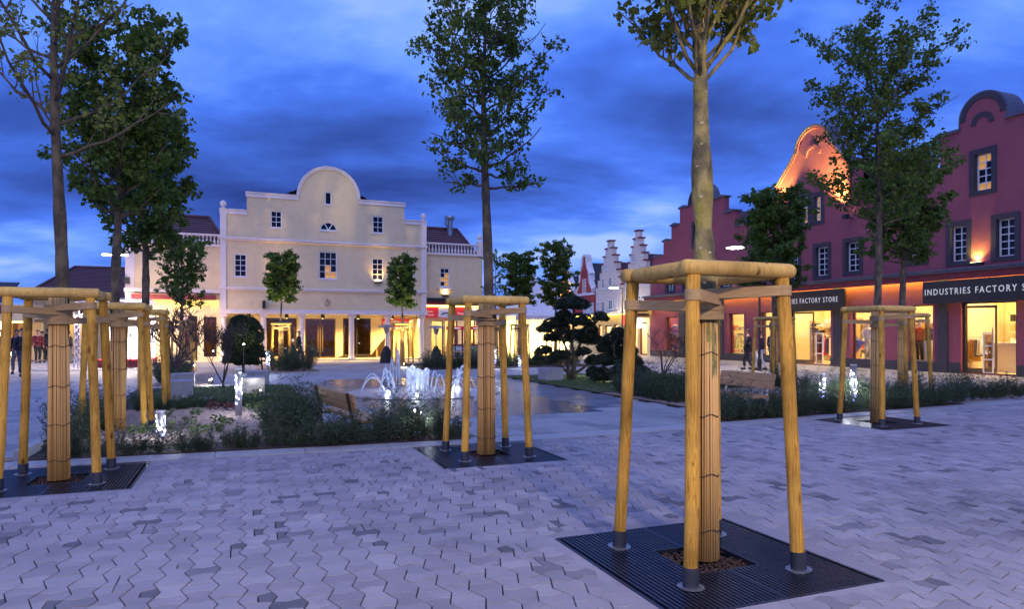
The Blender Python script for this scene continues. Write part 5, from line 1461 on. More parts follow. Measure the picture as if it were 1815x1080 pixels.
def sign(par, px0, px1, py0, py1, s, tpx, size, sx):
    x0, x1 = RX(px0,-FD), RX(px1,-FD); z0, z1 = RZ((px0+px1)/2,py1,-FD), RZ((px0+px1)/2,py0,-FD)
    b = MB().box(x0, x1, -FD-.09, -FD+.0, z0, z1-.002).build('shop_sign', M['signblack'], par)
    text(b, s, RX(tpx,-FD), (z0+z1)/2-size*.30, size, -FD-.10, 'letter', .004, sx=sx, spacing=1.30)
sign(hB, 1371, 1499.5, 516, 551.5, 'INDUSTRIES FACTORY STORE', 1373.5, .36, .70)
# house with the round gable at the right edge
hC = thing('red_gabled_house', 'tall dark red house with round gable at the right picture edge', 'house', FR.o, FR.ang)
xg = RX(1741.5); xl = RX(1666); hw_ = xg-xl; zs = RZ(1683,238); zt = RZ(1745,163); r_ = (RX(1781)-RX(1700.5))/2; ze = RZ(1640,330)
top = [(xl,ze),(xl,zs),(xg-r_,zs)]+arc(xg, zt-r_, r_, pi, 0, 22)+[(xg+r_,zs),(xg+hw_,zs),(xg+hw_,ze)]
outC = [(xBC+.002,ZCOR-.1),(xC1,ZCOR-.1),(xC1,ze)]+top[::-1]+[(xBC+.002,ze)]
x1b = RX(1815)
wC = [((1718.5,262,1767,345),((0,0),(1,0),(0,4),(1,4),(0,3))), ((1677,391.5,1722.5,471),()), ((1757,377.5,1809,462.5),())]
house_front(hC, outC, wC, [(1703,532,1802,667,'door'),(1838,528,1900,676,'win')], xBC+.002, xC1)
for a, b in ((xl-.12,xg-r_),(xg+r_,xg+hw_+.12)):
    MB().slab([(a,zs),(b,zs),(b,zs+.10),(a+.12,zs+.10)] if a < xg else [(a,zs),(b,zs),(b-.12,zs+.10),(a,zs+.10)], [], -.10, .5).build('coping', M['coping'], hC)
coping(hC, [(xg-r_,zs)]+arc(xg, zt-r_, r_, pi, 0, 22)+[(xg+r_,zs)], 'coping', -.02, 1.0, .07)
MB().slab(ring_strip(arc(xg, zt-r_, r_-.01, pi*1.02, -pi*.02, 22), .20), [], -.035, -.001).build('arch_band', M['surround'], hC)
MB().slab(ring_strip(arc(xg, zt-r_-.30, r_*.50, pi*1.02, -pi*.02, 18), .19), [], -.035, -.001).build('arch_band', M['surround'], hC)
pilaster(hC,1663.5,1681)
room(hC, xBC+.1, xC1, 4.2, HR, lamps=5)
m_ = MB(); courses(m_, (xl,.4,ze-.3),(xl,11,ze-.3),(xg,11,zs+.6),(xg,.4,zs+.6), 20); courses(m_, (xC1,.4,ze-.3),(xC1,11,ze-.3),(xg,11,zs+.6),(xg,.4,zs+.6), 20); courses(m_, (xBC,.4,ze-.4),(xl,.4,ze-.4),(xl,5,ze+1.4),(xBC,5,ze+1.4), 12)
m_.build('roof', M['roof'], hC)
MB().box(xC1-.3,xC1,.351,11,0,ze-.3).box(xBC,xC1-.3,10.7,11,0,ze-.3).build('outer_wall', M['red'], hC)
sign(hC, 1638, 1856, 492.5, 535, 'INDUSTRIES FACTORY STORE', 1641.5, .36, .80)
wall_uplight(hC, RX(1733), 0, RZ(1733,465.5), 170, (1,.74,.12), .5)
# spots shining up the bell gable
def floodlight(par, x, z, target, power, c=(1,.76,.14)):
    f = MB().cbox((x,-.42,z), .26,.22,.2).tube([(x,-.42,z),(x,-.02,z-.08)], .03, 6).build('floodlight', M['frame'], par)
    MB().cbox((x,-.42,z+.104), .18,.15,.006).build('lens', M['lampwarm'], f)
    l = lamp('SPOT', (x,-.42,z+.13), power, c, .05, None, f, .85, .9); aim(l, target)
floodlight(hB, RX(1511), RZ(1511,385), (RX(1455), -.02, RZ(1455,262)), 6000)
floodlight(hB, RX(1378), RZ(1378,396), (RX(1402), -.02, RZ(1402,272)), 3200)
lamp('SPOT', (RX(1350), .9, RZ(1350,400)), 500, (1,.74,.14), .1, (pi-.3,0,0), hB, 2.0, .8)
fl = MB().cbox((RX(1306),-.5,RZ(1306,499)), .5,.4,.18).tube([(RX(1306),-.4,RZ(1306,499)),(RX(1306),-.02,RZ(1306,499))], .04, 6).build('floodlight', M['frame'], hA)
MB().lathe([(.16,-.0),(.02,-.01)], 10, (RX(1302),-.5,RZ(1302,501)-.03)).build('lens', M['street'], fl)

# things in the shop windows and doors (front of the rooms)
def shelf(px0, px1, y, zs_, label, seed, par=None):
    rr = random.Random(seed); x0, x1 = RX(px0,y), RX(px1,y)
    if x1 < x0: x0, x1 = x1, x0
    t = thing('display_shelf', label, 'shelf', FR.W((x0+x1)/2, y), FR.ang, 'display shelves in the red shops'); w_ = x1-x0
    MB().box(-w_/2,-w_/2+.04,-.2,.2,.03,2.3).box(w_/2-.04,w_/2,-.2,.2,.03,2.3).build('side_panel', M['inwood'], t)
    cs = [mt for mt in ('pale','petal_','signred','frame','inwood','white','leaflit_')]
    for z in zs_:
        MB().box(-w_/2+.041,w_/2-.041,-.2,.2,z,z+.035).build('shelf_board', M['pale'], t)
        x = -w_/2+.1
        while x < w_/2-.2:
            ww = rr.uniform(.14,.3); hh = rr.uniform(.06,.26)
            m = rr.choice(['pale','white','signred','frame','inwood','white','goods_b','goods_o'])
            MB().box(x, x+ww, -.16, .14, z+.036, z+.036+hh).build('goods', M[m], t); x += ww+rr.uniform(.03,.1)
    return t
M['goods_b'] = mat('blue_goods', (.10,.13,.28), rough=.8); M['goods_o'] = mat('ochre_goods', (.50,.26,.06), rough=.8)
shelf(1284,1325,1.5,(.4,.9,1.35,1.8),'shelf of boxes behind the left of the red shop windows',1)
shelf(1176,1206,1.6,(.4,.8,1.2,1.6,2.0),'shelf in the far red shop window beside the bare shrub',2)
shelf(1440,1482,2.4,(.35,1.25,1.6,1.95),'shelf of folded clothes seen through the left shop door',3)
shelf(1340,1385,2.4,(.5,1.1),'low shelf behind the two people at the shop window',4)
shelf(1716,1748,3.0,(.4,.8,1.2,1.6,2.0),'shelf seen behind the glass door at the right edge',5)
shelf(1632,1660,2.8,(.5,1.0,1.5),'shelf behind the window of dressed mannequins',6)
shelf(1500,1520,2.6,(.5,1.0,1.5,2.0),'shelf behind the hanging blue umbrella',7)
xs0 = RX(1300)
for (xa_, xb_, y_, lb, gp, zz_) in ((xA0+.5, xAB-.4, 3.1, 'wall shelf with goods at the back of the red shop behind the nearest stakes', 'back wall shelves of the first red shop', (.35,.8,1.25,1.7,2.1)),
        (xAB+.5, xBC-.4, 4.1, 'wall shelf with clothes at the back of the shop with the bell gable', 'back wall shelves of the bell gable shop', (.3,.75,1.2,1.65,2.1)),
        (xBC+.4, RX(1752), 3.7, 'wall shelf with clothes at the back of the shop at the right edge', 'back wall shelves of the right edge shop', (.3,.75,1.2,1.65,2.1))):
    nn_ = max(int((xb_-xa_)/1.3), 1); kk_ = 0
    for i in range(nn_):
        if i % 4 == 3: continue
        x_ = xa_+(xb_-xa_)*(i+.5)/nn_; rr = random.Random(900+i+int(xa_*7)); w_ = 1.15
        t = thing('display_shelf', lb, 'shelf', FR.W(x_, y_), FR.ang, gp)
        MB().box(-w_/2,w_/2,.21,.24,.03,2.45).build('back_panel', M['inwood' if i % 2 else 'pale'], t)
        for z in zz_:
            MB().box(-w_/2,w_/2,-.2,.2,z,z+.03).build('shelf_board', M['pale'], t); x = -w_/2+.06
            while x < w_/2-.2:
                ww = rr.uniform(.10,.26); MB().box(x, x+ww, -.16, .14, z+.031, z+.031+rr.uniform(.06,.30)).build('goods', M[rr.choice(['pale','white','signred','frame','inwood','white','goods_b','goods_o','jacketblack_','frame'][:8])], t); x += ww+rr.uniform(.02,.09)
def clothes_rack(px, y, label, seed):
    rr = random.Random(seed); t = thing('clothes_rack', label, 'clothes rack', FR.W(RX(px,y), y), FR.ang)
    MB().tube([(-.55,0,.03),(-.55,0,1.45)], .015, 6).tube([(.55,0,.03),(.55,0,1.45)], .015, 6).tube([(-.55,0,1.45),(.55,0,1.45)], .015, 6).build('frame', M['steel'], t)
    for k in range(12):
        x = -.5+k*.09; h = rr.uniform(.55,.95); MB().add([(x-.02,-.20,1.36),(x-.02,.20,1.36),(x-.03,.24,1.36-h),(x-.03,-.24,1.36-h),(x+.02,-.20,1.36),(x+.02,.20,1.36),(x+.03,.24,1.36-h),(x+.03,-.24,1.36-h)], [(0,1,2,3),(7,6,5,4),(0,4,5,1),(2,6,7,3),(1,5,6,2),(0,3,7,4)]).build('garment', M[rr.choice(['white','goods_b','frame','signred','pale','goods_o','white'])], t)
clothes_rack(1462, 1.6, 'rack of hanging clothes inside the left shop entrance', 3)
clothes_rack(1300, 1.2, 'rack of hanging clothes behind the window right of the nearest trunk', 5)
clothes_rack(1360, 1.7, 'rack of hanging clothes behind the people at the shop window', 7)
clothes_rack(1722, 1.9, 'rack of hanging clothes seen through the open glass door at the right', 9)
def mannequin(px, y, top, bottom, label, hgt=1.75, base=.42):
    t = thing('mannequin', label, 'mannequin', FR.W(RX(px,y), y, base), FR.ang); s = hgt/1.75
    t.scale = (s,s,s)
    MB().lathe([(.02,1.75),(.075,1.72),(.09,1.62),(.07,1.54),(.045,1.50),(.05,1.46)][::-1], 12).build('head', M['white'], t, True)
    MB().lathe([(.14,.86),(.17,.95),(.155,1.1),(.19,1.3),(.20,1.38),(.12,1.45),(.055,1.47)], 14, sy=.62).tube([(-.19,0,1.39),(-.26,-.02,1.15),(-.24,-.10,.92)],[.06,.05,.04],8).tube([(.19,0,1.39),(.26,-.02,1.15),(.24,-.10,.92)],[.06,.05,.04],8).build('top_garment', M[top], t, True)
    MB().tube([(-.09,0,.90),(-.10,-.01,.48),(-.10,.0,.03)],[.10,.075,.06],10).tube([(.09,0,.90),(.10,.02,.48),(.10,.03,.03)],[.10,.075,.06],10).build('trousers', M[bottom], t, True)
    MB().lathe([(.2,-.01),(.2,.02),(.03,.03)],14).build('stand', M['steel'], t)
M['jacketred'] = mat('red_knit', (.45,.02,.025), rough=.9); M['jacketblack'] = mat('black_cloth', (.012,.012,.015), (.022,.02,.025), rough=.85, scale=9)
M['denim'] = mat('denim', (.05,.06,.11), (.03,.04,.075), rough=.9, scale=20); M['khaki'] = mat('khaki_cloth', (.35,.27,.16), rough=.9)
mannequin(1538, .7, 'white', 'pale', 'mannequin in white shirt and cream trousers in the umbrella window')
mannequin(1619, .75, 'pale', 'khaki', 'mannequin in beige half hidden behind the reed-wrapped trunk', 1.6)
mannequin(1630, .7, 'jacketred', 'jacketblack', 'mannequin in red top and black trousers in the right shop window')
mannequin(1645, .8, 'jacketblack', 'white', 'mannequin in black top and white trousers in the right shop window')
MB_p = [(1544,'umbrella window'),(1632,'mannequin window')]
for px, nm in MB_p:
    p = FR.W(RX(px,.75), .75); t = thing('display_podium', 'pale display podium in the %s' % nm, 'podium', p, FR.ang); MB().box(-.55,.55,-.3,.3,.03,.405).build('top', M['white'], t)
p = FR.W(RX(1520,.55), .55, 1.15)
um = thing('umbrella', 'half-open blue umbrella hung on its side in the shop window', 'umbrella', p, FR.ang)
m_ = MB(); tip = Vector((.42,0,.05)); k = 8
ring_ = [Vector((-.22, cos(2*pi*i/k)*.38, -.12+sin(2*pi*i/k)*.50)) for i in range(k)]
for i in range(k): m_.add([tip, ring_[i], (ring_[i]+ring_[(i+1)%k])*.5*.92+Vector((.03,0,-.01)), ring_[(i+1)%k]], [(0,1,2),(0,2,3)])
m_.build('canopy', mat('blue_nylon', (.14,.16,.50), (.11,.13,.42), rough=.5, scale=4), um)
MB().tube([(-.5,0,-.2),(.47,0,.06)], .012, 6).build('shaft', M['steel'], um)
# glass doors standing open, security gates, counter
def open_door(px, y0, ang, w_, h, label):
    t = thing('glass_door', label, 'door', FR.W(RX(px,y0), y0, .04), FR.ang+ang)
    MB().slab(rc(0,w_,0,h), [rc(.07,w_-.07,.18,h-.10)], -.02,.03).build('door_frame', M['bronze'], t)
    put('pane', pane_mesh(w_-.13, h-.27, 'glass'), t, (w_/2, 0, .04+h/2))
    MB().box(w_-.16,w_-.12,-.09,-.04,.6,1.8).build('handle', M['steel'], t)
hd = RZ(1436,548)-.16
open_door(1404, .30, .42, 1.15, hd, 'glass door standing open at the left shop entrance')
open_door(1707, .30, .42, 1.15, hd, 'glass door standing open at the right shop entrance')
def gate(px, y, label):
    t = thing('security_gate', label, 'gate', FR.W(RX(px,y), y, .03), FR.ang+.5)
    MB().slab(rc(0,.36,0,1.62), [rc(.05,.31,.04,.52),rc(.05,.31,.57,1.07),rc(.05,.31,1.12,1.57)], -.03,.03).build('frame', M['white'], t)
    put('pane', pane_mesh(.27, 1.5, 'smoked'), t, (.18,0,.8))
gate(1446, .5, 'white security gate inside the left shop entrance'); gate(1742, .55, 'white security gate inside the right shop entrance')
p = FR.W(RX(1778,1.6), 1.6)
ct = thing('shop_counter', 'pale wood-grain counter inside the right shop entrance', 'counter', p, FR.ang)
xq0, xq1 = RX(1752,1.6)-RX(1778,1.6), RX(1830,1.6)-RX(1778,1.6)
for i in range(5): MB().box(xq0,xq1,-.03,.0,.03+i*.235,.03+i*.235+.231).build('panel', M['pale'], ct)
MB().box(xq0,xq1,.001,.55,.03,1.20).build('body', M['pale'], ct); MB().box(xq0-.03,xq1+.03,-.06,.60,1.206,1.25).build('top', M['white'], ct)

# ------------------------------------------------------------------ far houses of the same street
def rect_d(*b): return FR.rect(*b)
def far_window(par, b, nx=2, nz=3, gm='darkglass', shutters=False):
    x0,x1,z0,z1 = FR.rect(*b); window(par, x0,x1,z0,z1,nx,nz,y=-.03,fr=.07,mu=.04,proud=.03,gm=gm,sillm='white',deep=.025)
    if shutters:
        w_ = (x1-x0)*.55
        for a in (x0-w_-.02, x1+.02): MB().box(a, a+w_, -.06, -.002, z0, z1).build('shutter', M['white'], par)
def stepped(label, px0, px1, ptop, pe, steps, wins, wallm='whitefar', capm='capred', roofm='roof', rdepth=9):
    h = thing('stepped_gable_house', label, 'house', FR.o, FR.ang)
    x0, x1 = RX(px0)+.003, RX(px1)-.003; xc = (x0+x1)/2; zt = RZ((px0+px1)/2, ptop); ze = RZ((px0+px1)/2, pe)
    hw_ = (x1-x0)/2; n = steps; pts = []
    for i in range(n+1):
        x = xc-hw_+hw_*.88*i/n if i else x0
        za = ze+(zt-ze)*i/n
        pts += [(x, za-(zt-ze)/n if i else za), (x, za)] if i else [(x0, za)]
    ol = pts+[(2*xc-x,z) for x,z in pts[::-1]]
    MB().slab([(x0,ZF1),(x1,ZF1)]+ol[::-1], [], 0, .35).build('wall', M[wallm], h)
    seen = set()
    for (x, z), (x2, z2) in zip(ol, ol[1:]):
        if abs(z-z2) < 1e-6 and abs(x2-x) > .05: MB().box(min(x,x2)-.05, max(x,x2)+.05, -.07, .44, z+.001, z+.11).build('coping', M[capm], h)
    m_ = MB(); courses(m_, (x0,.36,ze-.2),(x0,rdepth,ze-.2),(xc,rdepth,zt-1.6),(xc,.36,zt-1.6), 18); courses(m_, (x1,.36,ze-.2),(x1,rdepth,ze-.2),(xc,rdepth,zt-1.6),(xc,.36,zt-1.6), 18)
    m_.build('roof', M[roofm], h)
    MB().box(x0,x0+.3,.351,rdepth,0,ze-.2).box(x1-.3,x1,.351,rdepth,0,ze-.2).box(x0+.3,x1-.3,rdepth-.3,rdepth,0,ze-.2).build('outer_wall', M[wallm], h)
    for w_ in wins: far_window(h, w_)
    return h, x0, x1
ZF0, ZF1 = RZ(1090,566), RZ(1090,555)
def far_shop(h, x0, x1, doors, seed=0, glow='stripy'):
    hs = [FR.rect(*d) for d in doors]; hs = [(max(a,x0+.1),min(b,x1-.1),max(c,.02),d) for a,b,c,d in hs]
    MB().slab(rc(x0,x1,0,ZF1-.002), [rc(*q) for q in hs], 0.002, .3).build('shop_front', M['inwall'], h)
    MB().box(x0,x1,-1.1,0,ZF1-.10,ZF1+.05).build('canopy', M['steel'], h)
    MB().box(x0+.1,x1-.1,-.30,-.18,ZF1-.17,ZF1-.105).build('light_strip', M[glow], h)
    for q in hs: glazing(h, q, .1, 1, 'glass', 'fascia', fr=.10)
    MB().box(x0+.05,x1-.05,3,3.1,0,ZF1-.1).box(x0+.05,x1-.05,.31,2.999,ZF1-.3,ZF1-.2).build('room_wall', M['inwall'], h)
    for i in range(3):
        x = x0+(x1-x0)*(i+.5)/3; MB().box(x-.5,x+.5,.8,2.2,ZF1-.38,ZF1-.302).build('ceiling_lamp', M['lampshop'], h)
h1, a1, b1_ = stepped('pale house with red-capped stepped gable next to the dark red row', 1107, 1152, 410, 492, 6,
    [(1121,448,1126.5,465),(1114.5,498,1121,509),(1129,525,1137,541),(1141,523,1148,539)])
far_shop(h1, a1, b1_, [(1116,572,1130,632),(1133,572,1147,632)])
h2, a2, b2_ = stepped('pale house with red-capped stepped gable nearer to the tent', 1056, 1105, 428, 508, 6,
    [(1073.5,461,1077.5,478),(1067,494,1072,512),(1079.5,491,1085,509),(1058,536,1062,553),(1067,535,1073,552),(1079,532,1086,549),(1091,530,1095,547)])
far_shop(h2, a2, b2_, [(1060,576,1067,630),(1071.5,577,1083,632),(1087,575,1096,632)])
sgn = thing('hanging_sign', 'small beige sign board hanging out at the red house corner', 'sign', FR.W(RX(1156),-.9,RZ(1156,555)), FR.ang)
MB().box(-.05,.05,-.75,.85,-.35,.42).build('board', M['khaki'], sgn); MB().box(-.02,.02,-.75,.9,.421,.48).build('bracket', M['frame'], sgn)
MB().box(-.056,.056,-.5,.5,.10,.22).box(-.056,.056,-.6,.6,-.22,-.05).build('sign_line', M['frame'], sgn)
ls = thing('light_box_sign', 'white lit box sign on the pale shop front', 'sign', FR.W(RX(1141),-.6,RZ(1141,572)), FR.ang)
MB().box(-.6,.6,-.08,.08,-.4,.4).build('box', emission('white_box', (1,.93,.9), 2.2), ls); MB().box(-.45,-.1,-.085,-.081,.02,.06).box(-.45,.2,-.085,-.081,-.14,-.10).build('sign_line', M['signred'], ls)
rl = thing('red_lantern', 'red glowing round lantern by the far shop window', 'lantern', FR.W(RX(1125),-.7,RZ(1125,567)), FR.ang)
MB().lathe([(.1,-.42),(.28,-.3),(.36,0),(.28,.3),(.1,.42)],12).build('shade', emission('red_glow', (1,.06,.03), 1.6), rl, True); MB().tube([(0,0,.42),(0,0,.8)],.01,4).build('cord', M['frame'], rl)
def scroll(label, px0, px1, ptop, pe, wallm, wins, lit=False):
    h = thing('scrolled_gable_house', label, 'house', FR.o, FR.ang)
    x0, x1 = RX(px0)+.003, RX(px1)-.003; xc = (x0+x1)/2; hw_ = (x1-x0)/2; zt = RZ((px0+px1)/2, ptop); ze = RZ((px0+px1)/2, pe); H_ = zt-ze
    sd = [(x0,ze),(xc-hw_*.78,ze),(xc-hw_*.78,ze+.05*H_)]+[(xc-hw_*(.78-.34*t)+hw_*.10*sin(pi*t), ze+H_*(.05+.42*t)) for t in (.2,.4,.6,.8,1)]+[(xc-hw_*.50,ze+.48*H_)]+[(xc-hw_*(.50-.32*t)+hw_*.06*sin(pi*t), ze+H_*(.48+.34*t)) for t in (.25,.5,.75,1)]+[(xc-hw_*.16,ze+.84*H_)]
    ol = sd+arc(xc, zt-hw_*.16, hw_*.16, pi, pi/2, 5)
    full = ol+[(2*xc-x,z) for x,z in ol[::-1]][1:]
    MB().slab([(x0,ZF1),(x1,ZF1)]+full[::-1], [], 0, .35).build('wall', M[wallm], h)
    coping(h, full[1:-1], 'white', -.10, .45, .16)
    m_ = MB(); zr = zt-.18*H_; courses(m_, (x0,.36,ze-.2),(x0,9,ze-.2),(xc,9,zr),(xc,.36,zr), 14); courses(m_, (x1,.36,ze-.2),(x1,9,ze-.2),(xc,9,zr),(xc,.36,zr), 14)
    m_.build('roof', M['roofd'], h)
    MB().box(x0,x1,-.08,-.002,ze-.25,ze-.05).build('cornice', M['white'], h)
    for w_ in wins[:1]: far_window(h, w_, 2, 4)
    for w_ in wins[1:]: far_window(h, w_, 2, 3, shutters=True)
    MB().slab(rc(x0,x1,0,ZF1-.002), [], .002, .3).build('shop_front', M['inwall'], h)
    MB().box(x0,x1,-.5,0,ZF1-.10,ZF1+.05).build('canopy', M['steel'], h); MB().box(x0+.1,x1-.1,-.30,-.18,ZF1-.17,ZF1-.105).build('light_strip', M['strip'], h)
    if lit:
        for s in (-1,1):
            x = xc+s*hw_*.8; f = MB().cbox((x,-.4,ze-.4),.2,.2,.2).build('floodlight', M['frame'], h); MB().cbox((x,-.4,ze-.29),.14,.14,.01).build('lens', M['lampwarm'], f)
            l = lamp('SPOT', (x,-.45,ze-.2), 260, (1,.5,.08), .05, None, f, 1.3, .8); aim(l, (xc+s*hw_*.2, .1, ze+H_*.7))
    return h
scroll('brick red house with white scrolled gable beside the pale stepped house', 1020, 1054, 454, 519, 'redfar', [(1033.5,495,1039,520),(1046,537,1050,555),(1037,538,1041,556)])
scroll('scrolled gable house lit glowing orange behind the tall clipped tree', 990, 1018, 480, 529, 'redfar', [(1000,510,1007,528),(1010,540,1014,556)], True)
scroll('farthest red house with dark roof, just right of the tent peak', 962, 988, 494, 536, 'redfar', [(972,520,976,534)])

# ------------------------------------------------------------------ white tent
tp = AT(943, 47.0); tp.z = 0
tent = thing('white_pagoda_tent', 'white pagoda tent with swept peak, glowing yellow inside', 'tent', tp, TH)
tw = (AT(990,47)-AT(893,47)).x/2*1.03; zt0 = CH+(HZ-561)/FPX*47; zt1 = CH+(HZ-470)/FPX*47
m_ = MB(); n = 10
def trow(t):
    s = (1-t)**1.9*.97+.03; return [( -tw*s,-tw*s,zt0+(zt1-zt0)*t),(tw*s,-tw*s,zt0+(zt1-zt0)*t),(tw*s,tw*s,zt0+(zt1-zt0)*t),(-tw*s,tw*s,zt0+(zt1-zt0)*t)]
for i in range(n):
    a, b = trow(i/n), trow((i+1)/n)
    for k in range(4): m_.add([a[k],a[(k+1)%4],b[(k+1)%4],b[k]], [(0,1,2,3)])
m_.build('roof', M['tent'], tent)
v = MB(); k = 16
for s in range(4):
    for i in range(k):
        x0, x1 = -tw+2*tw*i/k, -tw+2*tw*(i+1)/k; pts = [(x0,.0),(x1,.0),(x1,-.22),((x0+x1)/2,-.34),(x0,-.22)]
        rot = Matrix.Rotation(pi/2*s, 3, 'Z'); v.add([rot @ Vector((p[0],-tw-.03,zt0+p[1])) for p in pts], [(0,1,2,3,4)])
v.build('valance', M['tent'], tent)
M['canvasglow'] = mat('backlit_canvas', (.78,.72,.58), (.72,.66,.52), rough=.9, scale=1.2)
b_ = M['canvasglow'].node_tree; bs = b_.nodes['Principled BSDF']; tl = N(b_,'ShaderNodeBsdfTranslucent'); tl.inputs[0].default_value = (.85,.75,.5,1); mx = N(b_,'ShaderNodeMixShader'); mx.inputs[0].default_value = .6
b_.links.new(bs.outputs[0], mx.inputs[1]); b_.links.new(tl.outputs[0], mx.inputs[2]); b_.links.new(mx.outputs[0], b_.nodes['Material Output'].inputs[0])
for s in range(4):
    rot = Matrix.Rotation(pi/2*s, 3, 'Z'); w2 = MB(); kk = 5
    for i in range(kk):
        x0, x1 = -tw+2*tw*i/kk+.02, -tw+2*tw*(i+1)/kk-.02
        w2.add([rot @ Vector(p) for p in ((x0,-tw,0),(x1,-tw,0),(x1,-tw,zt0),(x0,-tw,zt0))], [(0,1,2,3)])
        w2.add([rot @ Vector(p) for p in ((x1,-tw,0),(x1+.04,-tw+.03,0),(x1+.04,-tw+.03,zt0),(x1,-tw,zt0))], [(0,1,2,3)])
    w2.build('side_wall', M['canvasglow'], tent)
for sx in (-1,1):
    for sy in (-1,1): MB().tube([(sx*(tw-.05),sy*(tw-.05),0),(sx*(tw-.05),sy*(tw-.05),zt0)], .05, 8).build('pole', M['alu'], tent)
lb = MB().box(-.3,.3,-.3,.3,.35,.45).build('lamp', M['lampshop'], tent); 
for (x,y) in ((1.4,-1.5),(-.6,-1.0)): lamp('POINT', (x,y,.9), 520, (1,.78,.30), .3, None, lb)
FT = Frame(AT(893,44), TH)
wt = thing('white_side_tent', 'low white canvas wall between the cream house and the pagoda tent', 'tent', FT.o, TH)
MB().box(-1.9, 0, 0,.1,0,CH+(HZ-563)/FPX*44).build('side_wall', M['canvasglow'], wt); MB().add([(-2.0,-.1,zt0-.1),(.1,-.1,zt0-.1),(.1,1.5,zt0+.8),(-2,1.5,zt0+.8)],[(0,1,2,3)]).build('roof', M['tent'], wt)
lamp('POINT', (-.9,.8,1.2), 150, (1,.78,.3), .3, None, wt)
for nm, lbl, px, Y, pt in (('distant_hill_trees','x',0,0,0),):
    pass

# ------------------------------------------------------------------ light bollards
M['steeldk'] = mat('bollard_steel', (.16,.16,.18), (.12,.12,.14), rough=.45, metal=.4)
def bollard(px, pbase, ptop, label, Y=None, share=.8, power=9, blue=False):
    p = G(px, pbase) if Y is None else AT(px, Y)
    p.z = 0
    Yd = p.y; zt = CH+(HZ-ptop)/FPX*Yd; zt = max(zt, .45)
    t = thing('light_bollard', label, 'bollard light', p, R.uniform(0,6), 'perforated column lights in the beds')
    r = .062; rr = random.Random(int(px))
    MB().tube([(0,0,-.02),(0,0,zt)], r, 20).build('column', M['steeldk'], t)
    MB().tube([(0,0,zt),(0,0,zt+.02)], r+.004, 20).build('cap', M['alu'], t)
    holes = MB(); hb = MB(); z0 = zt*(1-share); placed = []
    tries = 0
    while len(placed) < max(int(30*zt*share/.8), 11) and tries < 900:
        tries += 1
        a, z, s = rr.uniform(0,6.283), rr.uniform(z0, zt-.05), rr.choice([.012,.018,.024,.027])
        if any(((min(abs(a-a2), 6.283-abs(a-a2))*r)**2+(z-z2)**2) < (s+s2+.004)**2 for a2,z2,s2 in placed): continue
        placed.append((a,z,s)); mbx = hb if (z < z0+.16*zt and not blue is None) else holes
        c = Vector((cos(a)*(r+.002), sin(a)*(r+.002), z)); tx = Vector((-sin(a), cos(a), 0)); n = 10
        mbx.add([c]+[c+tx*cos(2*pi*i/n)*s+Vector((0,0,1))*sin(2*pi*i/n)*s-Vector((cos(a),sin(a),0))*(1-sqrt(max(0,1-(s*cos(2*pi*i/n)/r)**2)))*r for i in range(n)], [(0,1+i,1+(i+1)%n) for i in range(n)])
    holes.build('light_hole', M['led'], t)
    if hb.f: hb.build('light_hole', M['ledb'], t)
    for k in range(3):
        a = 2*pi*k/3
        lamp('POINT', (cos(a)*.22, sin(a)*.22, z0+(zt-z0)*.5), power/3, (.80,.84,1), .06, None, t)
    return t
bollard(423,741,656,'tall lit bollard column on the gravel of the left bed', share=.74, power=22)
bollard(285,792,748,'short lit bollard half sunk in the yews at the left kerb', share=.85, power=16, Y=10.35)
bollard(740,778,722,'short lit bollard in the yew row before the fountain', share=.85, power=10, Y=10.75)
bollard(475,666,624,'lit bollard beside the big round topiary', share=.62, power=16)
bollard(342,662,641,'small lit bollard before the dark window of the left wing', share=.7, power=9)
bollard(877,648,617,'lit bollard seen just right of the reed-wrapped middle trunk', Y=32, share=.75, power=16)
bollard(921,650,631,'low lit bollard seen between the middle stakes and the cloud pine', Y=32, share=.9, power=9)
bollard(1458,712,664,'lit bollard in the yews left of the right-hand stakes', Y=15.2, share=.7, power=10)
bollard(1513,720,648,'tall lit bollard in the yews behind the right-hand stakes', Y=14.4, share=.8, power=22)

# spots set in the lawns
def ground_spot(px, py, label, target, power, c=(1,.93,.80), z=0.0, Y=None):
    p = G(px, py) if Y is None else AT(px, Y, py)
    t = thing('ground_spot', label, 'spotlight', p, 0, 'small ground spots lighting plants')
    m_ = MB().tube([(0,0,-.1 if z == 0 else -p.z),(0,0,.05)], .02, 8).build('stem', M['frame'], t)
    d = (Vector(target)-p); d.normalize()
    b = d*-.05+Vector((0,0,.10)); e = b+d*.13
    h = MB().tube([b, e], [.05,.065], 12).build('housing', M['frame'], t)
    sd = d.orthogonal().normalized(); up = d.cross(sd); c0 = e+d*.003
    MB().add([c0]+[c0+sd*cos(2*pi*i/14)*.052+up*sin(2*pi*i/14)*.052 for i in range(14)], [(0,1+i,1+(i+1)%14) for i in range(14)]).build('lens', M['spot'], h)
    # a glass bowl that glows to all sides on top
    MB().lathe([(.03,.0),(.042,.03),(.03,.06),(.006,.068)], 12, (0,0,.10)).build('bulb', M['spot'], h, True)
    l = lamp('POINT', (0,-.12,.22), min(power,14), c, .05, None, h)
    l = lamp('SPOT', tuple(e+d*.03), power*3, c, .05, None, h, 1.3, .7); l.rotation_euler = d.to_track_quat('-Z','Y').to_euler()
ground_spot(375,683,'ground spot on the left lawn between the seats', G(330,686)+Vector((0,0,1.5)), 24)
ground_spot(461,702,'ground spot beside the concrete seat right of the tall bollard', G(440,700)+Vector((0,0,.6)), 3.5)
ground_spot(432,617,'spot glowing in the front of the round topiary', AT(431,29.2,590), 6, Y=27.6, z=1)
ground_spot(1014,668,'ground spot under the large cloud pine', AT(1016,24.6,560), 26)
ground_spot(1081,677,'ground spot under the smaller cloud pine', AT(1090,22.6,640), 9)
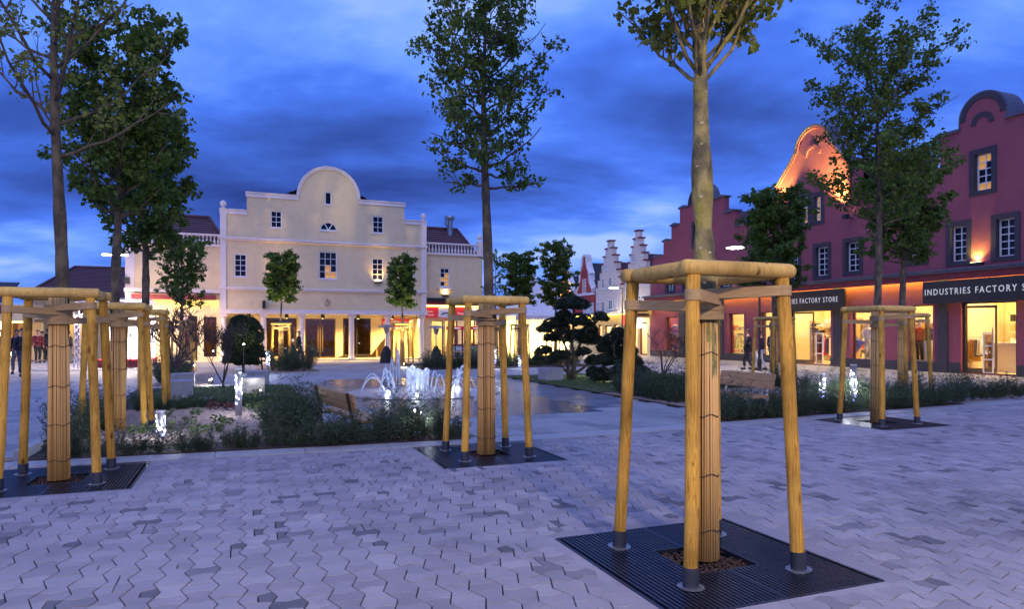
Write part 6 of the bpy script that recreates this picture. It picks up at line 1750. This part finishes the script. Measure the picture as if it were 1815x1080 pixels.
ground_spot(490,652,'ground spot under the left clipped tree', AT(498,33.5,500), 220, c=(1,.86,.45))
ground_spot(716,651,'ground spot under the right clipped tree', AT(713,34.5,510), 220, c=(1,.86,.45))

# concrete seat blocks
def cube(px, pbase, s, h, label):
    p = G(px, pbase); t = thing('concrete_seat', label, 'seat block', p, TH, 'concrete seat blocks on the lawns')
    m_ = MB(); m_.box(-s/2,s/2,0,s,.03,h-.012); m_.add([(-s/2,0,h-.012),(s/2,0,h-.012),(s/2,s,h-.012),(-s/2,s,h-.012),(-s/2+.012,.012,h),(s/2-.012,.012,h),(s/2-.012,s-.012,h),(-s/2+.012,s-.012,h)], [(4,5,6,7),(0,1,5,4),(1,2,6,5),(2,3,7,6),(3,0,4,7)])
    m_.build('block', M['stone'], t); MB().box(-s/2+.05,s/2-.05,.05,s-.05,.0,.031).build('foot', M['plinth'], t)
cube(315,708,.62,.45,'concrete seat block nearest on the left lawn, front of two')
cube(323,690,.62,.45,'concrete seat block behind the nearest one on the left lawn')
cube(446,700,.66,.45,'concrete seat block just right of the tall bollard')
cube(457,684,.66,.45,'concrete seat block at the path corner behind the bollard')
cube(983,677,.66,.46,'concrete seat block lit by the spot at the large cloud pine')
cube(1072,673,.70,.44,'concrete seat block hidden behind the smaller cloud pine')

# ------------------------------------------------------------------ benches
def bench(p, q, label, seat=.45, side=1, legm='frame'):
    d = q-p; L_ = d.length; ang = atan2(d.y, d.x)
    t = thing('park_bench', label, 'bench', p, ang)
    s = side                                  # the back stands on the side -s of local y
    for i in range(4):
        y = s*(.05+i*.115); MB().box(0,L_,min(y,y+s*.105),max(y,y+s*.105),seat-.045,seat).build('seat_plank', M['teak'], t)
    tilt = .22
    for i in range(2):
        z0 = seat+.12+i*.155; rot = Matrix.Rotation(s*tilt, 3, 'X'); c = Vector((L_/2, -s*(.03+(z0-seat)*tan(tilt)), z0+.07))
        MB().cbox(c, L_, .038, .145, 0, rot).build('back_plank', M['teak'], t)
    for x in (.18, L_-.18):
        MB().beam((x,-s*.0,0),(x,-s*.07,seat-.05),.05,.05,0,(1,0,0)).beam((x,-s*.045,seat-.05),(x,-s*.045-s*.46*tan(tilt),seat+.43),.05,.016,0,(1,0,0)).beam((x,s*.40,0),(x,s*.40,seat-.05),.05,.05,0,(1,0,0)).box(x-.025,x+.025,min(-s*.05,s*.5),max(-s*.05,s*.5),seat-.085,seat-.047).build('leg', M[legm], t)
bench(PL(1.72,10.98)+Vector((0,0,-.19)), PL(1.35,13.15)+Vector((0,0,-.19)), 'wooden bench with dark legs behind the yews, turned to the fountain', .44, -1)
bench(PL(9.6,10.55)+Vector((0,0,.0)), PL(9.55,12.1), 'wooden bench with pale steel legs among the yews of the right bed', .42, 1, 'white')
bench(AT(462,30.0), AT(487,29.2), 'small bench beside the lit bollard near the entrance', .45, 1, 'frame')

# ------------------------------------------------------------------ fountain
FCN = PL(FC_A, FC_B)
pad = MB(); n = 64
for (r0, r1, z, k) in ((0,1.95,.012,0),(1.95,2.28,.016,1)):
    o = [(cos(2*pi*i/n), sin(2*pi*i/n)) for i in range(n)]
    if r0 == 0: pad.add([(0,0,z)]+[(c*r1,s*r1,z) for c,s in o]+[(c*r1,s*r1,-.05) for c,s in o], [(0,1+i,1+(i+1)%n) for i in range(n)], k)
    else:
        pad.add([(c*r0,s*r0,z) for c,s in o]+[(c*r1,s*r1,z) for c,s in o]+[(c*r1,s*r1,-.05) for c,s in o], [(i,n+i,n+(i+1)%n,(i+1)%n) for i in range(n)]+[(n+i,2*n+i,2*n+(i+1)%n,n+(i+1)%n) for i in range(n)], k)
tag(pad.build('fountain_pad', [M['basin'], M['wetring']], loc=FCN), kind='structure')
fo = thing('fountain', 'ground fountain with a foaming centre and arching jets before the cream house', 'fountain', FCN+Vector((0,0,.012)))
rf = random.Random(15)
def plume(x, y, h, r, seed):
    rr = random.Random(seed); m_ = MB(); n = 10; k = 14; ph = rr.uniform(0,6); rings = []
    o = len(m_.v)
    for i in range(k+1):
        t = i/k; rad = r*(.75+.5*t)*(1 if t < .88 else sqrt(max(0,1-((t-.88)/.12)**2))+.05)
        for j in range(n):
            a = 2*pi*j/n; q = rad*(1+.15*sin(3*a+ph+t*3)+rr.uniform(-.07,.07)); m_.v.append((x+cos(a)*q, y+sin(a)*q, h*t+rr.uniform(-.01,.01)))
    for i in range(k):
        for j in range(n): m_.f.append((i*n+j, i*n+(j+1)%n, (i+1)*n+(j+1)%n, (i+1)*n+j)); m_.m.append(0)
    for i in range(10):
        a = rr.uniform(0,6.28); q = r*rr.uniform(.8,1.5); z = h*rr.uniform(.1,1.08); s = rr.uniform(.006,.014)
        c = Vector((x+cos(a)*q, y+sin(a)*q, z)); m_.add([c+Vector((s,0,-s)),c+Vector((-s,s,-s)),c+Vector((-s,-s,-s)),c+Vector((0,0,s*2.2))],[(0,1,3),(1,2,3),(2,0,3),(0,2,1)])
    return m_.build('water_plume', M['water'], fo, smooth=True)
def jet(p, q, h, r, seed, name='water_jet'):
    rr = random.Random(seed); m_ = MB(); p, q = Vector(p), Vector(q); n = 14; pts = []; rad = []
    for i in range(n+1):
        t = i/n; pts.append(p.lerp(q,t)+Vector((rr.uniform(-.006,.006),rr.uniform(-.006,.006),4*h*t*(1-t)))); rad.append(r*(.8+.9*t)*rr.uniform(.75,1.25))
    m_.tube(pts, rad, 6)
    for i in range(9):
        t = rr.uniform(.5,1); c = p.lerp(q,t)+Vector((rr.uniform(-.04,.04),rr.uniform(-.04,.04),4*h*t*(1-t)+rr.uniform(-.05,.02))); s = rr.uniform(.004,.010)
        m_.add([c+Vector((s,0,-s)),c+Vector((-s,s,-s)),c+Vector((-s,-s,-s)),c+Vector((0,0,s*2))],[(0,1,3),(1,2,3),(2,0,3),(0,2,1)])
    # foam where it lands
    m_.lathe([(.09,-.0),(.07,.02),(.02,.035)], 8, (q.x,q.y,0))
    return m_.build(name, M['water'], fo, smooth=True)
for i, (x, y, h) in enumerate([(-.26,.0,.66),(-.17,.16,.73),(-.12,-.12,.70),(.06,.12,.60),(.13,-.08,.55),(.24,.06,.66),(.02,-.2,.66)]):
    plume(x, y, h, .062, i)
for i in range(11):
    a = 2*pi*(i+.3)/11; p = (cos(a)*1.62, sin(a)*1.62, 0); q = (cos(a)*.95, sin(a)*.95, 0); jet(p, q, .50-.04+rf.uniform(-.08,.08), .014, 100+i)
def far_jet(px, pb, pt, r, sp=.25):
    p = G(px, pb)-FCN; p.z = 0; h = (pb-pt)/FPX*G(px,pb).y
    jet(p, p+Vector((sp,.1,0)), h, r*.8, int(px))
    if r > .03: plume(p.x, p.y, h*.9, r*1.1, int(px)+1)
far_jet(702,683,621,.026,.10); far_jet(691,682,637,.022,.10); far_jet(682,678,647,.022,.06); far_jet(676,690,654,.022,.2); far_jet(812,684,650,.045,.3); far_jet(843,712,688,.04,.15); far_jet(806,697,660,.016,.45)
for (x, y) in ((0,-.5),(-.9,.3),(.9,.2)):
    f = MB().lathe([(.07,.0),(.07,.012),(.05,.016)], 14, (x,y,0)).build('light_disc', M['flange'], fo)
    lamp('POINT', (x,y-.05,.10), 5, (.85,.92,1), .08, None, f)
lamp('POINT', (0,0,.9), 7, (.9,.95,1), .15, None, fo)
rp_ = G(812,684)-FCN
lamp('POINT', (rp_.x,rp_.y-.3,.12), 3, (.85,.92,1), .08, None, fo)

# ------------------------------------------------------------------ patio heaters, cart, table
def heater(px, pb, ph, label, ptop_cover, wpx):
    p = AT(px, 37.2); t = thing('patio_heater', label, 'patio heater', p)
    zh = CH+(HZ-ph)/FPX*37.2; zc = CH+(HZ-ptop_cover)/FPX*37.2; r = wpx/2/FPX*37.2
    MB().lathe([(.03,.1),(.03,zh-.35)], 8).lathe([(.10,zh-.36),(.17,zh-.04)], 12).build('burner', M['steel'], t)
    MB().lathe([(.50,zh-.03),(.45,zh+.0),(.22,zh+.09),(.05,zh+.12)], 22).build('hood', M['zinc'], t, True)
    m_ = MB(); n = 20; prof = [(1,0),(.98,.2),(.86,.45),(.62,.72),(.30,.92),(.08,1.0)]; rr = random.Random(int(px)); o = 0
    for (f, z) in prof:
        for j in range(n):
            a = 2*pi*j/n; q = r*f*(1+.05*sin(5*a+z*3)); m_.v.append((cos(a)*q, sin(a)*q, z*zc+.0))
    for i in range(len(prof)-1):
        for j in range(n): m_.f.append((i*n+j,i*n+(j+1)%n,(i+1)*n+(j+1)%n,(i+1)*n+j)); m_.m.append(0)
    m_.build('cover', M['cloth'], t, True)
heater(685,643,579.5,'patio heater under a black cover left of the right clipped tree',613,24)
heater(773,645,581,'patio heater under a black cover before the biscuit shop window',613,22)
t = thing('covered_heater', 'low black covered patio heater behind the left clipped tree', 'patio heater', AT(517,35.8))
MB().lathe([(.38,0),(.37,.3),(.28,.7),(.12,1.0),(.04,1.08)], 18).build('cover', M['cloth'], t, True)

FK = Frame(AT(826,38.0), TH)
cart = thing('food_cart', 'red and cream sweets cart with green spoked wheel and red canopy board', 'cart', FK.o, TH)
kz = lambda y: CH+(HZ-y)/FPX*38.0
kx = lambda x: FK.X(x)
m_ = MB()
for px in (806.5, 819.5, 850): m_.box(kx(px)-.04,kx(px)+.04,-.04,.04,.05,kz(581 if px < 845 else 570)).box(kx(px)-.04,kx(px)+.04,1.0,1.08,.05,kz(581))
m_.build('post', M['capred'], cart)
cb_ = MB().box(kx(801),kx(851),-.10,-.041,kz(585),kz(579)).box(kx(801),kx(851),1.09,1.14,kz(585),kz(579)).build('canopy_board', M['signred'], cart)
MB().box(kx(803),kx(815),-.106,-.101,kz(583),kz(581)).box(kx(838),kx(848),-.106,-.101,kz(583),kz(581)).build('sign_line', M['letter'], cb_)
MB().box(kx(802),kx(850),-.039,1.0,kz(637),kz(613)).build('body', M['white'], cart); MB().box(kx(801),kx(851),-.12,1.1,kz(612.8),kz(610.8)).build('counter', M['capred'], cart)
for i in range(3): MB().box(kx(810),kx(815),-.06,-.041,kz(631-i*4),kz(629.5-i*4)).build('slat', M['frame'], cart)
gw_ = mat('green_paint', (.20,.34,.02), (.17,.29,.02), rough=.5)
wx, wz, wr = kx(843.5), kz(623.5), .24
rim = MB(); ringp = [Vector((wx+cos(2*pi*i/24)*wr, -.09, wz+sin(2*pi*i/24)*wr)) for i in range(25)]; rim.tube(ringp, .026, 6, cap=False)
wheel = rim.build('wheel', gw_, cart)
for i in range(8): MB().tube([(wx,-.09,wz),(wx+cos(i*pi/4)*wr,-.09,wz+sin(i*pi/4)*wr)], .014, 5).build('spoke', gw_, wheel)
MB().lathe([(.03,1.3)],8) if False else None
MB().box(kx(828),kx(836),.2,.5,kz(610.5),kz(597)).build('bottle', gw_, cart)
MB().add([(kx(846),-.3,0),(kx(850),-.3,.9),(kx(849),-.3,0)],[(0,1,2)]) if False else None
tb = thing('round_table', 'round brown wooden table by the sweets cart', 'table', AT(811,33.0)); MB().lathe([(.55,.70),(.56,.73),(.55,.76)], 24).build('tabletop', M['teak'], tb); MB().lathe([(.26,0),(.26,.03),(.05,.06),(.05,.70)], 12).build('leg', M['frame'], tb)
for (px, Y, lb) in ((803,32.2,'brown wooden stool left of the round table'),(822,32.4,'brown wooden stool right of the round table')):
    s_ = thing('stool', lb, 'stool', AT(px,Y)); MB().lathe([(.22,.42),(.22,.46)],16).build('seat', M['teak'], s_)
    for k in range(4): MB().beam((cos(k*pi/2)*.19,sin(k*pi/2)*.19,0),(cos(k*pi/2)*.15,sin(k*pi/2)*.15,.42),.03,.03).build('leg', M['teak'], s_)
ro = thing('boulder', 'pale grey boulder beside the sweets cart wheel', 'boulder', AT(846,33.5))
m_ = MB(); rr = random.Random(6)
m_.lathe([(.30,0),(.36,.15),(.33,.32),(.18,.46),(.03,.50)], 9); m_.v = [(x*(1+rr.uniform(-.12,.12)), y*(1+rr.uniform(-.12,.12)), z*(1+rr.uniform(-.08,.08))) for x,y,z in m_.v]; m_.build('rock', M['stone'], ro)

# ------------------------------------------------------------------ street lamps
def street_lamp(p, h, label, arms, power, ang=0, wide=False):
    t = thing('street_lamp', label, 'street lamp', p, ang, 'street lamps of the square')
    MB().lathe([(.09,0),(.09,.5),(.055,.52),(.045,h)], 12).build('pole', M['frame'], t)
    for s in arms:
        MB().tube([(0,0,h-.06),(s*.55,0,h-.02),(s*.75,0,h)], .022, 6).build('arm', M['frame'], t)
        hd_ = MB().lathe([(.03,.10),(.16,.06),(.40,.0),(.40,-.02)][::-1], 22, (s*1.05,0,h)).build('lamp_head', M['frame'], t)
        MB().lathe([(.36,-.026),(.30,-.05),(.02,-.075)], 20, (s*1.05,0,h)).build('lens', M['street'], hd_)
        if wide: lamp('POINT', (s*1.05,0,h-.25), power, (1,.74,.48), .18, None, hd_)
        else: lamp('SPOT', (s*1.05,0,h-.12), power, (1,.74,.48), .18, (0,0,0), hd_, 2.6, .6)
street_lamp(AT(204,33.5), 5.5, 'double-armed street lamp behind the second staked tree on the left', (-.25,.25), 1300)
street_lamp(AT(1346,29.5), 5.35, 'street lamp reaching out from behind the clipped tree before the bell gable', (-1,), 800)
street_lamp(AT(1103,50), 4.95, 'street lamp before the pale stepped houses', (-.6,), 900)
# the same lamps stand behind the photographer and light the pavers and the nearest stakes
street_lamp(Vector((3.9,-2.4,0)), 5.4, 'street lamp standing behind the viewer on the right', (-1,), 820, -.3, True)
street_lamp(Vector((-7.5,-2.0,0)), 5.4, 'street lamp standing behind the viewer on the left', (1,), 260, .2, True)
street_lamp(Vector((13.5,2.5,0)), 5.4, 'street lamp standing beside the viewer far to the right', (-1,), 330, .2, True)

# ------------------------------------------------------------------ people
SKIN = mat('skin', (.42,.24,.17), (.38,.21,.15), rough=.6, scale=8)
HAIRD = mat('dark_hair', (.02,.014,.01), rough=.7); HAIRG = mat('grey_hair', (.16,.15,.14), rough=.7)
CL = {'black': M['jacketblack'], 'brown': mat('brown_jacket', (.07,.035,.02), (.05,.026,.016), rough=.85, scale=8), 'darkred': mat('dark_red_top', (.12,.015,.025), rough=.9),
      'jeans': M['denim'], 'white': M['white'], 'grey': mat('grey_trousers', (.10,.10,.11), rough=.9), 'dark': mat('dark_trousers', (.02,.02,.024), rough=.9), 'blue': mat('dark_blue_coat', (.02,.025,.05), rough=.9)}
def skin_obj(name, verts, edges, m, parent, sub=1):
    bm = bmesh.new(); sl = bm.verts.layers.skin.verify(); bv = []
    for i, (p, r) in enumerate(verts):
        v_ = bm.verts.new(p); v_[sl].radius = (r if hasattr(r,'__len__') else (r,r)); v_[sl].use_root = (i == 0); bv.append(v_)
    for a, b in edges: bm.edges.new((bv[a], bv[b]))
    me = bpy.data.meshes.new(name); bm.to_mesh(me); bm.free(); me.materials.append(m)
    o = put(name, me, parent)
    s = o.modifiers.new('skin','SKIN'); s.use_smooth_shade = True; s.branch_smoothing = .4
    u = o.modifiers.new('sub','SUBSURF'); u.levels = sub; u.render_levels = sub
    return o
def person(p, face, h, label, top, bottom, hair=None, stride=.0, arms=(.0,.0), coat=0.0, group=None, shoes=None):
    t = thing('person', label, 'person', p, face, group); t.scale = (h/1.75,)*3
    st = stride
    hip = {-1: Vector((-.09,0,.90)), 1: Vector((.09,0,.90))}
    knee = {-1: Vector((-.10,-.10-st*.45 if st else -.02,.49)), 1: Vector((.10,-.02+st*.15,.49))}
    foot = {-1: Vector((-.10,-st*.75+.0,.07)), 1: Vector((.10,st*.75+.02,.07+abs(st)*.12))}
    sh = {s: Vector((s*.185,.01,1.41)) for s in (-1,1)}; el = {}; wr = {}
    for s, a in zip((-1,1), arms):
        el[s] = sh[s]+Vector((s*.055, .03-a*.12, -.29)); wr[s] = el[s]+Vector((-s*.01, -.07-a*.22, -.24+abs(a)*.14))
    # body: one skin over pelvis, spine, neck, head, legs, arms and hands
    V_ = [(Vector((0,0,.93)),(.135,.10)),(Vector((0,0,1.10)),(.13,.095)),(Vector((0,.0,1.30)),(.15,.10)),(Vector((0,.01,1.44)),(.09,.07)),(Vector((0,.0,1.52)),.05),(Vector((0,-.015,1.60)),(.068,.082)),(Vector((0,-.012,1.69)),(.072,.088)),(Vector((0,0,1.745)),(.045,.055)),(Vector((0,-.105,1.615)),(.012,.012))]
    E_ = [(0,1),(1,2),(2,3),(3,4),(4,5),(5,6),(6,7),(5,8)]
    for s in (-1,1):
        i = len(V_); V_ += [(hip[s],.092),(knee[s],.058),(foot[s]+Vector((0,.0,.03)),.042),(foot[s]+Vector((0,-.14,-.025)),(.04,.03))]; E_ += [(0,i),(i,i+1),(i+1,i+2),(i+2,i+3)]
        i = len(V_); hd = (wr[s]-el[s]).normalized()
        V_ += [(sh[s],.062),(el[s],.045),(wr[s],.030),(wr[s]+hd*.07,(.036,.020))]; E_ += [(3,i),(i,i+1),(i+1,i+2),(i+2,i+3)]
        k = i+3
        for f in range(4):
            j = len(V_); b = wr[s]+hd*.09+Vector((0,(f-1.5)*.019,0)); ln = (.07,.08,.075,.058)[f]
            V_ += [(b,.0085),(b+hd*ln*.55+Vector((-s*.006,0,0)),.008),(b+hd*ln+Vector((-s*.02,0,0)),.0065)]; E_ += [(k,j),(j,j+1),(j+1,j+2)]
        j = len(V_); b = wr[s]+hd*.035+Vector((0,-.03,0)); V_ += [(b,.010),(b+hd*.045+Vector((-s*.01,-.018,0)),.008)]; E_ += [(i+3,j),(j,j+1)]
    skin_obj('body', V_, E_, SKIN, t, 1)
    # clothes: looser skins over the same bones
    zj = .86-coat
    J = [(Vector((0,0,.98)),(.165,.125)),(Vector((0,0,1.12)),(.165,.125)),(Vector((0,0,1.31)),(.185,.13)),(Vector((0,.01,1.43)),(.115,.09)),(Vector((0,.01,1.475)),(.075,.07)),(Vector((0,0,zj)),(.175+coat*.1,.135+coat*.1))]
    JE = [(0,1),(1,2),(2,3),(3,4),(0,5)]
    for s in (-1,1):
        i = len(J); J += [(sh[s],.083),(el[s],.066),(wr[s]-(wr[s]-el[s])*.06,.047)]; JE += [(3,i),(i,i+1),(i+1,i+2)]
    skin_obj('jacket', J, JE, CL[top], t, 1)
    Tq = [(Vector((0,0,.94)),(.15,.115))]; TE = []
    for s in (-1,1):
        i = len(Tq); a_ = foot[s]+Vector((0,.0,.05)); Tq += [(hip[s]-Vector((0,0,.04)),.108),(knee[s],.076),(a_,.060)]; TE += [(0,i),(i,i+1),(i+1,i+2)]
    skin_obj('trousers', Tq, TE, CL[bottom], t, 1)
    for s in (-1,1):
        m_ = MB(); f = foot[s]; m_.lathe([(.05,-.065),(.055,-.03),(.045,.02),(.02,.03)], 10, (f.x,f.y-.06,f.z), sy=2.0, sx=.85); m_.build('shoe', CL['dark'], t, True)
    hm_ = MB(); n = 14; rows = []
    for i in range(6):
        el_ = pi/2*(1-i/5*1.12); 
        for j in range(n):
            a = 2*pi*j/n; front = max(0,-sin(a)); c_ = max(el_, .42*front*(1 if i > 2 else 0)) if False else el_+front*.75*(i/5)
            hm_.v.append((cos(a)*cos(c_)*.085, -.004+sin(a)*cos(c_)*.102, 1.675+sin(c_)*.098))
    for i in range(5):
        for j in range(n): hm_.f.append((i*n+j,(i+1)*n+j,(i+1)*n+(j+1)%n,i*n+(j+1)%n)); hm_.m.append(0)
    if hair is not None: hm_.build('hair', hair, t, True)
    fm = MB()
    for s in (-1,1): fm.lathe([(.004,-.006),(.011,0),(.004,.006)], 6, (s*.030,-.088,1.645))
    fm.build('eyes', CL['dark'], t); MB().box(-.024,.024,-.092,-.082,1.572,1.580).build('mouth', CL['darkred'], t)
    return t
def face_cam(p, extra=0): return atan2(p.y, p.x)-pi/2+extra     # local -y looks at the camera
p = AT(40,25.8); person(p, face_cam(p,.15), 1.80, 'man in black jacket and dark jeans walking towards the viewer between the left stakes', 'black', 'jeans', HAIRD, .30, (.25,-.2))
p = AT(31,27.5); person(p, face_cam(p,-.3), 1.76, 'person half hidden behind the man in black jacket at the left', 'black', 'grey', HAIRD, .2)
p = AT(3,24.6); person(p, face_cam(p,.4), 1.76, 'person in brown jacket cut by the left picture edge', 'brown', 'dark', HAIRD, .2, (.2,.1))
p = AT(67,37.0); person(p, face_cam(p,.2), 1.78, 'person in dark red top standing left of the reed-wrapped trunk', 'darkred', 'dark', HAIRD, .1, (.2,.2))
p = AT(74,38.0); person(p, face_cam(p,2.6), 1.72, 'dark dressed person beside the one in the dark red top', 'black', 'dark', HAIRD, .05)
p = AT(85,42.0); person(p, face_cam(p,3.1), 1.86, 'person in black seen from behind, farthest of the left group', 'black', 'dark', HAIRD)
p = AT(122,37.0); person(p, face_cam(p,2.2), 1.72, 'dark dressed person just right of the left reed-wrapped trunk', 'black', 'grey', HAIRD)
p = AT(1326,30.2); pr = person(p, face_cam(p,-1.9), 1.80, 'person in dark clothes with a white carrier bag, left of the group at the shop', 'black', 'dark', HAIRD, .25, (.1,.3))
p = AT(1349,29.7); person(p, face_cam(p,-1.7), 1.72, 'person in dark top and white trousers in the middle of the group at the shop', 'blue', 'white', HAIRD, .28)
p = AT(1370,28.9); person(p, face_cam(p,2.3), 1.82, 'bald man in a long dark coat looking into the shop window', 'black', 'dark', None, 0, (.1,.1), .25)
p = AT(1338,29.9); p.z = .42
bag = thing('carrier_bag', 'white plastic carrier bag held by the person at the shop', 'bag', p, .6)
m_ = MB().lathe([(.03,0),(.15,.02),(.17,.2),(.14,.36),(.10,.42)], 14, sy=.5); m_.build('sack', M['white'], bag, True); MB().tube([(-.06,0,.41),(-.05,0,.52),(0,0,.56),(.05,0,.52),(.06,0,.41)], .008, 5).build('handle', M['white'], bag)
MB().lathe([(.05,.16),(.05,.24)], 10, (0,-.035,0), sy=1.0).build('print', mat('blue_print', (.03,.10,.45), rough=.6), bag)
p = AT(530,36.6); person(p, face_cam(p,1.4), 1.74, 'dark dressed person walking past the entrance column of the cream house', 'black', 'dark', HAIRG, .3)
p = AT(1074,48); person(p, face_cam(p,2.6), 1.70, 'person left of two before the lit doors of the far pale house', 'brown', 'dark', HAIRD)
p = AT(1093,46); person(p, face_cam(p,-2.6), 1.80, 'person right of two before the lit doors of the far pale house', 'black', 'dark', HAIRD)
